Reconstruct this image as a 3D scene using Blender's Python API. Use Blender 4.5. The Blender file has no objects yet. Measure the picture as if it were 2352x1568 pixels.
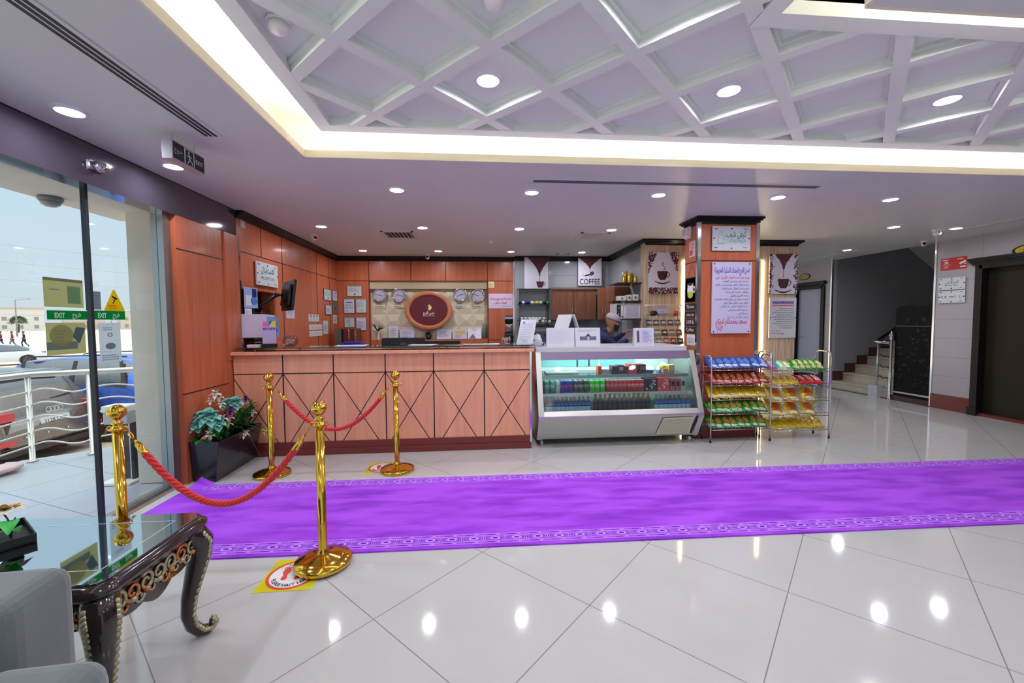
import bpy, bmesh, math, random
from math import sin, cos, pi, radians
from mathutils import Vector, Matrix, Euler

SC = bpy.context.scene
COL = SC.collection

# ------------------------------------------------------------------ camera, sky, exposure
def make_camera():
    yaw, pitch, roll = 0.084346, -0.049046, -0.0067612
    cy, sy, cp, sp = cos(yaw), sin(yaw), cos(pitch), sin(pitch)
    fw = Vector((sy*cp, cy*cp, sp)); rt = Vector((cy, -sy, 0)); up = rt.cross(fw)
    r2 = rt*cos(roll) + up*sin(roll); u2 = up*cos(roll) - rt*sin(roll)
    m = Matrix((r2, u2, -fw)).transposed().to_4x4()
    m.translation = (0, 0, 1.47)
    cd = bpy.data.cameras.new('camera'); cd.sensor_width = 36; cd.lens = 948.83/2352*36
    cd.clip_start = 0.05; cd.clip_end = 600
    co = bpy.data.objects.new('camera', cd); COL.objects.link(co); co.matrix_world = m
    SC.camera = co
make_camera()

SC.view_settings.view_transform = 'Standard'
SC.view_settings.look = 'None'
SC.view_settings.exposure = 0.52
SC.view_settings.gamma = 1.0
SC.view_settings.use_curve_mapping = False
SC.cycles.max_bounces = 8
SC.cycles.diffuse_bounces = 4
SC.cycles.glossy_bounces = 4
SC.cycles.transmission_bounces = 6
SC.cycles.transparent_max_bounces = 12
SC.cycles.sample_clamp_indirect = 6.0
SC.cycles.caustics_reflective = False
SC.cycles.caustics_refractive = False

SKY_STRENGTH = 0.82
ZENITH = 3.6             # the hazy sky is brighter overhead
DOWNLIGHT = 185.0       # emission of the ceiling downlights
COVE = 15.0            # emission of the hidden cove strips
def make_world():
    w = bpy.data.worlds.new('overcast_sky'); SC.world = w; w.use_nodes = True
    nt = w.node_tree; nt.nodes.clear()
    out = nt.nodes.new('ShaderNodeOutputWorld'); bg = nt.nodes.new('ShaderNodeBackground')
    tc = nt.nodes.new('ShaderNodeTexCoord'); sep = nt.nodes.new('ShaderNodeSeparateXYZ')
    ramp = nt.nodes.new('ShaderNodeValToRGB'); e = ramp.color_ramp.elements
    e[0].position = 0.0; e[0].color = (0.80, 0.82, 0.85, 1)
    e[1].position = 0.60; e[1].color = (0.84, 0.86, 0.86, 1)
    x = e.new(0.12); x.color = (0.78, 0.84, 0.91, 1)
    x = e.new(0.25); x.color = (0.68, 0.83, 0.93, 1)
    nz = nt.nodes.new('ShaderNodeTexNoise'); nz.inputs['Scale'].default_value = 2.2; nz.inputs['Detail'].default_value = 3
    add = nt.nodes.new('ShaderNodeMath'); add.operation = 'MULTIPLY_ADD'
    add.inputs[1].default_value = 0.22
    nt.links.new(tc.outputs['Generated'], sep.inputs[0]); nt.links.new(tc.outputs['Generated'], nz.inputs['Vector'])
    sub = nt.nodes.new('ShaderNodeMath'); sub.operation = 'SUBTRACT'; sub.inputs[1].default_value = 0.5
    nt.links.new(nz.outputs['Fac'], sub.inputs[0]); nt.links.new(sub.outputs[0], add.inputs[0])
    nt.links.new(sep.outputs['Z'], add.inputs[2]); nt.links.new(add.outputs[0], ramp.inputs[0])
    mr = nt.nodes.new('ShaderNodeMapRange'); mr.inputs[1].default_value = 0.42; mr.inputs[2].default_value = 0.85
    mr.inputs[3].default_value = SKY_STRENGTH; mr.inputs[4].default_value = SKY_STRENGTH*ZENITH
    nt.links.new(sep.outputs['Z'], mr.inputs[0]); nt.links.new(mr.outputs[0], bg.inputs[1])
    nt.links.new(ramp.outputs[0], bg.inputs[0])
    nt.links.new(bg.outputs[0], out.inputs[0])
make_world()

# ------------------------------------------------------------------ helpers: materials
def lin(c):
    return tuple((x/12.92 if x <= 0.04045 else ((x+0.055)/1.055)**2.4) for x in (v/255.0 for v in c))
MATS = {}
def mat(name, rgb=(200, 200, 200), rough=0.5, metal=0.0, spec=0.5, emit=0.0, emit_rgb=None, coat=0.0, noise=None, bump=None, sheen=0.0):
    """flat procedural material; noise=(scale, amount, stretch) varies the colour, bump=(scale, strength)"""
    if name in MATS: return MATS[name]
    m = bpy.data.materials.new(name); m.use_nodes = True; nt = m.node_tree
    b = nt.nodes['Principled BSDF']
    c = lin(rgb)
    b.inputs['Base Color'].default_value = (*c, 1); b.inputs['Roughness'].default_value = rough
    b.inputs['Metallic'].default_value = metal; b.inputs['Specular IOR Level'].default_value = spec
    b.inputs['Coat Weight'].default_value = coat; b.inputs['Coat Roughness'].default_value = 0.05
    if sheen: b.inputs['Sheen Weight'].default_value = sheen
    if emit:
        b.inputs['Emission Color'].default_value = (*lin(emit_rgb or rgb), 1); b.inputs['Emission Strength'].default_value = emit
    if noise or bump:
        geo = nt.nodes.new('ShaderNodeNewGeometry')
    if noise:
        sc, am, st = noise
        mp = nt.nodes.new('ShaderNodeMapping'); mp.inputs['Scale'].default_value = st
        nz = nt.nodes.new('ShaderNodeTexNoise'); nz.inputs['Scale'].default_value = sc; nz.inputs['Detail'].default_value = 4
        mx = nt.nodes.new('ShaderNodeMix'); mx.data_type = 'RGBA'
        mx.inputs[6].default_value = (*[v*(1-am) for v in c], 1); mx.inputs[7].default_value = (*[min(1, v*(1+am)) for v in c], 1)
        nt.links.new(geo.outputs['Position'], mp.inputs[0]); nt.links.new(mp.outputs[0], nz.inputs['Vector'])
        rp = nt.nodes.new('ShaderNodeMapRange'); rp.inputs[1].default_value = 0.3; rp.inputs[2].default_value = 0.7
        nt.links.new(nz.outputs['Fac'], rp.inputs[0]); nt.links.new(rp.outputs[0], mx.inputs[0])
        nt.links.new(mx.outputs[2], b.inputs['Base Color'])
    if bump:
        nz2 = nt.nodes.new('ShaderNodeTexNoise'); nz2.inputs['Scale'].default_value = bump[0]; nz2.inputs['Detail'].default_value = 3
        bp = nt.nodes.new('ShaderNodeBump'); bp.inputs['Strength'].default_value = bump[1]; bp.inputs['Distance'].default_value = 0.01
        nt.links.new(geo.outputs['Position'], nz2.inputs['Vector']); nt.links.new(nz2.outputs['Fac'], bp.inputs['Height'])
        nt.links.new(bp.outputs[0], b.inputs['Normal'])
    MATS[name] = m
    return m

def glass_mat(name, tint=(235, 245, 242), refl=0.08):
    """thin clear pane: transparent with a fresnel reflection"""
    if name in MATS: return MATS[name]
    m = bpy.data.materials.new(name); m.use_nodes = True; nt = m.node_tree; nt.nodes.clear()
    o = nt.nodes.new('ShaderNodeOutputMaterial'); t = nt.nodes.new('ShaderNodeBsdfTransparent'); g = nt.nodes.new('ShaderNodeBsdfGlossy')
    t.inputs[0].default_value = (*lin(tint), 1); g.inputs['Roughness'].default_value = 0.02
    lw = nt.nodes.new('ShaderNodeLayerWeight'); pw = nt.nodes.new('ShaderNodeMath'); pw.operation = 'POWER'; pw.inputs[1].default_value = 5
    mul = nt.nodes.new('ShaderNodeMath'); mul.operation = 'MULTIPLY_ADD'; mul.inputs[1].default_value = 1-refl; mul.inputs[2].default_value = refl
    mx = nt.nodes.new('ShaderNodeMixShader')
    nt.links.new(lw.outputs['Facing'], pw.inputs[0]); nt.links.new(pw.outputs[0], mul.inputs[0]); nt.links.new(mul.outputs[0], mx.inputs[0])
    nt.links.new(t.outputs[0], mx.inputs[1]); nt.links.new(g.outputs[0], mx.inputs[2]); nt.links.new(mx.outputs[0], o.inputs[0])
    MATS[name] = m
    return m

def film_mat(name, rgb, alpha=0.85):
    """printed film stuck on a window: lets some light through"""
    if name in MATS: return MATS[name]
    m = bpy.data.materials.new(name); m.use_nodes = True; nt = m.node_tree; nt.nodes.clear()
    o = nt.nodes.new('ShaderNodeOutputMaterial'); d = nt.nodes.new('ShaderNodeBsdfDiffuse'); tl = nt.nodes.new('ShaderNodeBsdfTranslucent')
    tr = nt.nodes.new('ShaderNodeBsdfTransparent')
    for n in (d, tl, tr): n.inputs[0].default_value = (*lin(rgb), 1)
    m1 = nt.nodes.new('ShaderNodeMixShader'); m1.inputs[0].default_value = 0.5
    m2 = nt.nodes.new('ShaderNodeMixShader'); m2.inputs[0].default_value = 1-alpha
    nt.links.new(d.outputs[0], m1.inputs[1]); nt.links.new(tl.outputs[0], m1.inputs[2])
    nt.links.new(m1.outputs[0], m2.inputs[1]); nt.links.new(tr.outputs[0], m2.inputs[2]); nt.links.new(m2.outputs[0], o.inputs[0])
    MATS[name] = m
    return m

def wood_mat(name, rgb, rgb2, rough=0.35, scale=(14, 14, 0.9), coat=0.15):
    if name in MATS: return MATS[name]
    m = bpy.data.materials.new(name); m.use_nodes = True; nt = m.node_tree; b = nt.nodes['Principled BSDF']
    geo = nt.nodes.new('ShaderNodeNewGeometry'); mp = nt.nodes.new('ShaderNodeMapping'); mp.inputs['Scale'].default_value = scale
    n1 = nt.nodes.new('ShaderNodeTexNoise'); n1.inputs['Scale'].default_value = 1.0; n1.inputs['Detail'].default_value = 6; n1.inputs['Distortion'].default_value = 0.6
    n2 = nt.nodes.new('ShaderNodeTexNoise'); n2.inputs['Scale'].default_value = 6.0; n2.inputs['Detail'].default_value = 3
    ad = nt.nodes.new('ShaderNodeMath'); ad.operation = 'MULTIPLY_ADD'; ad.inputs[1].default_value = 0.35
    rp = nt.nodes.new('ShaderNodeMapRange'); rp.inputs[1].default_value = 0.4; rp.inputs[2].default_value = 0.95
    mx = nt.nodes.new('ShaderNodeMix'); mx.data_type = 'RGBA'
    mx.inputs[6].default_value = (*lin(rgb), 1); mx.inputs[7].default_value = (*lin(rgb2), 1)
    nt.links.new(geo.outputs['Position'], mp.inputs[0]); nt.links.new(mp.outputs[0], n1.inputs['Vector']); nt.links.new(mp.outputs[0], n2.inputs['Vector'])
    nt.links.new(n2.outputs['Fac'], ad.inputs[0]); nt.links.new(n1.outputs['Fac'], ad.inputs[2]); nt.links.new(ad.outputs[0], rp.inputs[0])
    nt.links.new(rp.outputs[0], mx.inputs[0]); nt.links.new(mx.outputs[2], b.inputs['Base Color'])
    b.inputs['Roughness'].default_value = rough; b.inputs['Coat Weight'].default_value = coat; b.inputs['Coat Roughness'].default_value = 0.12
    MATS[name] = m
    return m

def tile_mat(name, rgb, grout, size, rot=0.0, off=(0, 0), plane='XY', rough=0.08, line=0.004, vein=0.03, vscale=1.5, size2=None, spec=0.5, coat=0.0):
    """rectangular tiles with thin grout lines, laid in world space"""
    if name in MATS: return MATS[name]
    m = bpy.data.materials.new(name); m.use_nodes = True; nt = m.node_tree; b = nt.nodes['Principled BSDF']
    L = nt.links.new
    geo = nt.nodes.new('ShaderNodeNewGeometry'); mp = nt.nodes.new('ShaderNodeMapping'); sep = nt.nodes.new('ShaderNodeSeparateXYZ')
    mp.vector_type = 'POINT'; mp.inputs['Rotation'].default_value = (0, 0, rot) if plane == 'XY' else (0, 0, 0)
    L(geo.outputs['Position'], mp.inputs[0]); L(mp.outputs[0], sep.inputs[0])
    ax = {'XY': (0, 1), 'XZ': (0, 2), 'YZ': (1, 2)}[plane]
    masks = []
    for k, a in enumerate(ax):
        s = size if k == 0 or size2 is None else size2
        sc = nt.nodes.new('ShaderNodeMath'); sc.operation = 'MULTIPLY_ADD'; sc.inputs[1].default_value = 1/s; sc.inputs[2].default_value = -off[k]/s
        fr = nt.nodes.new('ShaderNodeMath'); fr.operation = 'FRACT'
        c1 = nt.nodes.new('ShaderNodeMath'); c1.operation = 'SUBTRACT'; c1.inputs[1].default_value = 0.5
        c2 = nt.nodes.new('ShaderNodeMath'); c2.operation = 'ABSOLUTE'
        c3 = nt.nodes.new('ShaderNodeMath'); c3.operation = 'GREATER_THAN'; c3.inputs[1].default_value = 0.5 - line/s/2
        L(sep.outputs[a], sc.inputs[0]); L(sc.outputs[0], fr.inputs[0]); L(fr.outputs[0], c1.inputs[0]); L(c1.outputs[0], c2.inputs[0]); L(c2.outputs[0], c3.inputs[0])
        masks.append(c3)
    mxm = nt.nodes.new('ShaderNodeMath'); mxm.operation = 'MAXIMUM'; L(masks[0].outputs[0], mxm.inputs[0]); L(masks[1].outputs[0], mxm.inputs[1])
    nz = nt.nodes.new('ShaderNodeTexNoise'); nz.inputs['Scale'].default_value = vscale; nz.inputs['Detail'].default_value = 5; nz.inputs['Distortion'].default_value = 1.2
    mp2 = nt.nodes.new('ShaderNodeMapping'); mp2.inputs['Scale'].default_value = (1, 3, 1); L(mp.outputs[0], mp2.inputs[0]); L(mp2.outputs[0], nz.inputs['Vector'])
    c = lin(rgb); cm = nt.nodes.new('ShaderNodeMix'); cm.data_type = 'RGBA'
    cm.inputs[6].default_value = (*[v*(1-vein) for v in c], 1); cm.inputs[7].default_value = (*[min(1, v*(1+vein)) for v in c], 1)
    L(nz.outputs['Fac'], cm.inputs[0])
    gm = nt.nodes.new('ShaderNodeMix'); gm.data_type = 'RGBA'; gm.inputs[7].default_value = (*lin(grout), 1)
    L(mxm.outputs[0], gm.inputs[0]); L(cm.outputs[2], gm.inputs[6]); L(gm.outputs[2], b.inputs['Base Color'])
    b.inputs['Roughness'].default_value = rough; b.inputs['Specular IOR Level'].default_value = spec
    b.inputs['Coat Weight'].default_value = coat; b.inputs['Coat Roughness'].default_value = 0.04
    MATS[name] = m
    return m

# ------------------------------------------------------------------ helpers: meshes and objects
class MB:
    """collects geometry for ONE mesh object; faces may carry several materials (print on a sign, grooves in a panel)"""
    def __init__(s): s.v = []; s.f = []; s.mi = []; s.mats = []; s.sm = []
    def m(s, mt):
        if mt not in s.mats: s.mats.append(mt)
        return s.mats.index(mt)
    def add(s, vs, fs, mt, smooth=False, mtx=None):
        b = len(s.v); k = s.m(mt)
        for p in vs:
            p = Vector(p)
            s.v.append(mtx @ p if mtx is not None else p)
        for f in fs:
            s.f.append([i+b for i in f]); s.mi.append(k); s.sm.append(smooth)
        return s
    def box(s, x0, x1, y0, y1, z0, z1, mt, mtx=None):
        vs = [(x, y, z) for x in (x0, x1) for y in (y0, y1) for z in (z0, z1)]
        return s.add(vs, [(0, 1, 3, 2), (4, 6, 7, 5), (0, 4, 5, 1), (2, 3, 7, 6), (0, 2, 6, 4), (1, 5, 7, 3)], mt, False, mtx)
    def cbox(s, c, d, mt, mtx=None):
        return s.box(c[0]-d[0]/2, c[0]+d[0]/2, c[1]-d[1]/2, c[1]+d[1]/2, c[2]-d[2]/2, c[2]+d[2]/2, mt, mtx)
    def prism(s, poly, d0, d1, mt, plane='XY', mtx=None, smooth=False):
        """extrude a 2D polygon; plane XY -> along Z, XZ -> along Y, YZ -> along X"""
        def P(a, b, d): return {'XY': (a, b, d), 'XZ': (a, d, b), 'YZ': (d, a, b)}[plane]
        n = len(poly); vs = [P(a, b, d0) for a, b in poly] + [P(a, b, d1) for a, b in poly]
        s.add(vs, [list(range(n))[::-1], list(range(n, 2*n))], mt, False, mtx)
        b = len(s.v)-2*n; k = s.m(mt)
        for i in range(n):
            j = (i+1) % n
            s.f.append([b+i, b+j, b+n+j, b+n+i]); s.mi.append(k); s.sm.append(smooth)
        return s
    def lathe(s, prof, mt, c=(0, 0, 0), n=24, mtx=None, smooth=True, cap=True):
        """prof: [(r, z)...] turned round Z"""
        vs = []; fs = []
        for r, z in prof:
            for i in range(n):
                a = 2*pi*i/n; vs.append((c[0]+r*cos(a), c[1]+r*sin(a), c[2]+z))
        for k in range(len(prof)-1):
            for i in range(n):
                j = (i+1) % n; fs.append((k*n+i, k*n+j, (k+1)*n+j, (k+1)*n+i))
        s.add(vs, fs, mt, smooth, mtx)
        if cap:
            b = len(s.v)-len(vs); k0 = s.m(mt); L = len(prof)-1
            if prof[0][0] > 1e-5: s.f.append([b+i for i in range(n)][::-1]); s.mi.append(k0); s.sm.append(False)
            if prof[L][0] > 1e-5: s.f.append([b+L*n+i for i in range(n)]); s.mi.append(k0); s.sm.append(False)
        return s
    def tube(s, pts, r, mt, n=8, closed=False, smooth=True, flat=1.0):
        """round bar swept along points; r a number or one per point"""
        pts = [Vector(p) for p in pts]; N = len(pts); rs = r if isinstance(r, (list, tuple)) else [r]*N
        vs = []; fs = []; up = None
        for i, p in enumerate(pts):
            if closed: t = pts[(i+1) % N]-pts[i-1]
            else: t = pts[min(i+1, N-1)]-pts[max(i-1, 0)]
            if t.length < 1e-9: t = Vector((0, 0, 1))
            t.normalize()
            if up is None:
                up = Vector((0, 0, 1)) if abs(t.z) < 0.9 else Vector((1, 0, 0))
            a = t.cross(up)
            if a.length < 1e-6: a = t.cross(Vector((0, 1, 0)))
            a.normalize(); b = a.cross(t).normalized(); up = b
            for k in range(n):
                q = 2*pi*k/n; vs.append(p + a*(cos(q)*rs[i]) + b*(sin(q)*rs[i]*flat))
        M = N if closed else N-1
        for i in range(M):
            i2 = (i+1) % N
            for k in range(n):
                k2 = (k+1) % n; fs.append((i*n+k, i*n+k2, i2*n+k2, i2*n+k))
        s.add(vs, fs, mt, smooth)
        if not closed:
            b = len(s.v)-len(vs); k0 = s.m(mt)
            s.f.append([b+k for k in range(n)][::-1]); s.f.append([b+(N-1)*n+k for k in range(n)]); s.mi += [k0, k0]; s.sm += [False, False]
        return s
    def sphere(s, c, r, mt, n=16, m=10, sc=(1, 1, 1), mtx=None):
        prof = [(max(1e-6, r*sin(pi*k/m)), -r*cos(pi*k/m)) for k in range(m+1)]
        vs = []; fs = []
        for rr, z in prof:
            for i in range(n):
                a = 2*pi*i/n; vs.append((c[0]+rr*cos(a)*sc[0], c[1]+rr*sin(a)*sc[1], c[2]+z*sc[2]))
        for k in range(m):
            for i in range(n):
                j = (i+1) % n; fs.append((k*n+i, k*n+j, (k+1)*n+j, (k+1)*n+i))
        return s.add(vs, fs, mt, True, mtx)
    def disc(s, c, rx, ry, mt, n=32, mtx=None, r_in=0.0):
        """flat ellipse (or ring) in the local XY plane"""
        if r_in:
            vs = []; fs = []
            for i in range(n):
                a = 2*pi*i/n; vs += [(c[0]+rx*cos(a), c[1]+ry*sin(a), c[2]), (c[0]+rx*r_in*cos(a), c[1]+ry*r_in*sin(a), c[2])]
            for i in range(n):
                j = (i+1) % n; fs.append((2*i, 2*j, 2*j+1, 2*i+1))
            return s.add(vs, fs, mt, False, mtx)
        return s.add([(c[0]+rx*cos(2*pi*i/n), c[1]+ry*sin(2*pi*i/n), c[2]) for i in range(n)], [list(range(n))], mt, False, mtx)
    def rect(s, x0, x1, y0, y1, z, mt, mtx=None):
        return s.add([(x0, y0, z), (x1, y0, z), (x1, y1, z), (x0, y1, z)], [(0, 1, 2, 3)], mt, False, mtx)
    def poly(s, pts, z, mt, mtx=None):
        return s.add([(x, y, z) for x, y in pts], [list(range(len(pts)))], mt, False, mtx)
    def line(s, a, b, w, z, mt, mtx=None):
        a = Vector(a); b = Vector(b); d = (b-a).normalized(); n = Vector((-d.y, d.x))*w/2
        return s.poly([a-n, b-n, b+n, a+n], z, mt, mtx)
    def text(s, body, x, y, size, mt, mtx, z=0.0012, align='CENTER', bold=0.0, width=None, shear=0.0):
        vs, fs, w = text_geo(body, bold)
        if not vs: return s
        k = size; kx = k
        if width and w*k > 0: kx = width/w
        ox = {'CENTER': -w/2, 'LEFT': 0, 'RIGHT': -w}[align]
        return s.add([((p[0]+ox+p[1]*shear)*kx+x, p[1]*k+y, z) for p in vs], fs, mt, False, mtx)
    def build(s, name, parent=None, bevel=0.0, seg=2, loc=None):
        me = bpy.data.meshes.new(name)
        me.from_pydata([tuple(p) for p in s.v], [], s.f)
        for mt in s.mats: me.materials.append(mt)
        me.polygons.foreach_set('material_index', s.mi); me.polygons.foreach_set('use_smooth', s.sm)
        me.update()
        o = bpy.data.objects.new(name, me); COL.objects.link(o)
        if parent is not None: o.parent = parent
        if loc is not None: o.location = loc
        if bevel:
            b = o.modifiers.new('bevel', 'BEVEL'); b.width = bevel; b.segments = seg; b.limit_method = 'ANGLE'; b.angle_limit = radians(40)
            b.harden_normals = False
        return o

_TXT = {}
_AR = {}
def _init_ar():
    seq = [('ء', 1), ('آ', 2), ('أ', 2), ('ؤ', 2), ('إ', 2), ('ئ', 4), ('ا', 2), ('ب', 4), ('ة', 2), ('ت', 4), ('ث', 4), ('ج', 4), ('ح', 4), ('خ', 4), ('د', 2), ('ذ', 2),
           ('ر', 2), ('ز', 2), ('س', 4), ('ش', 4), ('ص', 4), ('ض', 4), ('ط', 4), ('ظ', 4), ('ع', 4), ('غ', 4), ('ف', 4), ('ق', 4), ('ك', 4), ('ل', 4), ('م', 4), ('ن', 4), ('ه', 4),
           ('و', 2), ('ى', 2), ('ي', 4)]
    cp = 0xFE80
    for ch, n in seq: _AR[ch] = (cp, n); cp += n
_init_ar()
def arabic(t):
    """letters to joined presentation forms, in left-to-right order for a font without shaping"""
    t = t.replace('لا', '\uE000').replace('لأ', '\uE001').replace('لإ', '\uE002')
    la = {'\uE000': 0xFEFB, '\uE001': 0xFEF7, '\uE002': 0xFEF9}
    out = []
    def joins_next(c): return c in _AR and _AR[c][1] == 4
    def joins_prev(c): return (c in _AR and _AR[c][1] >= 2) or c in la
    for i, c in enumerate(t):
        p = t[i-1] if i else ' '; n = t[i+1] if i+1 < len(t) else ' '
        pj = joins_next(p) and joins_prev(c); nj = joins_next(c) and joins_prev(n)
        if c in la: out.append(chr(la[c] + (1 if pj else 0)))
        elif c in _AR:
            cp, k = _AR[c]
            if k == 1: out.append(chr(cp))
            elif k == 2: out.append(chr(cp + (1 if pj else 0)))
            else: out.append(chr(cp + (3 if pj and nj else 1 if pj else 2 if nj else 0)))
        else: out.append(c)
    return ''.join(out[::-1])
def text_geo(body, bold=0.0):
    key = (body, bold)
    if key in _TXT: return _TXT[key]
    s = arabic(body) if any(0x600 <= ord(c) < 0x700 for c in body) else body
    cu = bpy.data.curves.new('lettering', 'FONT'); cu.body = s; cu.size = 1.0; cu.offset = bold; cu.resolution_u = 2
    ob = bpy.data.objects.new('lettering', cu); COL.objects.link(ob)
    dg = bpy.context.evaluated_depsgraph_get(); dg.update()
    me = bpy.data.meshes.new_from_object(ob.evaluated_get(dg))
    vs = [(v.co.x, v.co.y) for v in me.vertices]; fs = [tuple(p.vertices) for p in me.polygons]
    bpy.data.objects.remove(ob); bpy.data.curves.remove(cu); bpy.data.meshes.remove(me)
    if vs:
        x0 = min(v[0] for v in vs); x1 = max(v[0] for v in vs)
        vs = [(x-x0, y) for x, y in vs]; w = x1-x0
    else: w = 0
    _TXT[key] = (vs, fs, w)
    return _TXT[key]

def tag(o, label, cat, group=None, kind=None):
    o['label'] = label; o['category'] = cat
    if group: o['group'] = group
    if kind: o['kind'] = kind
    return o
def thing(name, label, cat, loc=(0, 0, 0), rotz=0.0, group=None):
    o = bpy.data.objects.new(name, None); COL.objects.link(o); o.location = loc; o.rotation_euler = (0, 0, rotz)
    o.empty_display_size = 0.1
    return tag(o, label, cat, group)
def structure(o, label, cat): return tag(o, label, cat, None, 'structure')
def dup(root, loc, rotz=None, label=None, group=None):
    """copy a thing with its parts and sub-parts (mesh data shared)"""
    def cp(o, par):
        c = o.copy(); COL.objects.link(c)
        if par is not None: c.parent = par; c.matrix_parent_inverse = o.matrix_parent_inverse
        for ch in KIDS.get(o.name, []): cp(ch, c)
        return c
    KIDS = {}
    for o in root.children_recursive: KIDS.setdefault(o.parent.name, []).append(o)
    r = cp(root, None); r.location = loc
    if rotz is not None: r.rotation_euler = (r.rotation_euler[0], r.rotation_euler[1], rotz) if not isinstance(rotz, (tuple, list)) else rotz
    if label: r['label'] = label
    if group: r['group'] = group
    return r
def facing(origin, right, up):
    """matrix for things drawn in a local XY plane: x along right, y along up, z out of the surface"""
    r = Vector(right).normalized(); u = Vector(up).normalized(); n = r.cross(u)
    m = Matrix((r, u, n)).transposed().to_4x4(); m.translation = Vector(origin)
    return m
def front(x, y, z): return facing((x, y, z), (1, 0, 0), (0, 0, 1))       # sign seen from -Y
def west(x, y, z): return facing((x, y, z), (0, 1, 0), (0, 0, 1))        # sign on the left wall, seen from +X: local x along +Y
def east(x, y, z): return facing((x, y, z), (0, -1, 0), (0, 0, 1))       # sign on a wall seen from -X: local x along -Y
# ------------------------------------------------------------------ materials of the room
WOOD = wood_mat('cherry_laminate', (204, 112, 74), (176, 88, 54))
WOODR = wood_mat('cherry_laminate_pink', (240, 174, 140), (226, 150, 116))
WOODD = wood_mat('cherry_laminate_dark', (120, 52, 36), (96, 38, 26))
GROOVE = mat('groove_dark', (34, 18, 14), 0.6)
BLACKG = mat('black_gloss', (9, 8, 10), 0.34, spec=.35)
BLACK = mat('black_matt', (16, 16, 18), 0.55)
CHROME = mat('chrome', (215, 215, 218), 0.12, 1.0)
STEEL = mat('brushed_steel', (196, 194, 192), 0.28, 1.0)
ALU = mat('aluminium_frame', (150, 158, 160), 0.35, 0.9)
WHITE = mat('white_paint', (226, 222, 228), 0.6, noise=(2, 0.02, (1, 1, 1)))
CEIL = mat('ceiling_paint', (214, 217, 215), 0.45, noise=(1.5, 0.02, (1, 1, 1)))
COFFER = mat('coffer_paint', (228, 233, 229), 0.5)
COVEW = mat('cove_paint', (246, 240, 226), 0.7)
CREAMW = mat('cream_pillar', (216, 208, 196), 0.8, noise=(3, 0.05, (1, 1, 1)))
FLOOR = tile_mat('polished_floor_tile', (197, 196, 195), (138, 136, 134), 0.772, rot=radians(45), off=(0.51, 0.29), rough=0.07, line=0.005, vein=0.035, vscale=1.3)
TERR = tile_mat('terrace_tile', (178, 180, 188), (120, 122, 130), 0.60, rot=radians(25), rough=0.22, line=0.008, vein=0.06)
KTILE = tile_mat('kitchen_tile', (160, 163, 170), (126, 128, 134), 0.62, plane='XZ', off=(0.74, 0.12), rough=0.10, line=0.004, vein=0.03, size2=0.32)
KTILE2 = tile_mat('kitchen_tile_side', (160, 163, 170), (126, 128, 134), 0.62, plane='YZ', off=(0.2, 0.12), rough=0.10, line=0.004, vein=0.03, size2=0.32)
RTILE = tile_mat('lobby_wall_tile', (172, 169, 175), (138, 134, 140), 0.62, plane='YZ', off=(5.58, 0.235), rough=0.22, line=0.005, vein=0.03, size2=0.305)
STILE = tile_mat('stair_wall_tile', (140, 143, 147), (114, 116, 120), 0.6, plane='XZ', off=(7.5, 0.2), rough=0.3, line=0.005, vein=0.05, size2=0.3)
GRANITE = mat('red_granite', (112, 52, 44), 0.3, noise=(60, 0.25, (1, 1, 1)))
MAROONK = mat('maroon_skirting', (116, 44, 42), 0.4)
GLASS = glass_mat('window_glass', (236, 244, 246), 0.045)
CGLASS = glass_mat('case_glass', (238, 246, 246), 0.05)

ZC = 2.72
YR = -2.6      # unseen glass front added behind the camera for its daylight
# ------------------------------------------------------------------ floor
b = MB(); b.box(-2.72, 11.5, YR, 11.5, -0.12, 0.0, FLOOR)
structure(b.build('floor'), 'polished pale grey floor laid diagonally with large tiles', 'floor')
b = MB(); b.box(-2.86, -2.68, YR, 3.95, -0.1, 0.006, mat('threshold_marble', (150, 128, 118), 0.2, noise=(6, 0.12, (1, 1, 1))))
structure(b.build('trim_1'), 'brown marble threshold strip under the glass front', 'threshold')

# ------------------------------------------------------------------ ceiling: soffit with a cove round a floating coffered panel
OX0, OX1, OY0, OY1 = -1.295, 6.25, -1.9, 3.314
NX, NY = 1.57, 1.59
b = MB(); t = 0.05
b.box(-2.86, OX0, YR-.12, OY1, ZC, ZC+t, CEIL); b.box(-2.86, 7.62, OY1, 11.5, ZC, ZC+t, CEIL)
b.box(OX1, 7.62, YR-.12, OY1, ZC, ZC+t, CEIL); b.box(OX0, OX1, YR-.12, OY0, ZC, ZC+t, CEIL); b.box(NX, OX1, OY0, NY, ZC, ZC+t, CEIL)
structure(b.build('ceiling'), 'flat lavender grey painted soffit round the lobby', 'ceiling')
b = MB(); u = 0.3
# the lit pocket above the soffit
b.box(OX0-u, OX1+u, OY0-u, OY1+u, 3.16, 3.2, COVEW)
b.box(OX0-u-.03, OX0-u, OY0-u, OY1+u, ZC+t, 3.16, COVEW); b.box(OX1+u, OX1+u+.03, OY0-u, OY1+u, ZC+t, 3.16, COVEW)
b.box(OX0-u, OX1+u, OY1+u, OY1+u+.03, ZC+t, 3.16, COVEW); b.box(OX0-u, OX1+u, OY0-u-.03, OY0-u, ZC+t, 3.16, COVEW)
structure(b.build('ceiling_pocket'), 'cream lit pocket above the soffit around the coffered panel', 'ceiling')
b = MB(); LIP = mat('cove_lip', (236, 226, 204), 0.6)
b.box(OX0-.002, OX0+.012, OY0, OY1, ZC-.002, ZC+t+.004, LIP); b.box(OX0, OX1, OY1-.012, OY1+.002, ZC-.002, ZC+t+.004, LIP)
b.box(NX-.012, NX+.002, OY0, NY, ZC-.002, ZC+t+.004, LIP); b.box(NX, OX1, NY-.002, NY+.012, ZC-.002, ZC+t+.004, LIP)
structure(b.build('trim_2'), 'cream lip along the edge of the ceiling cove', 'trim')
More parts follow.
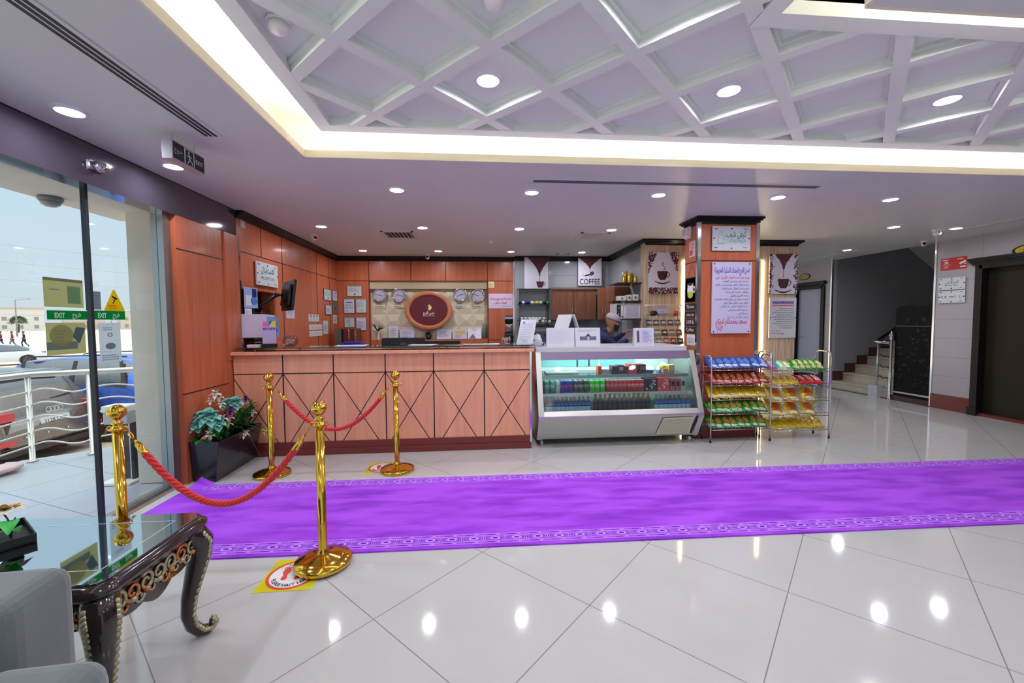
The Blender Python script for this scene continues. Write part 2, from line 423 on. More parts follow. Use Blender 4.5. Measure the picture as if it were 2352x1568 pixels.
LED = mat('warm_led_strip', (255, 249, 238), 0.5, emit=COVE)
def strip(name, x0, x1, y0, y1, lab):
    q = MB(); q.box(x0, x1, y0, y1, ZC+t, ZC+t+.022, LED)
    tag(q.build(name), lab, 'led strip', 'warm cove lights in the ceiling')
strip('led_strip', OX0-.13, OX0-.09, OY0+.1, OY1-.05, 'warm light strip in the ceiling cove along the window side')
strip('led_strip', OX0+.05, OX1-.1, OY1+.09, OY1+.13, 'warm light strip in the ceiling cove along the reception side')
strip('led_strip', NX+.1, OX1-.1, NY-.13, NY-.09, 'warm light strip in the ceiling cove at upper right near the camera')
strip('led_strip', NX+.09, NX+.13, OY0+.1, NY-.15, 'warm light strip on the short inner side of the ceiling cove overhead')

# coffered panel hanging in the opening
IX0, IX1, IY0, IY1 = -1.085, 6.0, -1.7, 3.10
JX, JY = 1.36, 1.79
def clip(poly, x0, x1, y0, y1):
    for ax, lim, sg in ((0, x0, 1), (0, x1, -1), (1, y0, 1), (1, y1, -1)):
        out = []
        for i in range(len(poly)):
            p, q = poly[i], poly[(i+1) % len(poly)]
            dp, dq = (p[ax]-lim)*sg, (q[ax]-lim)*sg
            if dp >= 0: out.append(p)
            if dp*dq < 0:
                s = dp/(dp-dq); out.append((p[0]+(q[0]-p[0])*s, p[1]+(q[1]-p[1])*s))
        poly = out
        if not poly: return []
    return poly
b = MB(); zt = 2.885
b.box(IX0, JX, IY0, IY1, zt, zt+.03, COFFER); b.box(JX, IX1, JY, IY1, zt, zt+.03, COFFER)
rects = ((IX0+.02, JX-.02, IY0+.02, IY1-.02), (JX-.02, IX1-.02, JY+.02, IY1-.02))
pitch = 0.74; cx0, cy0 = 0.08, 2.12
def beams(w, z0, z1):
    for sgn in (1, -1):
        for k in range(-16, 22):
            # lines y - cy0 = sgn*(x - cx0 - k*pitch)
            xa, xb = -6.0, 12.0
            xo = cx0+k*pitch
            n = Vector((-sgn, 1)).normalized()*w/2
            A = Vector((xa, cy0+sgn*(xa-xo))); B = Vector((xb, cy0+sgn*(xb-xo)))
            quad = [tuple(A-n), tuple(B-n), tuple(B+n), tuple(A+n)]
            for r in rects:
                p = clip(quad, *r)
                if len(p) >= 3: b.prism(p, z0+(.0006 if sgn > 0 else 0), z1, COFFER)
beams(0.07, 2.825, zt); beams(0.105, 2.866, zt)
e = 0.09
for bi, (x0, x1, y0, y1) in enumerate(((IX0, IX0+e, IY0, IY1), (IX0, IX1, IY1-e, IY1), (JX-e, JX, IY0, JY+e), (JX-e, IX1, JY, JY+e), (IX1-e, IX1, JY, IY1), (IX0, JX, IY0, IY0+e))):
    b.box(x0, x1, y0, y1, 2.8243-.0004*bi, zt+.03, COFFER)
structure(b.build('ceiling_coffer'), 'white coffered ceiling panel with diagonal beams', 'ceiling')

# ------------------------------------------------------------------ downlights
DISC = mat('downlight_glow', (246, 246, 255), 0.5, emit=DOWNLIGHT)
RIM = mat('downlight_rim', (225, 225, 232), 0.35)
def make_downlight():
    t = thing('downlight', '', 'downlight')
    q = MB(); q.lathe([(0.0605, -0.002), (0.062, -0.014), (0.074, -0.012), (0.083, 0.0)], RIM, n=28, cap=False); q.build('rim', t)
    q = MB(); q.lathe([(0.0605, -0.0035), (0.0, -0.0045)], DISC, n=20, smooth=False, cap=False); q.build('lamp_disc', t)
    return t
DL = make_downlight(); _used = [False]
def downlight(x, y, z, label):
    if not _used[0]:
        _used[0] = True; DL.location = (x, y, z); DL['label'] = label; DL['group'] = 'round ceiling downlights'; return
    dup(DL, (x, y, z), None, label, 'round ceiling downlights')
row = ['first', 'second', 'third', 'fourth', 'fifth']
for i, x in enumerate((-0.739, 0.543, 1.813, 3.074, 4.323)):
    downlight(x, 4.035, ZC, 'round downlight, %s from left in the soffit row before the counter' % row[i])
for i, x in enumerate((-1.997, -0.704, 0.584, 1.857)):
    downlight(x, 5.61, ZC, 'round downlight, %s from left in the soffit row over the reception desk' % row[i])
for i, x in enumerate((-1.962, -0.664, 0.621, 1.913)):
    downlight(x, 7.44, ZC, 'round downlight, %s from left in the row nearest the reception back wall' % row[i])
downlight(5.66, 5.225, ZC, 'round downlight between the pillar and the lift, left of a pair')
downlight(6.628, 5.251, ZC, 'round downlight close to the lift wall, right of a pair')
downlight(6.676, 6.991, ZC, 'round downlight over the passage to the stairs')
downlight(-2.361, 2.69, ZC, 'round downlight over the glass front nearest the camera')
downlight(-2.384, 3.553, ZC, 'round downlight half hidden by the hanging exit sign')
downlight(0.08, 2.49, zt, 'round downlight in a coffer, leftmost of the coffer lights')
downlight(1.56, 2.49, zt, 'round downlight in a coffer above the middle of the room')
downlight(3.04, 2.49, zt, 'round downlight in a coffer, rightmost of the coffer lights')
downlight(0.82, 1.75, zt, 'round downlight in a coffer, cut by the top edge of the photo')
for (x, y, z) in ((-2.36, 0.9, ZC), (-2.36, -0.9, ZC), (0.08, 0.27, zt), (0.08, -1.2, zt), (3.0, 0.6, ZC), (4.6, 0.6, ZC), (3.0, -1.2, ZC)):  # unseen downlights added on soffit and coffers to light the room
    downlight(x, y, z, 'unseen round downlight added out of view to light the room')

# ------------------------------------------------------------------ left side: bulkhead, wood wall, window front
BULK = mat('gloss_lavender_panel', (62, 56, 68), 0.08, spec=0.9, coat=0.6)
b = MB(); b.box(-2.80, -2.65, YR, 4.875, 2.43, ZC-.012, BULK); b.box(-2.78, -2.655, YR, 4.875, ZC-.012, ZC, BLACK)  # black strip paints the shadow gap between bulkhead and soffit
structure(b.build('wall_left_bulkhead'), 'glossy lavender bulkhead above the glass front', 'bulkhead')
b = MB()
b.box(-2.80, -2.65, 3.95, 4.87, 0, 2.43, WOOD)
b.box(-2.80, -2.632, 4.62, 4.87, 1.07, 2.43, WOOD)
for z in (2.135, 0.828): b.box(-2.66, -2.648, 3.95, 4.62, z-.005, z+.005, GROOVE)
# reception side: panelled wall with a niche
NY0, NY1, NZ0, NZ1 = 4.93, 5.68, 1.0, 1.86
b.box(-2.80, -2.65, 4.87, 8.3, NZ1, ZC, WOOD); b.box(-2.80, -2.65, NY1, 8.3, 0, NZ1, WOOD); b.box(-2.80, -2.65, 4.87, NY1, 0, NZ0, WOOD)
b.box(-2.80, -2.65, 4.87, NY0, NZ0, NZ1, WOOD)
b.box(-3.06, -3.02, NY0-.05, NY1+.05, NZ0-.05, NZ1+.05, WOODD); b.box(-3.02, -2.80, NY0-.05, NY0, NZ0-.05, NZ1+.05, WOODD); b.box(-3.02, -2.80, NY1, NY1+.05, NZ0-.05, NZ1+.05, WOODD)
b.box(-3.02, -2.80, NY0, NY1, NZ1, NZ1+.05, WOODD); b.box(-3.02, -2.80, NY0, NY1, NZ0-.05, NZ0, WOODD)
b.box(-2.655, -2.647, 4.88, 8.15, 2.273, 2.283, GROOVE)
for y in (5.40, 5.95, 7.17, 7.75): b.box(-2.655, -2.647, y-.005, y+.005, 2.28, 2.64, GROOVE)
for y in (5.95, 7.17, 7.75): b.box(-2.655, -2.647, y-.005, y+.005, 1.0, 2.28, GROOVE)
structure(b.build('wall_left'), 'cherry wood panelled wall at the left with dark grooves', 'wall')
b = MB()
b.box(-2.655, -2.625, 4.865, 4.895, 1.17, 2.43, CHROME)
structure(b.build('trim_3'), 'thin chrome corner strip at the end of the reception wall', 'trim')

# window front: aluminium frame, two tall panes and a mullion
GX = -2.75
def gy(y): return y*GX/-2.85
def gz(z): return 1.47+(z-1.47)*GX/-2.85
b = MB(); b.box(GX-.05, GX+.05, 3.86, 3.95, 0, 2.5, ALU); b.box(GX-.05, GX+.05, YR, 3.95, 2.475, 2.53, ALU); b.box(GX-.02, GX+.02, YR, 3.95, 0.0, 0.03, ALU)
b.box(GX-.03, GX+.03, YR, YR+.1, 0, 2.5, ALU)
w = structure(b.build('window_1'), 'tall glass shop front with aluminium frame', 'window')
for (y0, y1, nm) in ((3.205, 3.86, 'pane'), (1.45, 3.195, 'pane'), (-1.2, 1.44, 'pane'), (-2.5, -1.21, 'pane')):
    q = MB(); q.box(GX-.004, GX+.004, y0, y1, 0.03, 2.475, GLASS); q.build(nm, w)
q = MB(); q.box(GX-.015, GX+.018, 3.187, 3.210, 0.0, 2.475, mat('mullion_dark', (52, 58, 66), 0.3, 0.6)); q.build('mullion', w)
q = MB(); BL = mat('blue_film', (36, 100, 170), 0.3)
q.box(GX-.02, GX-.012, 0.5, 2.75, 2.44, 2.475, mat('pale_blue_film', (150, 176, 196), 0.3)); q.box(GX-.02, GX-.012, 2.75, 3.12, 2.44, 2.475, mat('navy_film', (24, 34, 60), 0.4)); q.box(GX-.02, GX-.012, 3.22, 3.62, 2.44, 2.475, BL)
q.build('head_film', w)

# crown moulding (black) round the reception walls and the kitchen
def crown(path, name, lab):
    """sweep a crown profile along a wall; path points on the wall face, room on the right-hand side of travel"""
    prof = [(0.0, -0.085), (0.012, -0.085), (0.020, -0.06), (0.055, -0.035), (0.075, -0.02), (0.075, 0.0), (0.0, 0.0)]
    q = MB(); N = len(path); P = [Vector(p) for p in path]; rings = []
    for i in range(N):
        d0 = (P[i]-P[i-1]).normalized() if i else (P[1]-P[0]).normalized()
        d1 = (P[i+1]-P[i]).normalized() if i < N-1 else d0
        n0 = Vector((d0.y, -d0.x)); n1 = Vector((d1.y, -d1.x)); n = n0+n1; n = n/(n.length**2)*2 if n.length > 1e-6 else n0
        rings.append([(P[i].x+n.x*a, P[i].y+n.y*a, ZC+z) for a, z in prof])
    k = len(prof); vs = [p for r in rings for p in r]; fs = []
    for i in range(N-1):
        for j in range(k):
            j2 = (j+1) % k; fs.append((i*k+j, i*k+j2, (i+1)*k+j2, (i+1)*k+j))
    fs.append(tuple(range(k))); fs.append(tuple(range((N-1)*k, N*k))[::-1])
    q.add(vs, fs, BLACKG); structure(q.build(name), lab, 'moulding')
crown([(-2.65, 4.875), (-2.65, 8.15), (0.74, 8.15)], 'trim_4', 'black crown moulding round the reception wall')
crown([(0.74, 8.05), (2.63, 8.05), (2.63, 6.27), (5.12, 6.27), (5.12, 6.6)], 'trim_5', 'black crown moulding round the coffee kitchen')

# ------------------------------------------------------------------ reception back wall
YB = 8.15
RX0, RX1, RZ0, RZ1 = -2.044, 0.209, 1.127, 2.249
b = MB()
b.box(-2.8, 0.72, YB+.12, YB+.25, 0, ZC, WOOD)
b.box(-2.8, RX0, YB, YB+.12, 0, ZC, WOOD); b.box(RX1, 0.72, YB, YB+.12, 0, ZC, WOOD)
b.box(RX0, RX1, YB, YB+.12, 0, RZ0, WOOD); b.box(RX0, RX1, YB, YB+.12, RZ1, ZC, WOOD)
b.box(-2.65, 0.72, YB-.003, YB+.002, 2.254, 2.264, GROOVE)
for x in (-2.052, -1.259, -0.596, 0.213): b.box(x-.006, x+.006, YB-.003, YB+.002, 2.26, 2.64, GROOVE)
for x in (RX0-.012, RX1+.004): b.box(x, x+.014, YB-.003, YB+.002, 1.0, 2.26, GROOVE)
for x in (-0.6, 0.213): b.box(x-.004, x+.004, YB-.003, YB+.002, 0.7, 1.12, GROOVE)
b.box(0.21, 0.72, YB-.003, YB+.002, 1.10, 1.11, GROOVE)
structure(b.build('wall_back'), 'cherry wood panelled back wall of the reception', 'wall')
b = MB(); b.box(0.715, 0.742, YB-.02, YB+.14, 0, ZC-.08, CHROME)
structure(b.build('trim_6'), 'thin chrome strip between reception wall and kitchen', 'trim')
# quilted cream panel set back in the wall
CREAMP = mat('cream_relief_panel', (214, 204, 178), 0.55)
b = MB(); nx, nz = 8, 4; dx = (RX1-RX0)/nx; dz = (RZ1-RZ0-.14)/nz; yb = YB+.112
for i in range(nx):
    for j in range(nz):
        x0, z0 = RX0+i*dx, RZ0+j*dz; x1, z1 = x0+dx, z0+dz; c = ((x0+x1)/2, yb-.026, (z0+z1)/2)
        g = .004
        A, B, Cc, D = (x0+g, yb, z0+g), (x1-g, yb, z0+g), (x1-g, yb, z1-g), (x0+g, yb, z1-g)
        if (i+j) % 2:
            b.add([A, B, Cc, D, c], [(0, 1, 4), (1, 2, 4), (2, 3, 4), (3, 0, 4)], CREAMP)
        else:
            m1 = (x0+dx*.3, yb-.022, z0+dz*.5); m2 = (x1-dx*.3, yb-.022, z0+dz*.5)
            b.add([A, B, Cc, D, m1, m2], [(0, 1, 5, 4), (2, 3, 4, 5), (3, 0, 4), (1, 2, 5)], CREAMP)
b.box(RX0, RX1, yb, yb+.01, RZ0, RZ1, CREAMP)
b.box(RX0, RX1, YB+.03, YB+.06, RZ1-.14, RZ1, mat('cream_recess_shade', (188, 172, 140), 0.6))  # darker cream board paints the shade at the top of the recess
structure(b.build('wall_back_panel'), 'cream quilted relief panel set in the reception wall', 'wall panel')

# ------------------------------------------------------------------ coffee kitchen walls
b = MB(); b.box(0.742, 2.75, 8.05, 8.25, 0, ZC, KTILE)
structure(b.build('wall_kitchen'), 'pale grey tiled back wall of the coffee kitchen', 'wall')
b = MB(); b.box(2.63, 2.75, 6.29, 8.05, 0, ZC, KTILE2)
structure(b.build('wall_kitchen_side'), 'pale grey tiled side wall of the coffee kitchen', 'wall')
PLANK = wood_mat('rustic_plank', (236, 216, 186), (158, 130, 98), 0.6, (46, 46, 2.2), 0.0)
b = MB()
b.box(2.6, 3.22, 6.27, 6.42, 0, ZC, PLANK); b.box(4.56, 5.12, 6.27, 6.42, 0, ZC, PLANK)
b.box(3.22, 4.56, 6.36, 6.42, 0, ZC, mat('dark_brown_panel', (70, 40, 30), 0.5)); b.box(3.22, 4.56, 6.27, 6.36, 2.42, ZC, PLANK)
b.box(5.08, 5.12, 6.42, 7.6, 0, ZC, PLANK)
structure(b.build('wall_plank'), 'rustic plank wall behind the pillar', 'wall')
LEDV = mat('warm_edge_light', (255, 232, 190), 0.5, emit=16.0)
for (x, lab) in ((3.238, 'vertical warm light strip on the plank wall left of the pillar'), (4.542, 'vertical warm light strip on the plank wall right of the pillar')):
    q = MB(); q.box(x-.014, x+.014, 6.255, 6.272, 0.1, 2.40, LEDV); tag(q.build('edge_light'), lab, 'led strip')

# ------------------------------------------------------------------ right side: lift wall, stair opening, passage door
XR = 7.5
LY0, LY1 = 4.05, 5.60
b = MB()
b.box(XR, XR+.12, YR, LY0, 0, ZC, RTILE); b.box(XR, XR+.12, LY1, 6.2, 0, ZC, RTILE); b.box(XR, XR+.12, LY0, LY1, 2.26, ZC, RTILE)
structure(b.build('wall_right'), 'pale tiled wall by the lift', 'wall')
b = MB(); b.box(XR, XR+.12, 8.2, 8.40, 0, ZC, RTILE); b.box(XR, XR+.12, 9.2, 11.5, 0, ZC, RTILE); b.box(XR, XR+.12, 8.40, 9.2, 2.2, ZC, RTILE)
structure(b.build('wall_right_passage'), 'pale tiled wall of the passage beyond the stairs', 'wall')
b = MB(); b.box(XR-.012, XR, 5.62, 6.2, 0, 0.235, GRANITE); b.box(XR-.012, XR, YR, 4.03, 0, 0.235, GRANITE)
b.box(XR-.02, XR+.1, 6.2, 8.2, 0.0, 0.012, mat('dark_granite', (58, 34, 32), 0.25, noise=(60, 0.3, (1, 1, 1))))
structure(b.build('baseboard_right'), 'red granite skirting along the lift wall', 'skirting')
b = MB()
b.box(XR-.01, XR+.03, 6.19, 6.22, 0, ZC, CHROME); b.box(XR-.012, XR+.03, 8.185, 8.215, 0, ZC, CHROME)
structure(b.build('trim_7'), 'thin chrome strips on both corners of the stair opening', 'trim')
# stairwell shell
b = MB()
b.box(XR+.12, 12.5, 8.2, 8.3, 0, 4.6, STILE); b.box(XR+.12, 12.5, 6.05, 6.15, 0, 4.6, STILE); b.box(12.4, 12.5, 6.15, 8.2, 0, 4.6, STILE)
b.box(XR, 12.5, 6.05, 8.3, 4.5, 4.6, WHITE); b.box(XR-.001, XR+.12, 6.2, 8.2, 2.77, 4.6, WHITE)
structure(b.build('wall_stairwell'), 'grey tiled walls of the stairwell', 'wall')
b = MB(); b.prism([(9.15, 3.05), (11.4, 1.4), (11.4, 1.6), (9.3, 3.15), (9.15, 3.15)], 6.15, 8.2, WHITE, 'XZ')
structure(b.build('ceiling_stair'), 'pale sloping underside of the upper stair flight', 'ceiling')
# other sides, out of view
b = MB(); b.box(-2.86, 7.62, YR-.12, YR, 2.68, ZC+.05, mat('rear_wall', (214, 206, 196), 0.7)); b.box(3.43, 7.62, YR-.12, YR, 0, 2.7, mat('rear_wall', (214, 206, 196), 0.7))
structure(b.build('wall_rear'), 'plain wall behind the camera', 'wall')
b = MB()
for x in (-2.72, -1.1, .6, 2.3, 3.4): b.box(x-.03, x+.03, YR-.08, YR-.02, 0, 2.70, ALU)
b.box(-2.75, 3.43, YR-.08, YR-.02, 2.64, 2.70, ALU); b.box(-2.75, 3.43, YR-.08, YR-.02, 0, .05, ALU)
w2 = structure(b.build('window_2'), 'unseen wide glass front added behind the camera to let in daylight', 'window')  # unseen glazing added so daylight reaches the counter front
q = MB(); q.box(-2.7, 3.4, YR-.054, YR-.046, .05, 2.66, GLASS); q.build('pane', w2)
b = MB(); b.box(-2.72, 40, -40, YR-.12, -1.2, -.02, mat('forecourt', (206, 196, 186), .8)); structure(b.build('ground_forecourt'), 'pale paved forecourt behind the camera', 'ground')
b = MB(); b.box(5.1, 7.62, 11.4, 11.5, 0, ZC, WHITE)
structure(b.build('wall_passage_end'), 'plain end wall of the passage', 'wall')
# ------------------------------------------------------------------ reception counter
t = thing('reception_counter', 'long cherry wood reception counter with crossed dark inlay lines', 'counter', (0, 4.7, 0))
CF = 4.71-4.7
q = MB(); q.box(-2.64, 0.60, CF, CF+.05, 0.15, 1.12, WOODR); q.box(-2.64, 0.60, CF+.05, CF+1.0, 0.72, 0.76, WOOD); q.box(-2.64, 0.60, CF+.5, CF+.54, 0.0, 0.72, WOOD)
q.build('front_panel', t)
q = MB(); g = 0.011; divs = [-2.127, -1.59, -1.028, -0.494, 0.076]; JZ = 0.912
fm = front(0, CF-.0015, 0)
edges = [-2.64]+divs+[0.60]
q.box(-2.64, 0.60, CF-.003, CF+.002, JZ-.005, JZ+.005, GROOVE)
for x in divs: q.box(x-.006, x+.006, CF-.003, CF+.002, 0.15, 1.12, GROOVE)
for i in range(6):
    x0, x1 = edges[i], edges[i+1]
    full = 0.545
    s = (JZ-.15)/(full-.07)
    xa = x0 if i else x1-full
    xb = x1 if i < 5 else x0+full
    # down-right from the left joint, down-left from the right joint
    for (xs, xe) in ((xa, xa+full-.07), (xb, xb-full+.07)):
        A = Vector((xs, JZ)); B = Vector((xe, 0.15)); lo, hi = -2.64, 0.60
        if A.x < lo: u = (lo-A.x)/(B.x-A.x); A = A+(B-A)*u
        if A.x > hi: u = (hi-A.x)/(B.x-A.x); A = A+(B-A)*u
        if B.x > hi: u = (hi-A.x)/(B.x-A.x); B = A+(B-A)*u
        q.line(A, B, 0.009, 0.0, GROOVE, fm)
q.build('inlay_lines', t)
q = MB(); q.box(-2.64, 0.645, -0.05, CF+.36, 1.12, 1.158, WOODR); q.build('counter_top', t, 0.006)
q = MB(); q.box(-2.64, 0.615, -0.015, CF+.03, 0.0, 0.072, MAROONK); q.box(-2.64, 0.615, -0.003, CF+.03, 0.072, 0.15, MAROONK); q.build('kick_plate', t, 0.004)
q = MB(); q.box(0.60, 0.622, CF-.014, CF+.03, 0.0, 1.12, CHROME); q.build('corner_strip', t)
q = MB(); q.box(-2.60, 0.64, -0.02, CF+.28, 1.19, 1.2, mat('dark_counter_glass', (26, 34, 36), 0.05, coat=0.5)); q.build('glass_shelf', t)
for x in (-2.42, -1.95, -0.98, -0.93, -0.35, 0.52):
    q = MB(); q.lathe([(.012, 0), (.012, .032)], CHROME, (x, 0.03, 1.158), 12); q.build('standoff', t)

# ------------------------------------------------------------------ framed papers and clocks
PAPER = mat('paper_lilac', (206, 204, 226), 0.6); PAPERG = mat('paper_pale', (196, 206, 206), 0.5); FRAME = mat('thin_frame', (92, 88, 84), 0.4)
INK = mat('ink_dark', (52, 50, 62), 0.7); INKB = mat('ink_blue', (70, 96, 150), 0.7); INKR = mat('ink_red', (206, 40, 66), 0.7); INKP = mat('ink_purple', (94, 62, 168), 0.7); INKG = mat('ink_green', (18, 134, 92), 0.6); INKGREY = mat('ink_grey', (120, 122, 136), 0.7)
TEAL = mat('paper_teal', (120, 190, 196), 0.5)
def lines(q, x0, x1, z0, z1, n, mt, mtx, seed, h=None, right=False):
    """illegible print: rows of short word-like bars"""
    r = random.Random(seed); dz = (z1-z0)/n; hh = h or dz*.38
    for k in range(n):
        zc = z1-dz*(k+.5); L = (x1-x0)*r.uniform(.55, 1.0); a = x1-L if right else x0; e = a+L; x = a
        while x < e-.002:
            w = min(r.uniform(.02, .06)*(x1-x0)*2, e-x); q.rect(x, x+w, zc-hh/2, zc+hh/2, .0012, mt, mtx); x += w+(x1-x0)*.025
def paper(w, h, mtx_o, name, lab, cat, group=None, base=PAPER, frame=True, th=.012, deco=None, seed=1):
    """a sheet or frame hung flat; local x right, y up, z out; origin at its centre"""
    q = MB()
    if frame:
        q.box(-w/2, w/2, -h/2, h/2, 0, th, FRAME); m = Matrix.Translation((0, 0, th)); q.rect(-w/2+.008, w/2-.008, -h/2+.008, h/2-.008, .0006, base, m)
    else:
        q.box(-w/2, w/2, -h/2, h/2, 0, th, base); m = Matrix.Translation((0, 0, th))
    if deco: deco(q, w, h, m)
    else: lines(q, -w*.38, w*.38, -h*.3, h*.22, 7, INKGREY, m, seed)
    o = q.build(name); o.matrix_world = mtx_o; tag(o, lab, cat, group); return o
def cert(q, w, h, m):
    q.rect(-w*.3, w*.3, h*.22, h*.3, .0012, INKB, m); lines(q, -w*.36, w*.36, -h*.2, h*.15, 5, INKGREY, m, 5); q.disc((-w*.2, -h*.32, .0012), w*.06, w*.06, INKB, 12, m)
def cert2(q, w, h, m):
    lines(q, -w*.36, w*.36, -h*.1, h*.3, 5, INKGREY, m, 8); q.disc((w*.02, -h*.3, .0012), w*.06, w*.06, INKB, 12, m); q.rect(-w*.4, w*.4, h*.36, h*.42, .0012, TEAL, m)
def dark_cert(q, w, h, m):
    q.rect(-w*.46, w*.46, -h*.46, h*.46, .001, mat('print_grey', (104, 100, 98), 0.6), m); q.disc((0, 0, .0015), w*.1, w*.12, INK, 12, m)
def bk(x0, x1, z0, z1): return (x1-x0, z1-z0, front((x0+x1)/2, YB-.001, (z0+z1)/2))
def wl(y0, y1, z0, z1): return (y1-y0, z1-z0, west(-2.649, (y0+y1)/2, (z0+z1)/2))
w, h, m = bk(-2.46, -2.18, 1.96, 2.17); paper(w, h, m, 'framed_certificate', 'pale teal landscape certificate in a thin frame, topmost on the reception back wall', 'certificate', base=PAPERG, deco=cert2)
w, h, m = bk(-2.525, -2.325, 1.64, 1.915); paper(w, h, m, 'framed_certificate', 'framed lilac sheet with blue heading, left of the upper pair by the corner', 'certificate', deco=cert)
w, h, m = bk(-2.30, -2.10, 1.645, 1.915); paper(w, h, m, 'framed_certificate', 'framed sheet with teal band, right of the upper pair by the corner', 'certificate', base=PAPERG, deco=cert2)
w, h, m = bk(-2.525, -2.33, 1.37, 1.568); paper(w, h, m, 'framed_certificate', 'small framed sheet with emblem, left of the lower pair by the corner', 'certificate', base=PAPERG, deco=cert2)
w, h, m = bk(-2.305, -2.112, 1.31, 1.568); paper(w, h, m, 'framed_certificate', 'plain framed lilac sheet, right of the lower pair by the corner', 'certificate')
w, h, m = wl(7.45, 7.80, 1.86, 2.06); paper(w, h, m, 'framed_certificate', 'teal topped framed notice on the left wood wall, left of the top pair', 'certificate', base=PAPERG, deco=cert2)
w, h, m = wl(7.87, 8.12, 1.87, 2.06); paper(w, h, m, 'framed_certificate', 'white framed notice on the left wood wall, next to the corner at the top', 'certificate', deco=cert)
w, h, m = wl(7.50, 7.80, 1.61, 1.78); paper(w, h, m, 'framed_certificate', 'blank pale framed sheet on the left wood wall, under the teal topped notice', 'certificate', base=PAPERG)
w, h, m = wl(7.87, 8.12, 1.63, 1.84); paper(w, h, m, 'framed_certificate', 'dark grey framed sheet on the left wood wall, near the corner', 'certificate', base=PAPERG, deco=dark_cert)
w, h, m = wl(7.90, 8.10, 1.45, 1.61); paper(w, h, m, 'notice', 'small translucent sheet of prints under the dark framed sheet', 'notice', base=PAPERG, frame=False, th=.004)
w, h, m = wl(6.02, 6.28, 1.53, 1.80); paper(w, h, m, 'notice', 'lilac sheet taped to the left wood wall behind the arm monitor', 'notice', frame=False, th=.003)
def three(q, w, h, m):
    for k in range(3): q.rect(-w*.42+k*w*.3, -w*.42+k*w*.3+w*.24, -h*.42, h*.42, .0012, PAPERG, m); q.disc((-w*.3+k*w*.3, h*.3, .002), w*.06, h*.1, INK, 10, m)
w, h, m = wl(6.78, 7.20, 1.488, 1.60); paper(w, h, m, 'card_row', 'row of three pale cards with black marks on the left wood wall', 'cards', frame=False, th=.004, deco=three, base=mat('paper_white', (222, 220, 218), .6))
r = random.Random(3)
for row_i, (z0, z1) in enumerate(((1.352, 1.438), (1.248, 1.335))):
    for k in range(5):
        y0 = 6.79+k*.112
        o = paper(.10, z1-z0, west(-2.649, y0+.05, (z0+z1)/2), 'price_card', ('small white printed card, %s from left in %s row on left wood wall' % (row[k], ('upper', 'lower')[row_i])), 'card', 'small printed cards on the wood wall', mat('paper_white', (222, 220, 218), .6), False, .004, None, 20+row_i*5+k)
w, h, m = wl(7.40, 7.62, 1.27, 1.50); paper(w, h, m, 'notice', 'narrow tall pale sheet at the right end of the small card rows', 'notice', base=PAPERG, frame=False, th=.004)

# clocks
CLF = mat('clock_face_lilac', (190, 182, 204), 0.35)
def clock(x, z, hh, mm, lab):
    t = thing('wall_clock', lab, 'clock', (x, YB+.075, z), 0, 'world clocks over the reception')
    F = facing((0, 0, 0), (1, 0, 0), (0, 0, 1))
    q = MB(); q.lathe([(.100, 0.0), (.135, 0.0), (.138, .03), (.128, .045), (.112, .04), (.108, .02)], CHROME, (0, 0, 0), 36, F, cap=False); q.build('rim', t)
    q = MB(); q.disc((0, 0, .018), .112, .112, CLF, 36, F)
    for k in range(12):
        a = k*pi/6; d = Vector((sin(a), cos(a))); q.line(d*.085, d*.098, .006 if k % 3 == 0 else .003, .0195, INK, F)
    q.build('face', t)
    q = MB()
    for ang, L, w in (((hh+mm/60)*pi/6, .055, .009), (mm*pi/30, .085, .006)):
        d = Vector((sin(ang), cos(ang))); q.line(d*-.015, d*L, w, .022, INK, F)
    q.disc((0, 0, .023), .008, .008, INK, 12, F); q.build('hands', t)
clock(-1.867, 1.992, 3, 46, 'round chrome wall clock at the far left of the four on the cream panel')
clock(-1.506, 1.991, 9, 18, 'round chrome wall clock just left of the oval logo board')
clock(-0.319, 1.995, 2, 41, 'round chrome wall clock just right of the oval logo board')
clock(0.028, 1.980, 9, 48, 'round chrome wall clock at the far right of the four on the cream panel')
for x, lab in ((-1.867, 'far left clock'), (-1.506, 'clock left of the oval board'), (-0.319, 'clock right of the oval board'), (0.028, 'far right clock')):
    q = MB(); F = front(x, YB+.083, 1.79)
    lines(q, -.08, .08, .01, .05, 1, INKGREY, F, 4, .02); lines(q, -.09, .09, -.04, -.005, 1, INKGREY, F, 9, .02)
    q.box(-.095, .095, -.045, .055, -.004, 0, CREAMP, F)
    tag(q.build('city_plate'), 'cream plate with two lines of lettering under the '+lab, 'plate')

# oval logo board
t = thing('logo_board', 'oval maroon logo board with wooden rim over the reception', 'sign', (-0.928, YB+.02, 1.69))
F = facing((0, 0, 0), (1, 0, 0), (0, 0, 1)); OV = wood_mat('oval_rim_wood', (206, 132, 88), (180, 106, 68), 0.4)
q = MB(); n = 64; vs = []; fs = []
pr = [(1.0, 0.0), (1.0, .05), (.97, .062), (.83, .062), (.80, .05), (.79, .03)]
for s_, d in pr:
    for i in range(n):
        a = 2*pi*i/n; rx = .456*s_ if s_ > .9 else .456*s_; rz = .375*(s_ if s_ > .9 else s_*.985)
        vs.append((rx*cos(a), rz*sin(a), d))
for k in range(len(pr)-1):
    for i in range(n):
        j = (i+1) % n; fs.append((k*n+i, k*n+j, (k+1)*n+j, (k+1)*n+i))
q.add(vs, fs, OV, True, F); q.build('rim', t)
q = MB(); q.disc((0, 0, .032), .368, .292, mat('maroon_board', (98, 8, 34), 0.35), 64, F); q.build('board', t)
GOLDP = mat('gold_print', (226, 196, 110), 0.4); WP = mat('white_print', (236, 232, 228), 0.5)
q = MB(); Z = .034
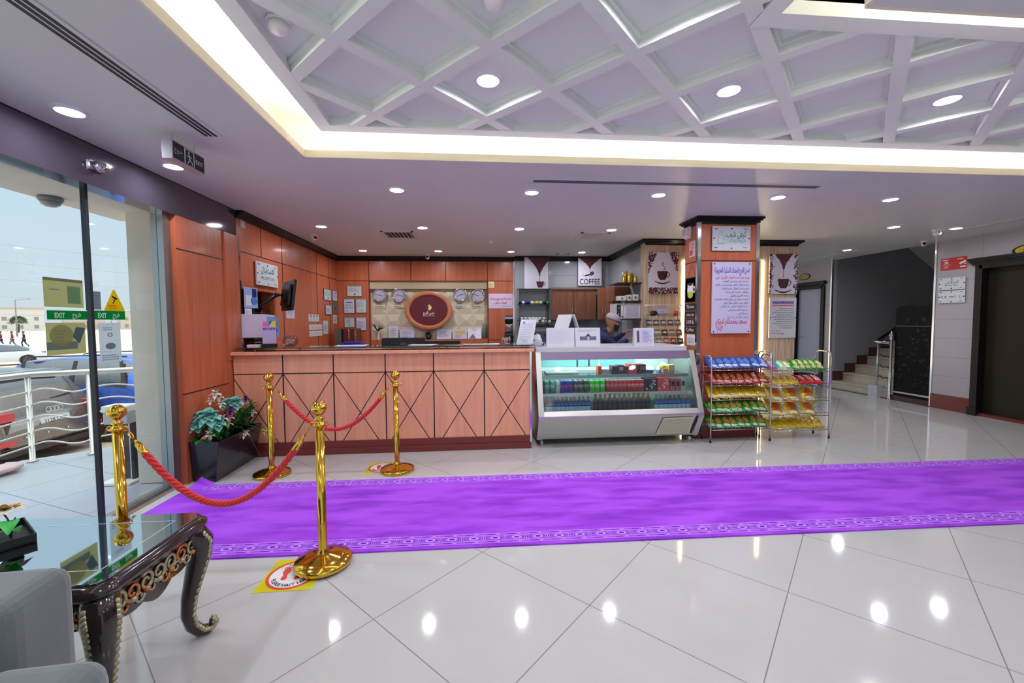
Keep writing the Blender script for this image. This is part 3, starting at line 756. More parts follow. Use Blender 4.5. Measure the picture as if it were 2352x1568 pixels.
def leaf(q, cx, cy, w, h, lean, mt, z):
    L = []; 
    for k in range(9):
        u = k/8; L.append((cx+w*sin(pi*u)*.5+lean*u, cy+h*u))
    for k in range(9):
        u = 1-k/8; L.append((cx-w*sin(pi*u)*.5+lean*u, cy+h*u))
    q.poly(L, z, mt, F)
leaf(q, .0, .0, .075, .12, .012, GOLDP, Z); leaf(q, .022, .0, .05, .09, .018, mat('gold_print_pale', (244, 226, 170), 0.4), Z+.001); leaf(q, -.024, .005, .03, .105, .004, mat('violet_print', (70, 40, 120), 0.4), Z+.0005)
q.text('غصن الفرج', 0, -.075, .085, WP, F, Z, bold=.02, width=.22); q.text('GHOSN AL FARAJ', 0, -.115, .034, GOLDP, F, Z, width=.22)
q.build('emblem', t)

# things on the ledge of the cream panel
def stand_paper(x0, x1, z1, lab, deco=None, base=PAPER, name='standing_sign', z0=RZ0):
    w, h = x1-x0, z1-z0
    q = MB(); m = Matrix.Translation((0, 0, .004)); q.box(-w/2, w/2, 0, h, -.004, .004, base)
    m = Matrix.Translation((0, h/2, .004))
    if deco: deco(q, w, h, m)
    else: lines(q, -w*.38, w*.38, -h*.35, h*.35, 6, INKGREY, m, int(x0*100) % 97)
    q.box(-w/2, w/2, -.001, .006, -.03, .03, mat('clear_acrylic', (200, 206, 214), .15))
    o = q.build(name); o.matrix_world = facing(((x0+x1)/2, YB+.035, z0+.001), (1, 0, 0), (0, .12, 1)); tag(o, lab, 'paper'); return o
stand_paper(-1.70, -1.53, 1.39, 'tall lilac sheet in an acrylic stand on the reception ledge, left of the landscape one')
stand_paper(-1.495, -1.22, 1.325, 'landscape lilac sheet in an acrylic stand on the reception ledge, under the second clock')
stand_paper(-0.785, -0.50, 1.325, 'plain lilac sheet on the ledge just right of the little plant')
def orange(q, w, h, m): q.rect(-w*.36, w*.36, -h*.02, h*.36, .0012, mat('print_orange', (236, 176, 96), .6), m); lines(q, -w*.36, w*.36, -h*.4, -h*.1, 3, INKB, m, 3)
stand_paper(-0.475, -0.20, 1.318, 'sheet with an orange block standing on the reception ledge', orange)
def shine(q, w, h, m): q.poly([(-w*.4, -h*.45), (-w*.1, 0), (w*.1, -h*.45)], .0012, INKGREY, m); q.poly([(-w*.3, h*.45), (0, h*.2), (w*.3, h*.45)], .0012, PAPER, m)
stand_paper(-0.185, 0.085, 1.33, 'glossy white framed picture at the right end of the reception ledge', shine, mat('gloss_white_sheet', (236, 238, 244), .12))
# crystal ornament and grey cylinder, little plant
t = thing('ornament', 'black branching ornament in a clear stand at the left end of the ledge', 'ornament', (-1.905, YB+.03, RZ0))
q = MB(); q.lathe([(.04, 0), (.02, .02), (.035, .15), (.05, .17), (.0, .16)], mat('crystal', (196, 200, 196), .1, spec=.8), (0, 0, 0), 14); q.build('stand', t)
q = MB()
for (x, z, dx, dz) in ((0, .16, -.12, .15), (0, .16, .09, .12), (-.05, .22, -.02, .09), (.04, .21, .09, .03), (0, .16, .03, .14)):
    q.tube([(x, 0, z), (x+dx*.5, .01, z+dz*.6), (x+dx, 0, z+dz)], [.011, .01, .004], BLACKG, 6)
q.build('branches', t)
q = MB(); q.lathe([(.042, 0), (.042, .27), (.03, .30), (0, .31)], mat('grey_cylinder', (120, 128, 124), .35), (0.15, YB+.045, RZ0), 18)
tag(q.build('canister'), 'dark grey cylinder at the right end of the reception ledge', 'canister')
GREEN1 = mat('leaf_green', (44, 110, 40), .5); GREEND = mat('leaf_dark', (26, 58, 30), .5); GREENB = mat('leaf_bright', (30, 140, 40), .5)
def leaf_blade(q, base, d, L, w, mt, droop=.3, n=5):
    """one leaf: a bent strip with a midrib fold"""
    base = Vector(base); d = Vector(d).normalized(); side = d.cross(Vector((0, 0, 1)))
    if side.length < 1e-4: side = Vector((1, 0, 0))
    side.normalize(); upv = side.cross(d).normalized(); vs = []; fs = []
    for k in range(n+1):
        u = k/n; c = base+d*L*u+Vector((0, 0, -droop*L*u*u)); ww = w*sin(pi*min(1, u*.92+.06))*.5
        vs += [c-side*ww+upv*ww*.35, c, c+side*ww+upv*ww*.35]
    for k in range(n):
        for a in (0, 1): fs.append((3*k+a, 3*k+a+1, 3*k+a+4, 3*k+a+3))
    q.add(vs, fs, mt, True)
t = thing('potted_plant', 'little dark plant in a black pot under the oval board', 'plant', (-0.945, YB+.03, RZ0))
q = MB(); q.lathe([(.045, 0), (.06, .09), (.05, .09), (0, .08)], BLACK, (0, 0, 0), 14); q.build('pot', t)
q = MB(); r = random.Random(7)
for k in range(26):
    a = r.uniform(0, 2*pi); leaf_blade(q, (0, 0, .08), (cos(a), sin(a)*.3-.2, r.uniform(.2, 1.5)), r.uniform(.08, .15), .03, (GREEN1, GREEND, GREEND)[k % 3])
q.build('foliage', t)

# pink notice and small yellow paper right of the niche
def pinkdeco(q, w, h, m):
    q.text('هنا تجد أسعد فريق يخدمك', 0, h*.10, .062, INKR, m, bold=.025, width=w*.88); q.text('الموقف مستقل', 0, -h*.18, .055, INKR, m, bold=.025, width=w*.48); q.text('إدارة الفندق', w*.22, -h*.40, .035, INKB, m, width=w*.3)
o = paper(.475, .285, front(.472, YB-.001, 1.868), 'wall_notice', 'lilac notice with red Arabic lettering beside the cream panel', 'notice', base=mat('notice_pink', (224, 206, 236), .6), frame=False, th=.004, deco=pinkdeco)
o = paper(.115, .125, front(.287, YB-.001, 2.188), 'sticky_note', 'small cream note above the lilac notice', 'note', base=mat('note_cream', (246, 226, 178), .6), frame=False, th=.003)

# ------------------------------------------------------------------ signs on the left wall, niche things
GS = mat('glass_sign_pale', (210, 216, 222), .12, spec=.7)
def plate_sign(w, h, M, lab, fn, name='wall_sign', th=.03, cat='sign'):
    t = bpy.data.objects.new(name, None); COL.objects.link(t); t.matrix_world = M; tag(t, lab, cat)
    q = MB(); q.box(-w/2, w/2, -h/2, h/2, .014, th, GS); q.build('plate', t, .002)
    q = MB()
    for (x, y) in ((0, h*.40), (0, -h*.40), (-w*.46, 0), (w*.46, 0)): q.lathe([(.009, .0), (.009, th+.004), (0, th+.005)], mat('bolt_dark', (60, 62, 60), .3, .8), (x, y, 0), 10)
    q.build('bolts', t)
    q = MB(); m = Matrix.Translation((0, 0, th)); fn(q, w, h, m); q.build('lettering', t)
    return t
MARK = mat('ink_maroon', (110, 30, 50), .6)
def corners(q, w, h, m):
    for sx in (-1, 1):
        for sy in (-1, 1):
            lines(q, sx*w*.38-w*.07, sx*w*.38+w*.07, sy*h*.38-.008, sy*h*.38+.012, 1, MARK if sx < 0 else INKGREY, m, 3+sx+sy, .012)
def rec(q, w, h, m):
    corners(q, w, h, m); q.text('الاستقبال', .0, h*.06, .10, INKG, m, bold=.02, width=w*.62); q.text('RECEPTION', 0, -h*.22, .05, INKG, m, width=w*.6)
plate_sign(.53, .285, west(-2.65, 5.485, 2.072), 'pale glass plate reading reception in green, on the left wood wall', rec)
# smoke-grey socket plate high on the wall
q = MB(); q.box(-2.65, -2.642, 4.96, 5.05, 2.55, 2.64, mat('ivory_plastic', (206, 200, 196), .4)); q.box(-2.642, -2.640, 4.985, 5.025, 2.575, 2.615, WHITE)
tag(q.build('wall_socket', None, .002), 'ivory wall plate high on the wood wall near the bulkhead', 'socket')
# blue poster stuck at the front edge of the niche
def blueposter(q, w, h, m):
    q.rect(-w*.5, w*.5, -h*.5, h*.5, .0006, mat('poster_pale_blue', (150, 180, 220), .5), m); q.rect(w*.08, w*.42, h*.05, h*.46, .0012, mat('poster_navy', (24, 34, 110), .5), m)
    q.disc((w*.22, -h*.15, .0014), w*.26, h*.2, mat('poster_sky', (70, 130, 200), .5), 20, m); q.rect(-w*.4, w*.02, -h*.38, h*.12, .0014, mat('paper_white', (222, 220, 218), .6), m); lines(q, -w*.38, 0, -h*.36, h*.1, 6, INKB, m, 3)
o = paper(.28, .235, west(-2.60, 5.03, 1.76), 'poster', 'pale blue poster at the front edge of the reception niche', 'poster', frame=False, th=.004, deco=blueposter)
o = paper(.14, .07, west(-2.60, 4.965, 1.60), 'sticker', 'small white sticker under the blue poster', 'sticker', base=mat('paper_white', (222, 220, 218), .6), frame=False, th=.003)
# white box with folded blue side
t = thing('leaflet_box', 'white cardboard leaflet box with a blue printed side at the niche', 'box', (-2.60, 5.02, 1.30))
q = MB(); q.box(-.05, .24, -.14, -.135, 0, .24, mat('box_white', (214, 208, 232), .5)); q.box(-.05, -.045, -.14, .14, 0, .24, mat('box_white', (214, 208, 232), .5)); q.box(-.05, .24, -.14, .14, 0, .005, mat('box_white', (214, 208, 232), .5)); q.box(-.05, .24, .135, .14, 0, .24, mat('box_white', (214, 208, 232), .5)); q.prism([(-.14, .24), (.14, .24), (.14, .26), (-.14, .27)], -.05, .2, mat('box_white', (214, 208, 232), .5), 'YZ'); q.build('carton', t)
q = MB(); E_ = facing((.2405, 0, 0), (0, 1, 0), (0, 0, 1)); q.rect(-.14, .14, 0, .24, 0, mat('box_blue', (120, 160, 206), .5), E_)
for k, (x, y) in enumerate(((-.06, .17), (.05, .16), (0, .10), (.07, .09))): q.disc((x, y, .001), .035, .025, mat('box_blue_dark', (62, 96, 160), .5), 14, E_)
q.build('printed_side', t)
# wire letter rack in the niche
t = thing('letter_rack', 'dark wire letter rack with papers inside the niche', 'rack', (-2.74, 5.40, 1.17))
q = MB()
for k in range(8): q.tube([(-.1, -.2, .04+k*.055), (.07, -.2, .04+k*.055), (.07, .2, .04+k*.055), (-.1, .2, .04+k*.055)], .006, BLACK, 6)
for (x, y) in ((.07, -.2), (.07, .2), (.07, 0)): q.tube([(x, y, 0), (x, y, .46)], .006, BLACK, 6)
q.build('wires', t)
q = MB()
for k in range(7): q.box(-.09, .06, -.18, .17, .055+k*.055, .068+k*.055, mat('rack_paper', (150, 146, 120), .6))
q.build('papers', t)

# monitor on a black arm
t = thing('arm_monitor', 'black monitor turned away on a jointed black wall arm', 'monitor', (-2.37, 5.48, 1.81), radians(126)); t.rotation_euler[0] = radians(7)
PLB = mat('black_plastic', (20, 20, 22), .4); PLS = mat('screen_black', (10, 12, 20), .12)
q = MB(); q.prism([(-.27, -.19), (.27, -.19), (.27, .19), (-.27, .19)], -.012, .018, PLB, 'XZ'); q.prism([(-.2, -.13), (.2, -.13), (.2, .13), (-.2, .13)], .018, .05, PLB, 'XZ'); q.build('housing', t, .008)
q = MB(); q.box(-.255, .255, -.0145, -.012, -.17, .175, PLS); q.build('screen', t)
q = MB(); q.box(-.05, .05, .05, .075, -.05, .05, PLB); q.tube([(0, .07, 0), (0, .14, -.01)], .018, PLB, 10); MI = (Matrix.Translation(t.location) @ Euler(t.rotation_euler).to_matrix().to_4x4()).inverted(); J1 = (0, .14, -.01); J2 = tuple(MI @ Vector((-2.72, 5.28, 1.63))); J3 = tuple(MI @ Vector((-3.02, 5.35, 1.60)))
q.tube([J1, J2], [.024, .032], PLB, 10); q.tube([J2, J3], .03, PLB, 10); q.sphere(J1, .03, PLB, 12, 8); q.sphere(J2, .04, PLB, 12, 8); q.build('arm', t)

# table-top things at the left end of the counter
t = thing('qr_stand', 'lilac card stand on a black foot at the left end of the counter', 'stand', (-2.30, 4.80, 1.2), radians(8))
q = MB(); q.box(-.072, .072, -.03, .03, 0, .04, BLACKG); q.build('foot', t)
q = MB(); F2 = facing((0, -.004, .04), (1, 0, 0), (0, .05, 1)); q.box(-.068, .068, 0, .19, -.004, .004, mat('card_lilac', (190, 170, 212), .5), F2); q.rect(-.06, .06, .15, .175, .005, INKP, F2); q.text('CHECK IN', 0, .155, .02, WP, F2, .006)
q.poly([(-.068, .19), (-.005, .19), (-.02, .235), (-.06, .25)], .003, mat('card_pink', (226, 110, 190), .5), F2); q.poly([(.0, .19), (.068, .19), (.068, .255), (.03, .245)], .003, mat('card_yellow', (228, 210, 40), .5), F2); q.build('card', t)
q = MB(); q.box(-2.51, -2.385, 4.735, 4.80, 1.2005, 1.232, mat('paper_white', (222, 220, 218), .6)); tag(q.build('card_stack', None, .002), 'low stack of white cards beside the lilac card stand', 'cards')
t = thing('candy_bowl', 'clear cut glass bowl of sweets on the counter', 'bowl', (-2.085, 4.82, 1.2005))
q = MB(); q.lathe([(.03, 0), (.06, .02), (.082, .06), (.072, .11), (.05, .125)], glass_mat('bowl_glass', (226, 214, 220), .16), (0, 0, 0), 18, cap=False); q.build('glass_bowl', t)
q = MB(); r = random.Random(4)
for k in range(26):
    a = r.uniform(0, 2*pi); rr = .06*math.sqrt(r.random()); q.sphere((rr*cos(a), rr*sin(a), .02+r.uniform(0, .055)), .012, (WP, mat('sweet_pink', (220, 150, 150), .4), mat('sweet_gold', (214, 190, 130), .4))[k % 3], 8, 6)
o = q.build('sweets', t); o['kind'] = 'stuff'
# papers lying on the counter
r = random.Random(9)
for k, (x, y, rz, w, h) in enumerate(((-1.42, 4.83, .1, .34, .2), (-0.62, 4.82, -.15, .30, .2), (0.05, 4.82, .05, .42, .16))):
    q = MB(); q.box(-w/2, w/2, -h/2, h/2, 0, .004, mat('paper_white', (222, 220, 218), .6)); m = Matrix.Translation((0, 0, .004)); lines(q, -w*.4, w*.4, -h*.4, h*.4, 8, INKGREY, m, k)
    q.box(-w/2+.03, w/2-.02, -h/2, h/2-.02, -.003, 0, PAPER)
    o = q.build('loose_papers', None, 0, 2, (x, y, 1.2045)); o.rotation_euler[2] = rz
    tag(o, ('loose printed sheets lying on the counter in front of the left arm monitor', 'loose printed sheets lying on the counter near the black computer screens', 'long printed sheets lying at the right end of the counter')[k], 'papers')
# computer screens behind the counter
def desk_monitor(x, z0, w, lab):
    t = thing('desktop_monitor', lab, 'monitor', (x, 5.42, 0.76))
    h = .32; zc = z0-h/2-.76
    q = MB(); q.box(-w/2, w/2, -.02, .012, zc-h/2, zc+h/2, PLB); q.box(-w*.3, w*.3, -.045, -.02, zc-h*.3, zc+h*.3, PLB); q.build('housing', t, .006)
    q = MB(); q.box(-w/2+.012, w/2-.012, .012, .0135, zc-h/2+.015, zc+h/2-.015, PLS); q.build('screen', t)
    q = MB(); F = front(0, -.0455, zc+.07); q.disc((0, 0, 0), .027, .027, mat('logo_grey', (170, 176, 182), .3, .6), 28, F, .86); q.text('DELL', 0, -.007, .02, mat('logo_grey', (170, 176, 182), .3, .6), F, 0.0005, bold=.02, width=.04); q.build('ring_logo', t)
    q = MB(); q.box(-.03, .03, -.05, -.03, 0, zc, PLB); q.box(-.11, .11, -.1, .08, 0, .012, PLB); q.build('stand', t)
desk_monitor(-0.945, 1.268, .545, 'larger black computer monitor seen from behind over the counter')
desk_monitor(-0.445, 1.225, .45, 'smaller black computer monitor seen from behind right of the larger one')
# high-backed chair, blue cap on a seat behind the counter
t = thing('cabinet', 'dark wooden cabinet with a chrome handled side in the reception corner', 'cabinet', (-2.35, 7.6, 0))
q = MB(); q.box(-.17, .19, 0, .35, 0, 1.36, WOODD); q.build('body', t, .004)
q = MB(); q.box(-.172, -.05, -.02, 0, 0.1, 1.36, mat('pewter_panel', (110, 120, 112), .3, .4)); q.box(-.05, -.03, -.03, 0, .05, 1.36, BLACKG); q.build('side_panel', t)
q = MB(); q.tube([(.07, -.012, .95), (.07, -.012, 1.34)], .004, STEEL, 6); q.tube([(.18, -.012, .95), (.18, -.012, 1.34)], .004, STEEL, 6); q.build('handle', t)
t = thing('swivel_chair', 'blue backed swivel chair behind the reception counter', 'chair', (-1.82, 6.2, 0))
BLU = mat('blue_fabric', (34, 30, 150), .8)
q = MB(); q.prism([(-.2, 0.75), (.2, 0.75), (.19, 1.155), (.1, 1.19), (-.1, 1.19), (-.19, 1.155)], -.03, .03, BLU, 'XZ'); q.build('backrest', t, .02)
q = MB(); q.box(-.22, .22, -.42, .02, .45, .53, BLU); q.build('seat', t, .02)
q = MB(); q.lathe([(.02, .08), (.02, .45)], STEEL, (0, -.2, 0), 10); 
for k in range(5): a = k*2*pi/5; q.tube([(0, -.2, .1), (.26*cos(a), -.2+.26*sin(a), .03)], .015, BLACK, 6)
q.build('base', t)
# ------------------------------------------------------------------ refrigerated display case
FX0, FX1 = 0.715, 2.615
KY, KZ = 4.60, 0.372          # knee
TY, TZ = 4.87, 1.00           # top of the sloping glass
GY0, GZ0 = 4.625, 0.435       # foot of the glass
t = thing('display_fridge', 'stainless steel refrigerated display case with sloping glass front', 'fridge', (0, 0, 0))
STEELB = mat('case_steel', (200, 198, 194), 0.36, 1.0)
INNER = mat('case_liner', (226, 240, 238), 0.4); TEALG = mat('case_rear_door', (136, 206, 206), 0.2)
q = MB(); q.prism([(KY, KZ), (4.735, 0.085), (5.55, 0.085), (5.55, 0.37), (4.66, 0.37)], FX0+.03, FX1-.03, STEELB, 'YZ'); q.build('lower_panel', t)
q = MB(); q.prism([(KY-.004, KZ-.01), (KY-.004, KZ+.01), (GY0, GZ0), (GY0+.03, GZ0), (GY0+.03, KZ), ], FX0+.03, FX1-.03, STEELB, 'YZ'); q.build('knee_rail', t, .004)
def end(x0, x1):
    e = MB(); e.prism([(KY-.012, KZ-.03), (KY-.012, KZ+.012), (TY-.03, 1.1), (TY+.03, 1.1), (GY0+.06, GZ0), (GY0+.06, .30), (4.80, .078), (4.73, .078)], x0, x1, STEELB, 'YZ')
    e.prism([(GY0+.055, .37), (TY+.025, 1.1), (5.55, 1.1), (5.55, .08), (4.78, .08)], x0+.008, x1-.008, STEELB, 'YZ'); return e.build('end_frame', t, .003)
end(FX0-.03, FX0+.035); end(FX1-.035, FX1+.03)
q = MB(); q.box(FX0-.02, FX1-.06, TY-.02, 5.55, 1.095, 1.155, mat('case_top_white', (206, 206, 210), .3)); q.build('top_slab', t, .004)
q = MB(); q.prism([(TY-.005, TZ), (TY-.02, 1.095), (TY+.06, 1.095), (TY+.06, TZ)], FX0+.035, FX1-.035, STEELB, 'YZ'); q.build('upper_rail', t)
q = MB(); q.prism([(GY0, GZ0), (TY, TZ), (TY+.008, TZ), (GY0+.008, GZ0)], FX0+.036, FX1-.036, CGLASS, 'YZ'); q.build('front_glass', t)
q = MB(); q.box(FX0+.03, FX1-.03, 5.40, 5.42, .38, 1.09, INNER); q.box(FX0+.03, FX1-.03, 4.66, 5.42, .375, .385, mat('case_floor', (150, 160, 166), .4)); q.box(FX0+.03, FX1-.03, TY+.06, 5.42, 1.08, 1.09, INNER)
q.box(FX0+.05, FX0+.9, 5.39, 5.40, .86, 1.05, TEALG); q.box(FX0+.93, FX1-.5, 5.39, 5.40, .86, 1.05, TEALG); q.box(FX0+.60, FX0+.62, 5.385, 5.395, .86, 1.05, BLACK); q.box(FX0+.76, FX0+.78, 5.385, 5.395, .86, 1.05, BLACK); q.build('liner', t)
def shelf(z, yf, name='shelf'):
    e = MB(); e.box(FX0+.04, FX1-.04, yf, 5.39, z-.012, z, glass_mat('shelf_glass', (200, 220, 222), .08)); e.box(FX0+.04, FX1-.04, yf-.012, yf, z-.03, z+.004, STEEL); return e.build(name, t)
S1, S2, S0 = 0.812, 0.612, 0.386
shelf(S1, 4.86); shelf(S2, 4.76)
q = MB(); q.box(FX0+.06, FX1-.06, TY+.07, TY+.10, 1.05, 1.075, mat('case_tube_light', (240, 255, 252), .5, emit=34.0)); q.build('tube_light', t)
q = MB(); n_ = Vector((KY-4.735, KZ-.085)).normalized()
# grille on the lower panel
u0, u1 = .16, .84
def lp(x, u, o=.004): return (x, 4.735+(KY-4.735)*u-o, .085+(KZ-.085)*u+o*-.45)
GR = mat('grille_ivory', (206, 204, 178), .5)
q.add([lp(2.115, .12), lp(2.53, .15), lp(2.52, .88), lp(2.16, .86), lp(2.115, .12, .012), lp(2.53, .15, .012), lp(2.52, .88, .012), lp(2.16, .86, .012)], [(4, 5, 6, 7), (0, 1, 5, 4), (1, 2, 6, 5), (2, 3, 7, 6), (3, 0, 4, 7)], GR)
q.build('grille_frame', t)
q = MB()
for k in range(14):
    u = .2+k*.045; q.add([lp(2.145, u, .0135), lp(2.505, u+.004, .0135), lp(2.503, u+.022, .0135), lp(2.147, u+.018, .0135)], [(0, 1, 2, 3)], mat('grille_slat', (186, 184, 158), .5))
q.build('grille_slats', t)
q = MB(); q.add([lp(2.535, .1, .005), lp(2.565, .1, .005), lp(2.585, .9, .005), lp(2.562, .9, .005)], [(0, 1, 2, 3)], BLACK); q.build('side_slot', t)
for (x, y) in ((0.75, 4.80), (2.56, 4.78), (0.75, 5.45), (2.56, 5.45)):
    q = MB(); Mc = Matrix.Translation((x, y, .032)) @ Matrix.Rotation(pi/2, 4, 'Y'); q.lathe([(.032, -.014), (.032, .014)], mat('caster_grey', (186, 188, 190), .4), (0, 0, 0), 18, Mc); q.lathe([(.012, -.016), (.012, .016)], STEEL, (0, 0, 0), 12, Mc); q.box(x-.02, x+.02, y-.02, y+.02, .06, .09, BLACK); q.build('caster', t)

# contents: cans, cartons, bottles (each a thing)
def can(name, x, y, z, col, top, lab, grp, spot=None, h=.125, r_=.032):
    cm = mat(name+'_'+str(col), col, .3, .25)
    if (name, col, spot) not in PROTO:
        t = thing(name, '', 'can')
        q = MB(); q.lathe([(r_*.82, 0), (r_, .01), (r_, h-.016), (r_*.84, h-.003)], cm, (0, 0, 0), 18)
        if spot:
            for a in (-.5, .5, -1.6):
                vs = []; 
                for k in range(12):
                    b_ = 2*pi*k/12; aa = a-pi/2+.42*cos(b_); vs.append(((r_+.0006)*cos(aa), (r_+.0006)*sin(aa), h*.55+.02*sin(b_)))
                q.add(vs, [list(range(12))], mat('spot_'+str(spot), spot, .4))
        q.build('body', t)
        q = MB(); q.lathe([(r_*.84, h-.003), (r_*.8, h), (r_*.76, h-.004), (0, h-.004)], mat('can_lid', (196, 196, 200), .25, .9), (0, 0, 0), 16, cap=False); q.build('lid', t)
        PROTO[(name, col, spot)] = t; t.location = (x, y, z); t['label'] = lab; t['group'] = grp; return t
    return dup(PROTO[(name, col, spot)], (x, y, z), None, lab, grp)
PROTO = {}
def fx(px): return 0.759+(px-1248)/330.0*1.73
nth = ['first', 'second', 'third', 'fourth', 'fifth', 'sixth', 'seventh', 'eighth', 'ninth', 'tenth', 'eleventh', 'twelfth']
def cans(px0, px1, n, col, nm, what, spot=None, y=4.83, deep=2, h=.145):
    for k in range(n):
        x = fx(px0+(px1-px0)*(k+.5)/n)
        for d in range(deep):
            lab = 'can of %s, front row of middle fridge shelf, %s from left' % (what, nth[k]) if d == 0 else 'can of %s, %s of its back row on the middle fridge shelf' % (what, nth[k])
            can(nm, x, y+d*.075, S2+.001, col, None, lab, 'cans of '+what, spot, h)
cans(1253, 1279, 2, (96, 176, 140), 'soda_can', 'pale green drink', (226, 232, 226)); cans(1280, 1290, 1, (214, 232, 224), 'soda_can', 'white drink', (120, 180, 150))
cans(1291, 1320, 3, (26, 62, 160), 'soda_can', 'blue spotted drink', (226, 90, 90)); cans(1321, 1356, 3, (70, 88, 78), 'soda_can', 'dark green drink', (186, 190, 160)); cans(1358, 1394, 3, (60, 214, 30), 'soda_can', 'bright lime drink', (220, 240, 210))
cans(1397, 1447, 5, (196, 70, 74), 'soda_can', 'dull red drink', (224, 140, 140)); cans(1448, 1486, 4, (204, 36, 48), 'soda_can', 'bright red drink', (236, 190, 190))
def pack(name, px0, px1, z, y, h, d, col, lab, cat='carton', deco=None, grp=None):
    x0, x1 = fx(px0), fx(px1); q = MB(); q.box(x0+.003, x1-.003, y, y+d, z+.001, z+h, mat('pack_'+str(col), col, .45))
    F = front((x0+x1)/2, y-.0006, z+h/2); w = x1-x0-.006
    if deco: deco(q, w, h, F)
    return tag(q.build(name, None, .002), lab, cat, grp)
def scr(q, w, h, F): 
    r = random.Random(2); 
    for k in range(9): q.rect(*(lambda a: (a, a+w*.12))(r.uniform(-w*.45, w*.3)), *(lambda a: (a, a+h*.1))(r.uniform(-h*.4, h*.3)), .0005, mat('pack_white', (220, 214, 212), .5), F)
def lab_(col): 
    def f(q, w, h, F): q.rect(-w*.35, w*.35, -h*.1, h*.3, .0005, mat('label_'+str(col), col, .5), F)
    return f
pack('drink_multipack', 1487, 1516, S2, 4.80, .155, .14, (38, 34, 38), 'black printed drink multipack on the middle fridge shelf', deco=scr)
pack('drink_multipack', 1517, 1546, S2, 4.80, .165, .14, (214, 70, 72), 'red printed drink multipack on the middle fridge shelf', deco=scr)
for k in range(3): pack('juice_carton', 1548+k*12.4, 1559.5+k*12.4, S2, 4.80, .15, .1, (196, 176, 160) if k == 2 else (190, 96, 92), 'small juice carton with dark label at right of middle fridge shelf, %s of three' % nth[k], deco=lab_((34, 44, 38)), grp='juice cartons')
# upper shelf
pack('snack_box', 1385, 1394, S1, 4.95, .10, .1, (214, 84, 52), 'orange and white snack box at the left of the packed top fridge shelf', 'box')
pack('foil_pack', 1395, 1414, S1, 4.95, .06, .14, (186, 190, 196), 'silver foil pack on the top fridge shelf', 'pack')
pack('chocolate_box', 1417, 1431, S1, 4.93, .10, .12, (70, 34, 36), 'dark brown chocolate box on the top fridge shelf, left of the pale labelled one', 'box')
pack('chocolate_box', 1432, 1447, S1, 4.93, .11, .12, (84, 60, 70), 'purple brown chocolate box with a pale label on the top fridge shelf', 'box', lab_((190, 186, 190)))
pack('chocolate_box', 1448, 1457, S1, 4.93, .095, .12, (92, 56, 34), 'narrow brown box on the top fridge shelf beside the red one', 'box')
pack('chocolate_box', 1458, 1479, S1, 4.93, .12, .14, (206, 60, 70), 'red box on the top fridge shelf', 'box')
pack('chocolate_box', 1481, 1500, S1, 4.93, .115, .14, (48, 36, 34), 'black box with a bronze swirl on the top fridge shelf', 'box', lab_((150, 110, 84)))
def tray(px0, px1, z, y, col, lab, h=.05):
    x0, x1 = fx(px0), fx(px1); c = (x0+x1)/2; w = (x1-x0)/2; q = MB(); q.lathe([(w*.7, 0), (w, h*.8), (w*.96, h*.85), (w*.66, .008)], mat('tray_'+str(col), col, .35), (c, y, z+.001), 20, None, True, False); q.disc((c, y, z+.006), w*.68, w*.68, mat('tray_'+str(col), col, .35), 20)
    q.lathe([(w*.95, h*.8), (w*.6, h*1.5), (0, h*1.7)], mat('tray_lid', (206, 222, 230), .15), (c, y, z), 18, None, True, False); return tag(q.build('snack_tub'), lab, 'tub')
tray(1502, 1528, S1, 5.02, (50, 130, 180), 'blue tub with a clear lid on the top fridge shelf'); tray(1530, 1542, S1, 5.0, (176, 190, 206), 'small clear tub beside the blue tub on the top fridge shelf')
pack('snack_box', 1543, 1556, S1, 4.95, .055, .1, (214, 160, 150), 'pink snack pack at the right of the top fridge shelf', 'box'); pack('snack_box', 1557, 1572, S1, 4.95, .10, .1, (214, 170, 90), 'yellow snack box at the right end of the top fridge shelf', 'box', lab_((230, 214, 196)))
tray(1538, 1556, S1+.056, 5.0, (222, 214, 40), 'bright yellow tub on top of the pink snack pack', .045)
pack('foil_tray', 1264, 1342, S1, 5.0, .022, .2, (150, 150, 146), 'flat grey tray alone at the left of the top fridge shelf', 'tray')
# lower deck: bottles
WB = glass_mat('water_bottle', (176, 204, 224), .10); CAPB = mat('bottle_cap_blue', (36, 84, 176), .4); LABW = mat('bottle_label', (170, 196, 216), .5); LABB = mat('bottle_band', (60, 110, 180), .5)
def make_bottle(nm, body, label, capm):
    t = thing(nm, '', 'bottle'); h = .2
    q = MB(); q.lathe([(.026, 0), (.03, .008), (.03, .118), (.026, .135), (.013, .165), (.013, .178)], body, (0, 0, 0), 16); q.build('body', t)
    q = MB(); q.lathe([(.0303, .03), (.0303, .085)], label, (0, 0, 0), 16, cap=False); q.lathe([(.0303, .1), (.0303, .116), (.0268, .132)], LABB if body is WB else label, (0, 0, 0), 16, cap=False); q.build('label', t)
    q = MB(); q.lathe([(.0145, .178), (.0145, .196), (.012, .2)], capm, (0, 0, 0), 14); q.build('cap', t)
    return t
wb = make_bottle('water_bottle', WB, LABW, CAPB); first = True
for px0, px1, n, side in ((1253, 1275, 3, 'left'), (1277, 1354, 8, 'left'), (1503, 1588, 8, 'right')):
    for k in range(n):
        x = fx(px0+(px1-px0)*(k+.5)/n)
        lab = 'blue capped water bottle, %s from left in %s block of fridge floor' % (nth[k], side if n == 8 else 'far left')
        if first: first = False; wb.location = (x, 4.725, S0+.001); wb['label'] = lab; wb['group'] = 'water bottles in the display fridge'
        else: dup(wb, (x, 4.725, S0+.001), None, lab, 'water bottles in the display fridge')
db = make_bottle('drink_bottle', mat('dark_bottle', (38, 42, 48), .2), mat('dark_label', (60, 62, 70), .5), BLACK); first = True
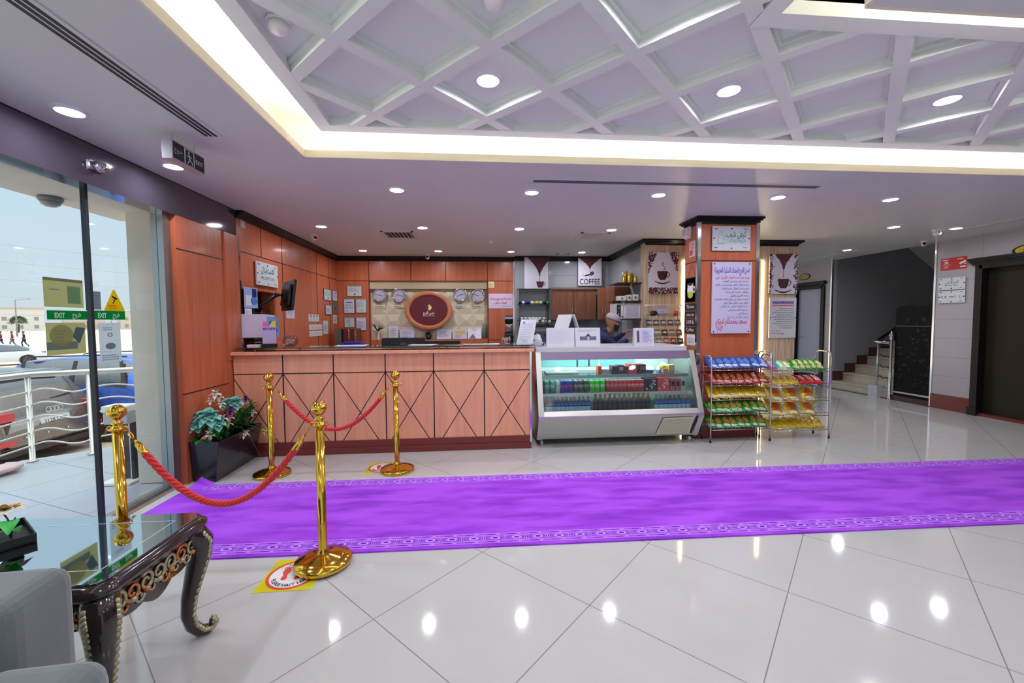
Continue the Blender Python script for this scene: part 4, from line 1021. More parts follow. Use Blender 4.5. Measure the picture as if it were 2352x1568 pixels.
for k in range(12):
    x = fx(1362+(1495-1362)*(k+.5)/12); lab = 'dark bottle in the shrink packs on the fridge floor, %s from left' % nth[k]
    if first: first = False; db.location = (x, 4.74, S0+.02); db['label'] = lab; db['group'] = 'dark bottles in the display fridge'
    else: dup(db, (x, 4.74, S0+.02), None, lab, 'dark bottles in the display fridge')
def tr(x0, x1, col, lab):
    q = MB(); q.box(x0, x1, 4.69, 4.79, S0+.001, S0+.018, mat('tray_'+str(col), col, .5)); q.box(x0, x1, 4.69, 4.695, S0+.001, S0+.035, mat('tray_'+str(col), col, .5)); tag(q.build('carton_tray'), lab, 'tray')
tr(fx(1360), fx(1428), (150, 40, 50), 'red cardboard tray under the left dark bottles'); tr(fx(1429), fx(1497), (26, 50, 140), 'blue cardboard tray under the right dark bottles')

# ------------------------------------------------------------------ on top of the case
AC = mat('sign_white_acrylic', (222, 224, 232), .15)
def tent(x0, x1, y, z1, lab, deco=None, lean=.1, z0=1.1555):
    w, h = x1-x0, z1-z0; q = MB(); M = facing(((x0+x1)/2, y, z0), (1, 0, 0), (0, lean, 1)); q.box(-w/2, w/2, 0, h, -.003, .003, AC, M)
    M2 = facing(((x0+x1)/2, y+h*lean*2+.02, z0), (1, 0, 0), (0, -lean, 1)); q.box(-w/2, w/2, 0, h, -.003, .003, AC, M2)
    m = M @ Matrix.Translation((0, h/2, .003))
    if deco: deco(q, w, h, m)
    o = q.build('menu_stand'); return tag(o, lab, 'sign')
def faint(q, w, h, m): lines(q, -w*.4, w*.4, -h*.36, h*.4, 8, mat('faint_print', (190, 192, 206), .6), m, 4, h*.02)
def bldg(q, w, h, m):
    G = mat('print_grey2', (110, 112, 122), .6); q.rect(-w*.32, w*.34, -h*.16, h*.04, .001, G, m); q.rect(-w*.02, w*.06, -h*.2, h*.16, .0014, mat('print_light', (196, 198, 206), .6), m); q.poly([(-w*.1, .04*h), (.02*w, h*.2), (w*.12, .04*h)], .0016, mat('print_dark', (70, 72, 84), .6), m); lines(q, -w*.4, w*.4, h*.26, h*.42, 2, mat('faint_print2', (170, 172, 200), .6), m, 6)
tent(.84, 1.18, 4.93, 1.385, 'white acrylic stand left of the pair in front of the folded board, glare on it', faint)
tent(1.19, 1.50, 4.93, 1.385, 'white acrylic stand with a small grey building picture, right of the pair', bldg)
def menu(q, w, h, m):
    q.rect(-w*.44, w*.44, -h*.44, h*.44, .0008, PAPER, m); q.rect(-w*.36, -w*.24, -h*.3, h*.35, .0014, mat('print_brown', (96, 66, 78), .6), m); lines(q, -w*.08, w*.4, -h*.32, h*.36, 9, INKB, m, 3)
tent(1.935, 2.185, 4.95, 1.375, 'white framed menu card with a brown picture strip at the right of the case top', menu)
# leaning white sheet at the left end and folded A board
q = MB(); M = facing((.555, 4.84, 1.2005), (1, .0, 0), (0.22, .2, 1)); q.box(-.095, .095, 0, .30, -.004, .004, AC, M); lines(q, -.07, .07, .04, .25, 10, mat('faint_print2', (170, 172, 200), .6), M @ Matrix.Translation((0, 0, .004)), 5, .006); q.text('HOTEL', 0, .02, .03, INKGREY, M, .005, width=.06); q.disc((-.05, .26, .005), .014, .014, INKGREY, 12, M)
q.box(.46, .66, 4.84, 4.94, 1.2002, 1.206, AC); tag(q.build('menu_stand'), 'tall slanted white price sheet at the right end of the reception counter', 'sign')
t = thing('a_board', 'folded white A shaped board standing behind the acrylic stands', 'sign', (1.165, 5.32, 1.1555))
for s in (-1, 1):
    q = MB(); A, B = (s*.18, .0), (s*.012, .39)
    q.add([(A[0], -.13, A[1]), (A[0], .13, A[1]), (B[0], .13, B[1]), (B[0], -.13, B[1]), (A[0]+s*.014, -.13, A[1]), (A[0]+s*.014, .13, A[1]), (B[0]+s*.014, .13, B[1]+.006), (B[0]+s*.014, -.13, B[1]+.006)], [(0, 1, 2, 3), (4, 7, 6, 5), (0, 3, 7, 4), (1, 5, 6, 2), (3, 2, 6, 7), (0, 4, 5, 1)], AC); q.build('leaf', t)
q = MB(); q.add([(-.16, -.10, 0), (.16, -.10, 0), (0, -.10, .36), (-.16, .10, 0), (.16, .10, 0), (0, .10, .36)], [(0, 1, 2), (5, 4, 3), (0, 2, 5, 3), (1, 4, 5, 2), (0, 3, 4, 1)], BLACK); q.build('dark_inside', t)
t.rotation_euler[2] = radians(30)
# napkin bag, small basket and grinder between counter and case
t = thing('napkin_bundle', 'crumpled white plastic bag beside the price sheet', 'bag', (.735, 5.02, 1.1555))
q = MB(); r = random.Random(11); vs = []; fs = []; n, mm = 12, 7
for k in range(mm+1):
    for i in range(n):
        a = 2*pi*i/n; rr = .07*(sin(pi*(k/mm*.82+.12)))*(1+r.uniform(-.28, .28)); vs.append((rr*cos(a), rr*sin(a), .15*k/mm*(1+r.uniform(-.1, .1))))
for k in range(mm):
    for i in range(n): j = (i+1) % n; fs.append((k*n+i, k*n+j, (k+1)*n+j, (k+1)*n+i))
q.add(vs, fs, mat('bag_plastic', (206, 214, 222), .25), False); q.build('bag', t)
q = MB(); q.box(.745, .86, 5.25, 5.40, 1.1555, 1.335, mat('slate_plastic', (44, 46, 62), .5)); tag(q.build('card_terminal', None, .006), 'dark slate upright box behind the white acrylic stand', 'box')
t = thing('desk_tidy', 'small wire tidy with pink and white sachets near the coffee grinder', 'tidy', (.35, 5.0, 1.2005))
q = MB()
for k in range(10): a = k*pi/5; q.tube([(.045*cos(a), .045*sin(a), 0), (.055*cos(a), .055*sin(a), .06)], .002, STEEL, 5)
q.tube([(.055*cos(k*pi/10), .055*sin(k*pi/10), .06) for k in range(20)], .003, STEEL, 5, True); q.tube([(.045*cos(k*pi/10), .045*sin(k*pi/10), .002) for k in range(20)], .003, STEEL, 5, True); q.build('wire_cup', t)
q = MB(); r = random.Random(5)
for k in range(7): a = r.uniform(0, 6.28); leaf_blade(q, (.02*cos(a), .02*sin(a), .01), (cos(a)*.4, sin(a)*.4, 1), .08, .02, (WP, mat('sweet_pink', (220, 150, 150), .4))[k % 2], 0)
q.build('sachets', t)
# ------------------------------------------------------------------ coffee kitchen
CABW = wood_mat('walnut_laminate', (146, 92, 66), (108, 66, 48), .45, (20, 20, 1.2), .05)
CABF = mat('cabinet_edge', (128, 112, 96), .5)
def wall_cabinet(x0, x1, y0, y1, z0, z1, nd, lab, hside):
    t = thing('wall_cabinet', lab, 'cabinet', ((x0+x1)/2, y0, z0)); w = x1-x0; h = z1-z0
    q = MB(); q.box(-w/2, w/2, .02, y1-y0, 0, h, CABF); q.build('body', t)
    for k in range(nd):
        a = -w/2+w*k/nd; bb = a+w/nd; d = MB(); d.box(a+.004, bb-.004, 0, .02, .004, h-.004, CABW); o = d.build('door', t)
        hx = bb-.035 if hside[k] == 'r' else a+.035; d = MB(); d.tube([(hx, 0, .06), (hx, -.025, .06), (hx, -.025, .22), (hx, 0, .22)], .006, STEEL, 8); d.build('handle', o)
    return t
wall_cabinet(1.40, 2.26, 7.72, 8.045, 1.488, 2.065, 2, 'walnut wall cabinet with two doors under the tiled wall', 'rl')
t = wall_cabinet(-.2, .2, 0, .2, 0, .6, 2, 'angled walnut corner cabinet with two bright handles', 'rl'); t.location = (2.375, 7.525, 1.488); t.rotation_euler[2] = radians(-62)
q = MB(); q.box(1.40, 2.30, 7.70, 8.04, 2.066, 2.10, CABF); tag(q.build('cabinet_cornice'), 'pale cornice board along the top of the walnut cabinets', 'cornice')
q = MB(); q.box(2.36, 2.628, 6.95, 7.2, 1.80, 2.055, CABW); q.box(2.35, 2.628, 6.945, 6.95, 1.79, 1.80, CABF); tag(q.build('corner_cupboard'), 'small walnut cupboard above the microwave shelf', 'cupboard')
SGL = glass_mat('dark_shelf_glass', (96, 116, 112), .12)
for z, lab in ((2.083, 'glass shelf under the coffee cup poster, topmost of three'), (1.786, 'glass shelf with coloured cups, middle of three'), (1.488, 'glass shelf with white cups and glasses, lowest of three')):
    q = MB(); q.box(.775, 1.40, 7.80, 8.045, z-.012, z, SGL); q.box(.775, 1.40, 7.797, 7.80, z-.013, z+.001, mat('shelf_edge_dark', (34, 48, 48), .2)); tag(q.build('glass_shelf'), lab, 'shelf')
for z, lab in ((2.065, 'glass shelf with the golden tins on the kitchen side wall'), (1.782, 'glass shelf with white boxes above the microwave'), (1.490, 'dark glass shelf under the microwave')):
    q = MB(); q.box(2.20, 2.628, 6.36, 6.86, z-.012, z, SGL); q.box(2.20, 2.628, 6.357, 6.36, z-.013, z+.001, mat('shelf_edge_dark', (34, 48, 48), .2)); tag(q.build('glass_shelf'), lab, 'shelf')
q = MB(); q.box(.775, .795, 7.8, 8.045, 1.05, 2.08, mat('shelf_side', (120, 128, 132), .3)); q.box(1.385, 1.40, 7.8, 8.045, 1.05, 2.08, mat('shelf_side', (120, 128, 132), .3)); tag(q.build('shelf_side_panel'), 'grey side panels holding the cup shelves', 'panel')
# cups
def make_cup(col, r_=.036, h=.062):
    t = thing('cup', '', 'cup'); m_ = mat('cup_'+str(col), col, .2)
    q = MB(); q.lathe([(r_*.55, 0), (r_*.9, h*.35), (r_, h), (r_*.93, h), (r_*.8, h*.35), (0, h*.12)], m_, (0, 0, 0), 16); q.build('bowl', t)
    q = MB(); q.tube([(r_*.9+.022*sin(pi*k/6), 0, h*.25+h*.55*k/6) for k in range(7)], .005, m_, 6); q.build('handle', t)
    return t
shc = [((26, 30, 70), .83, 'dark navy cup at the left end of the middle cup shelf'), ((30, 36, 120), .935, 'blue cup on the middle cup shelf, left of the second navy one'), ((32, 32, 96), .985, 'second navy cup in the middle of a pair on the middle cup shelf'), ((216, 220, 232), .885, 'white cup between the navy cups on the middle cup shelf'), ((216, 222, 236), 1.06, 'white cup left of the yellow one on the middle cup shelf'), ((214, 206, 40), 1.155, 'yellow cup on the middle cup shelf'), ((216, 222, 236), 1.23, 'white cup right of the yellow one on the middle cup shelf'), ((22, 44, 52), 1.295, 'dark teal cup on the middle cup shelf'), ((40, 170, 70), 1.355, 'green cup at the right end of the middle cup shelf')]
for c, x, lab in shc:
    t = make_cup(c); t.location = (x, 7.88, 1.787); t['label'] = lab; t['group'] = 'cups on the middle glass shelf'
t = make_cup((22, 44, 52)); t.location = (1.325, 7.96, 1.787); t['label'] = 'dark cup standing behind the green cup'
first = None
for k in range(7):
    x = .86+k*.072; lab = 'white coffee cup on the lowest cup shelf, %s from the left' % nth[k]
    if first is None: first = make_cup((226, 228, 232), .032, .055); first.location = (x, 7.9, 1.489); first['label'] = lab; first['group'] = 'white cups on the lowest glass shelf'
    else: dup(first, (x, 7.9, 1.489), None, lab, 'white cups on the lowest glass shelf')
q = MB(); q.box(1.0, 1.20, 7.83, 7.86, 1.489, 1.53, WP); tag(q.build('white_box', None, .003), 'low white box at the front of the lowest cup shelf', 'box')
# golden tins, white boxes
GOLD = mat('gold_tin', (206, 176, 84), .3, .7)
def tin(x, y, z, h, lab):
    t = thing('golden_tin', lab, 'tin', (x, y, z), 0, 'golden tins on the side shelf'); q = MB(); q.lathe([(.036, 0), (.038, .005), (.038, h-.02), (.036, h-.018)], GOLD, (0, 0, 0), 16); q.build('body', t)
    q = MB(); q.lathe([(.039, h-.02), (.039, h), (0, h)], mat('gold_lid', (226, 204, 130), .25, .7), (0, 0, 0), 16); q.build('lid', t)
for k, (x, h) in enumerate(((2.355, .12), (2.40, .20), (2.445, .16), (2.50, .17), (2.545, .12))):
    tin(x, 6.5+.06*(k % 2), 2.066, h, 'golden tin on the upper side shelf, %s from the left' % nth[k])
for k, (x0, x1, h) in enumerate(((2.24, 2.37, .075), (2.39, 2.46, .095), (2.48, 2.57, .1))):
    q = MB(); q.box(x0, x1, 6.42, 6.54, 1.783, 1.783+h, mat('paper_white', (222, 220, 218), .6)); F = front((x0+x1)/2, 6.419, 1.783+h/2); q.disc((0, 0, .0005), h*.25, h*.25, INKGREY, 14, F); tag(q.build('cup_box', None, .003), 'white box on the shelf above the microwave, %s from the left' % nth[k], 'box', 'white boxes above the microwave')
t = thing('microwave', 'white microwave oven on the dark glass shelf of the kitchen', 'microwave', (2.41, 6.42, 1.4905))
MW = mat('microwave_white', (216, 214, 224), .35)
q = MB(); q.box(-.2, .2, .0, .32, 0, .25, MW); q.build('body', t, .008)
q = MB(); q.box(-.07, .185, -.012, 0, .015, .235, MW); q.box(-.045, .165, -.0135, -.012, .035, .215, mat('microwave_window', (186, 184, 204), .15)); q.build('door', t, .003)
q = MB(); q.tube([(-.09, -.005, .035), (-.115, -.035, .06), (-.12, -.04, .125), (-.115, -.035, .19), (-.09, -.005, .215)], .011, WP, 8); q.build('handle', t)
q = MB(); q.box(-.195, -.13, -.006, 0, .02, .23, mat('microwave_panel', (52, 54, 52), .3)); q.lathe([(.014, 0), (.012, .012), (0, .012)], STEEL, (0, 0, 0), 12, front(-.16, -.006, .17)); q.lathe([(.014, 0), (.012, .012), (0, .012)], STEEL, (0, 0, 0), 12, front(-.16, -.006, .08)); q.build('control_panel', t)
# kitchen counter, espresso machine, grinder
t = thing('kitchen_counter', 'dark worktop counter along the kitchen back wall', 'counter', (1.5, 7.5, 0))
q = MB(); q.box(-1.08, 1.12, -.38, .54, .1, .98, CABW); q.build('base', t)
q = MB(); q.box(-1.1, 1.125, -.4, .545, .98, 1.02, mat('dark_worktop', (46, 46, 50), .25)); q.build('worktop', t)
t = thing('espresso_machine', 'steel espresso machine with cups on top behind the white price sheet', 'coffee machine', (1.17, 7.35, 1.02))
DSTEEL = mat('machine_grey', (132, 134, 132), .3, .7)
q = MB(); q.prism([(-.12, 0), (.25, 0), (.25, .36), (-.05, .36), (-.12, .28), (-.10, .2), (-.02, .18), (-.02, .05), (-.12, .05)], -.2, .2, DSTEEL, 'YZ'); q.build('body', t, .006)
q = MB(); q.box(-.2, .2, -.07, .25, .36, .372, BLACK)
for k in range(9): q.tube([(-.2, -.07+.32*k/8, .40), (.2, -.07+.32*k/8, .40)], .004, STEEL, 5)
for x in (-.2, .2): q.tube([(x, -.07, .36), (x, -.07, .43), (x, .25, .43), (x, .25, .36)], .005, STEEL, 6)
q.tube([(-.2, -.07, .43), (.2, -.07, .43)], .005, STEEL, 6); q.build('cup_rail', t)
q = MB()
for x in (-.1, .09): q.lathe([(.034, 0), (.034, .045), (.03, .05)], STEEL, (x, -.06, .13), 14); q.tube([(x, -.08, .14), (x+.01, -.22, .13)], .012, BLACK, 8)
q.build('group_heads', t)
q = MB(); q.rect(-.05, .09, -.02, .02, 0, BLACK, facing((.03, -.113, .235), (1, 0, 0), (0, .3, 1))); q.rect(-.16, -.1, -.03, .03, 0, BLACK, facing((0, -.113, .235), (1, 0, 0), (0, .3, 1))); q.build('gauges', t)
r = random.Random(6); first = None
for k in range(6):
    x = 1.02+k*.06; lab = 'small glass or cup on top of the espresso machine, %s from the left' % nth[k]
    q = MB(); h = r.uniform(.05, .09); q.lathe([(.02, 0), (.027, h), (.024, h), (.017, .006), (0, .006)], mat('cup_gloss', (196, 196, 190), .15) if k % 2 else glass_mat('tumbler', (200, 206, 204), .2), (x, 7.4+r.uniform(-.05, .08), 1.42), 14); tag(q.build('tumbler'), lab, 'cup', 'cups on the espresso machine')
t = thing('coffee_grinder', 'black and steel coffee grinder at the right end of the reception wall', 'grinder', (.565, 7.3, 1.02))
q = MB(); q.prism([(-.1, 0), (.12, 0), (.12, .26), (-.04, .26), (-.07, .2), (-.05, .14), (-.05, .06), (-.1, .05)], -.075, .075, BLACKG, 'YZ'); q.build('body', t, .006)
q = MB(); q.lathe([(.07, .26), (.07, .38), (.06, .4)], mat('dull_steel', (170, 164, 156), .35, .8), (0, 0, 0), 18); q.build('drum', t)
q = MB(); q.lathe([(.06, .4), (.075, .44), (.075, .53), (.055, .55), (0, .55)], BLACKG, (0, 0, 0), 18); q.lathe([(.0755, .49), (.0755, .525)], mat('hopper_lilac', (190, 190, 220), .3), (0, 0, 0), 18, cap=False); q.build('hopper', t)
q = MB(); q.lathe([(.018, -.004), (.018, .004)], STEEL, (0, 0, 0), 14, front(0, -.075, .17)); q.build('dial', t)
# posters of coffee cups in beans
BEAN = mat('bean_brown', (84, 34, 36), .6); BEAN2 = mat('bean_maroon', (112, 40, 46), .6); BEAN3 = mat('bean_dark', (58, 24, 26), .6); PW = mat('poster_white', (214, 212, 226), .5)
def beans(q, m, inside, x0, x1, y0, y1, n, seed, s=.012):
    r = random.Random(seed); c = 0
    while c < n:
        x, y = r.uniform(x0, x1), r.uniform(y0, y1); c += 1
        if inside(x, y):
            a = r.uniform(0, pi); mm = m @ Matrix.Translation((x, y, .001+.0012*r.random())) @ Matrix.Rotation(a, 4, 'Z'); q.disc((0, 0, 0), s*r.uniform(.8, 1.3), s*r.uniform(.55, .8), (BEAN, BEAN2, BEAN3)[c % 3], 8, mm)
def cup_art(q, m, cx, cy, w, steam=False, saucer=True):
    q.poly([(cx-w*.5, cy+w*.4), (cx-w*.44, cy-w*.1), (cx-w*.25, cy-w*.4), (cx+w*.25, cy-w*.4), (cx+w*.44, cy-w*.1), (cx+w*.5, cy+w*.4)], .0012, BEAN3, m)
    beans(q, m, lambda x, y: abs(x-cx) < w*(.26+.24*min(1, (y-cy+w*.4)/(w*.5))), cx-w*.48, cx+w*.48, cy-w*.38, cy+w*.36, 70, 5, w*.06)
    pts = [(cx+w*.46+w*.24*sin(pi*k/8), cy-w*.18+w*.5*k/8) for k in range(9)]
    for k in range(8): q.line(pts[k], pts[k+1], w*.07, .0014, BEAN3, m)
    if saucer:
        L = [(cx-w*.75+w*1.5*k/12, cy-w*.52-w*.22*sin(pi*k/12)) for k in range(13)]
        for k in range(12): q.line(L[k], L[k+1], w*.13*(.4+.6*sin(pi*(k+.5)/12)), .0014, BEAN3, m)
    if steam:
        L = [(cx+w*.1+w*.13*sin(2*pi*k/10), cy+w*.48+w*.75*k/10) for k in range(11)]
        for k in range(10): q.line(L[k], L[k+1], w*.05, .0014, BEAN3, m)
def funnel(w, h, cx, top, drop, wide):
    return lambda x, y: y > top-drop and abs(x-cx) < wide*max(0, (y-(top-drop))/drop)**1.6+.006
def poster(w, h, M, lab, fn):
    q = MB(); q.box(-w/2, w/2, -h/2, h/2, 0, .012, PW); fn(q, w, h, Matrix.Translation((0, 0, .0125))); o = q.build('poster'); o.matrix_world = M; return tag(o, lab, 'poster')
def fshape(q, w, h, m, cx, drop, wide):
    P = []; n = 10
    for k in range(n+1): u = k/n; P.append((cx-(wide*(1-u)**1.6+.006), h/2-drop*u))
    for k in range(n+1): u = 1-k/n; P.append((cx+(wide*(1-u)**1.6+.006), h/2-drop*u))
    for k in range(n): # quads so that the concave outline stays clean
        a, b_, c, d = P[k], P[k+1], P[2*n-k], P[2*n+1-k]; q.poly([a, b_, c, d], .001, BEAN, m)
def p_cup1(q, w, h, m):
    fshape(q, w, h, m, w*.14, h*.58, w*.5); beans(q, m, funnel(w, h, w*.14, h/2, h*.58, w*.5), -w/2, w/2, -h*.1, h/2, 420, 2)
    for k in range(5): q.disc((w*.14, -h*.12-k*h*.035, .001), .006, .009, BEAN3, 8, m)
    cup_art(q, m, w*.16, -h*.36, w*.32, saucer=False)
def p_coffee(q, w, h, m):
    fshape(q, w, h, m, 0, h*.42, w*.5); beans(q, m, funnel(w, h, 0, h/2, h*.42, w*.5), -w/2, w/2, .0, h/2, 420, 3)
    for k in range(3): q.disc((0, h*.06-k*h*.03, .001), .004, .008, BEAN3, 8, m)
    mm = m @ Matrix.Translation((w*.08, -h*.07, 0)) @ Matrix.Rotation(.6, 4, 'Z'); q.disc((0, 0, .001), w*.11, w*.075, BEAN3, 20, mm); q.line((-w*.09, -.004), (w*.09, .004), .004, .002, PW, mm)
    for (x, y, s) in ((-.12, -.13, .06), (-.2, -.15, .045), (-.3, -.13, .03), (-.05, -.12, .06)): mm = m @ Matrix.Translation((w*x, h*y, 0)) @ Matrix.Rotation(.5, 4, 'Z'); q.disc((0, 0, .001), w*s, w*s*.5, BEAN3, 12, mm)
    q.text('COFFEE', 0, -h*.45, .15, mat('coffee_letter', (52, 40, 52), .6), m, .0012, bold=.012, width=w*.88)
poster(.46, .60, front(1.151, 7.955, 2.39), 'poster of beans pouring into a coffee cup over the glass cup shelves', p_cup1)
poster(.465, .545, front(2.203, 7.955, 2.425), 'white poster with the word coffee under pouring beans', p_coffee)
def p_steam(q, w, h, m):
    ins = lambda x, y: (y < -h*.36) or (abs(x) > w*.22+w*.28*max(0, (h*.5-y)/(h*.5)) and y > -h*.02)
    beans(q, m, ins, -w/2, w/2, -h/2, h/2, 1300, 7, .013); cup_art(q, m, -w*.02, -h*.06, w*.36, True)
poster(.465, .633, front(2.888, 6.245, 2.20), 'white poster of a steaming coffee cup framed by beans, left of the pillar', p_steam)
def p_pour(q, w, h, m):
    ins = lambda x, y: abs(x) > w*.40+.02*sin(y*40); beans(q, m, ins, -w/2, w/2, -h/2, h/2, 900, 9, .012)
    fshape(q, w, h, m, 0, h*.40, w*.32); beans(q, m, funnel(w, h, 0, h/2, h*.4, w*.32), -w*.3, w*.3, 0, h/2, 300, 12)
    for k in range(5): q.disc((0, h*.07-k*h*.035, .001), .007, .009, BEAN3, 8, m)
    cup_art(q, m, 0, -h*.24, w*.40)
poster(.47, .63, front(4.873, 6.245, 2.19), 'white poster of beans pouring into a cup, right of the pillar', p_pour)
def p_rules(q, w, h, m):
    q.rect(-w*.4, w*.4, h*.35, h*.41, .001, mat('rule_purple', (130, 96, 170), .6), m); q.rect(-w*.4, w*.4, h*.29, h*.325, .001, mat('rule_pink', (220, 120, 140), .6), m); lines(q, -w*.42, w*.40, -h*.28, h*.26, 10, INKGREY, m, 8, .012, True); lines(q, -w*.42, w*.1, -h*.42, -h*.3, 2, mat('rule_pink', (220, 120, 140), .6), m, 4, .014)
t = plate_sign(.456, .64, front(4.884, 6.27, 1.495), 'pale acrylic price board with purple heading under the right poster', p_rules)
# sachet stand beside the case
t = thing('work_table', 'small white work table behind the display case', 'table', (2.7, 5.88, 0))
q = MB(); q.box(-.34, .30, -.30, .32, 1.06, 1.10, MW); q.build('tabletop', t)
for (x, y) in ((-.31, -.27), (.27, -.27), (-.31, .29), (.27, .29)): q = MB(); q.box(x-.02, x+.02, y-.02, y+.02, 0, 1.06, STEEL); q.build('leg', t)
t = thing('sachet_rack', 'clear tiered rack of sachets at the right end of the display case', 'rack', (2.665, 5.72, 1.1005))
ACR = mat('rack_white', (206, 200, 196), .3)
q = MB()
for s in (-1, 1): q.tube([(s*.26, .10, 0), (s*.26, .10, .56), (s*.26, .04, .585), (s*.26, -.03, .57)], .008, ACR, 8); q.box(s*.26-.004, s*.26+.004, -.12, .1, 0, .40, CGLASS)
q.tube([(-.26, .04, .585), (.26, .04, .585)], .007, ACR, 8); q.build('frame', t)
for k, (z, y) in enumerate(((.03, -.12), (.15, -.07), (.29, -.02), (.43, .02))):
    q = MB(); q.box(-.26, .26, y, .1, z-.006, z, CGLASS); q.box(-.26, .26, y-.004, y, z-.006, z+.04, CGLASS); q.tube([(-.26, y, z+.04), (.26, y, z+.04)], .004, ACR, 6); q.build('tier', t)
# sachets (things): three tiers of five and extras
cols = [[(150, 132, 120), (120, 110, 108), (136, 128, 130), (124, 104, 110), (156, 150, 140)], [(110, 74, 64), (186, 180, 158), (92, 60, 56), (176, 172, 140), (150, 110, 90)], [(150, 146, 140), (160, 154, 150), (206, 120, 116), (186, 60, 76), (62, 76, 100)]]
tnm = ['upper', 'middle', 'lower']; tz = [(.292, -.01), (.152, -.06), (.032, -.11)]
for a in range(3):
    for k in range(5):
        x = 2.665-.21+k*.105; z, y = tz[a]; q = MB(); M = facing((x, 5.72+y+.012, 1.1005+z), (1, 0, 0), (0, .35, 1)); q.box(-.044, .044, 0, .085, -.008, .008, mat('sachet_'+str(cols[a][k]), cols[a][k], .35), M); q.disc((0, .045, .009), .026, .02, mat('sachet_print', (206, 200, 190), .4), 14, M); q.rect(-.04, .04, .07, .082, .009, BEAN3, M)
        tag(q.build('coffee_sachet', None, .003), 'coffee sachet in the %s tier of the rack, %s from the left' % (tnm[a], nth[k]), 'sachet', 'sachets in the tiered rack')
q = MB(); q.sphere((2.53, 5.76, 1.5705), .05, BLACK, 14, 8, (1.2, 1, .8)); tag(q.build('black_pouch'), 'round black pouch on the top tier of the sachet rack', 'pouch')
t = thing('paper_bag', 'white folded paper bag with a small mark on top of the sachet rack', 'bag', (2.66, 5.77, 1.532))
q = MB(); q.prism([(-.055, 0), (.055, 0), (.075, .10), (-.075, .10)], -.03, .03, mat('bag_white', (192, 196, 216), .5), 'XZ'); q.text('M', 0, .04, .04, INKB, front(0, -.031, 0), .0005); q.build('bag', t)
q = MB(); q.box(-.05, .05, -.02, .02, .10, .15, mat('bag_clip', (170, 168, 164), .4)); q.build('clip', t)
q = MB(); q.lathe([(.028, 0), (.028, .07), (0, .075)], mat('tub_red', (206, 60, 52), .4), (2.86, 5.76, 1.531), 14); tag(q.build('small_tub'), 'small red tub at the right of the top tier of the sachet rack', 'tub')

# ------------------------------------------------------------------ people
SKIN = mat('skin_tan', (150, 104, 80), .55); HAIRM = mat('hair_black', (22, 18, 18), .6)
def skinned(name, joints, bones, mt, parent=None, sub=2):
    """continuous limbs: joints {key:(x,y,z,r)}, root first"""
    keys = list(joints); me = bpy.data.meshes.new(name); me.from_pydata([joints[k][:3] for k in keys], [(keys.index(a), keys.index(b_)) for a, b_ in bones], []); me.materials.append(mt)
    o = bpy.data.objects.new(name, me); COL.objects.link(o)
    if parent is not None: o.parent = parent
    sk = o.modifiers.new('skin', 'SKIN'); sk.use_smooth_shade = True; sk.branch_smoothing = .6
    if not me.skin_vertices: me.skin_vertices.new()
    sv = me.skin_vertices[0].data
    for i, k in enumerate(keys): rr = joints[k][3]; sv[i].radius = rr if isinstance(rr, (tuple, list)) else (rr, rr); sv[i].use_root = (i == 0)
    s_ = o.modifiers.new('sub', 'SUBSURF'); s_.levels = sub; s_.render_levels = sub
    return o
def hand(nm, parent, wrist, fwd, up, mt, s=1.0):
    """palm, four unequal fingers slightly curled and a thumb from the side"""
    w = Vector(wrist); f = Vector(fwd).normalized(); u = Vector(up); sd = f.cross(u).normalized(); u = sd.cross(f)
    P = lambda a, b_, c: tuple(w+f*a*s+sd*b_*s+u*c*s)
    J = {'w': (*P(-.06, 0, 0), .024*s), 'p': (*P(.04, 0, 0), (.034*s, .016*s)), 'k': (*P(.078, 0, -.003), (.036*s, .013*s))}; B = [('w', 'p'), ('p', 'k')]
    for i, (o_, L) in enumerate(((-.027, .062), (-.009, .075), (.009, .07), (.027, .054))):
        J['a%d' % i] = (*P(.09, o_, -.004), .009*s); J['b%d' % i] = (*P(.09+L*.5, o_*1.08, -.014), .0085*s); J['c%d' % i] = (*P(.09+L*.9, o_*1.1, -.036), .007*s); B += [('k', 'a%d' % i), ('a%d' % i, 'b%d' % i), ('b%d' % i, 'c%d' % i)]
    J['t0'] = (*P(.03, -.036, -.006), .011*s); J['t1'] = (*P(.06, -.055, -.018), .0095*s); J['t2'] = (*P(.085, -.058, -.03), .008*s); B += [('p', 't0'), ('t0', 't1'), ('t1', 't2')]
    return skinned(nm, J, B, mt, parent, 1)
t = thing('person', 'person in dark blue jacket, grey cap and black mask behind the display case', 'person', (1.72, 5.95, 0))
NAVY = mat('jacket_navy', (20, 24, 74), .8); DARKV = mat('apron_black', (16, 16, 24), .8)
J = {'pel': (.0, 0, .93, (.15, .12)), 'waist': (.02, 0, 1.03, (.145, .115)), 'chest': (.08, -.02, 1.2, (.17, .125)), 'neckb': (.14, -.03, 1.30, .075), 'neck': (.19, -.04, 1.355, .052),
     'hl': (.02, -.09, .86, .095), 'kl': (.05, -.1, .48, .065), 'al': (-.02, -.1, .09, .05), 'fl': (.12, -.1, .05, .045), 'hr': (.02, .09, .86, .095), 'kr': (.03, .1, .48, .065), 'ar': (-.04, .1, .09, .05), 'fr': (.10, .1, .05, .045),
     'sl': (.09, -.19, 1.245, .07), 'el': (.26, -.23, 1.10, .052), 'wl': (.44, -.21, 1.20, .036), 'sr': (.10, .14, 1.25, .07), 'er': (.30, .18, 1.12, .052), 'wr': (.50, .08, 1.30, .036)}
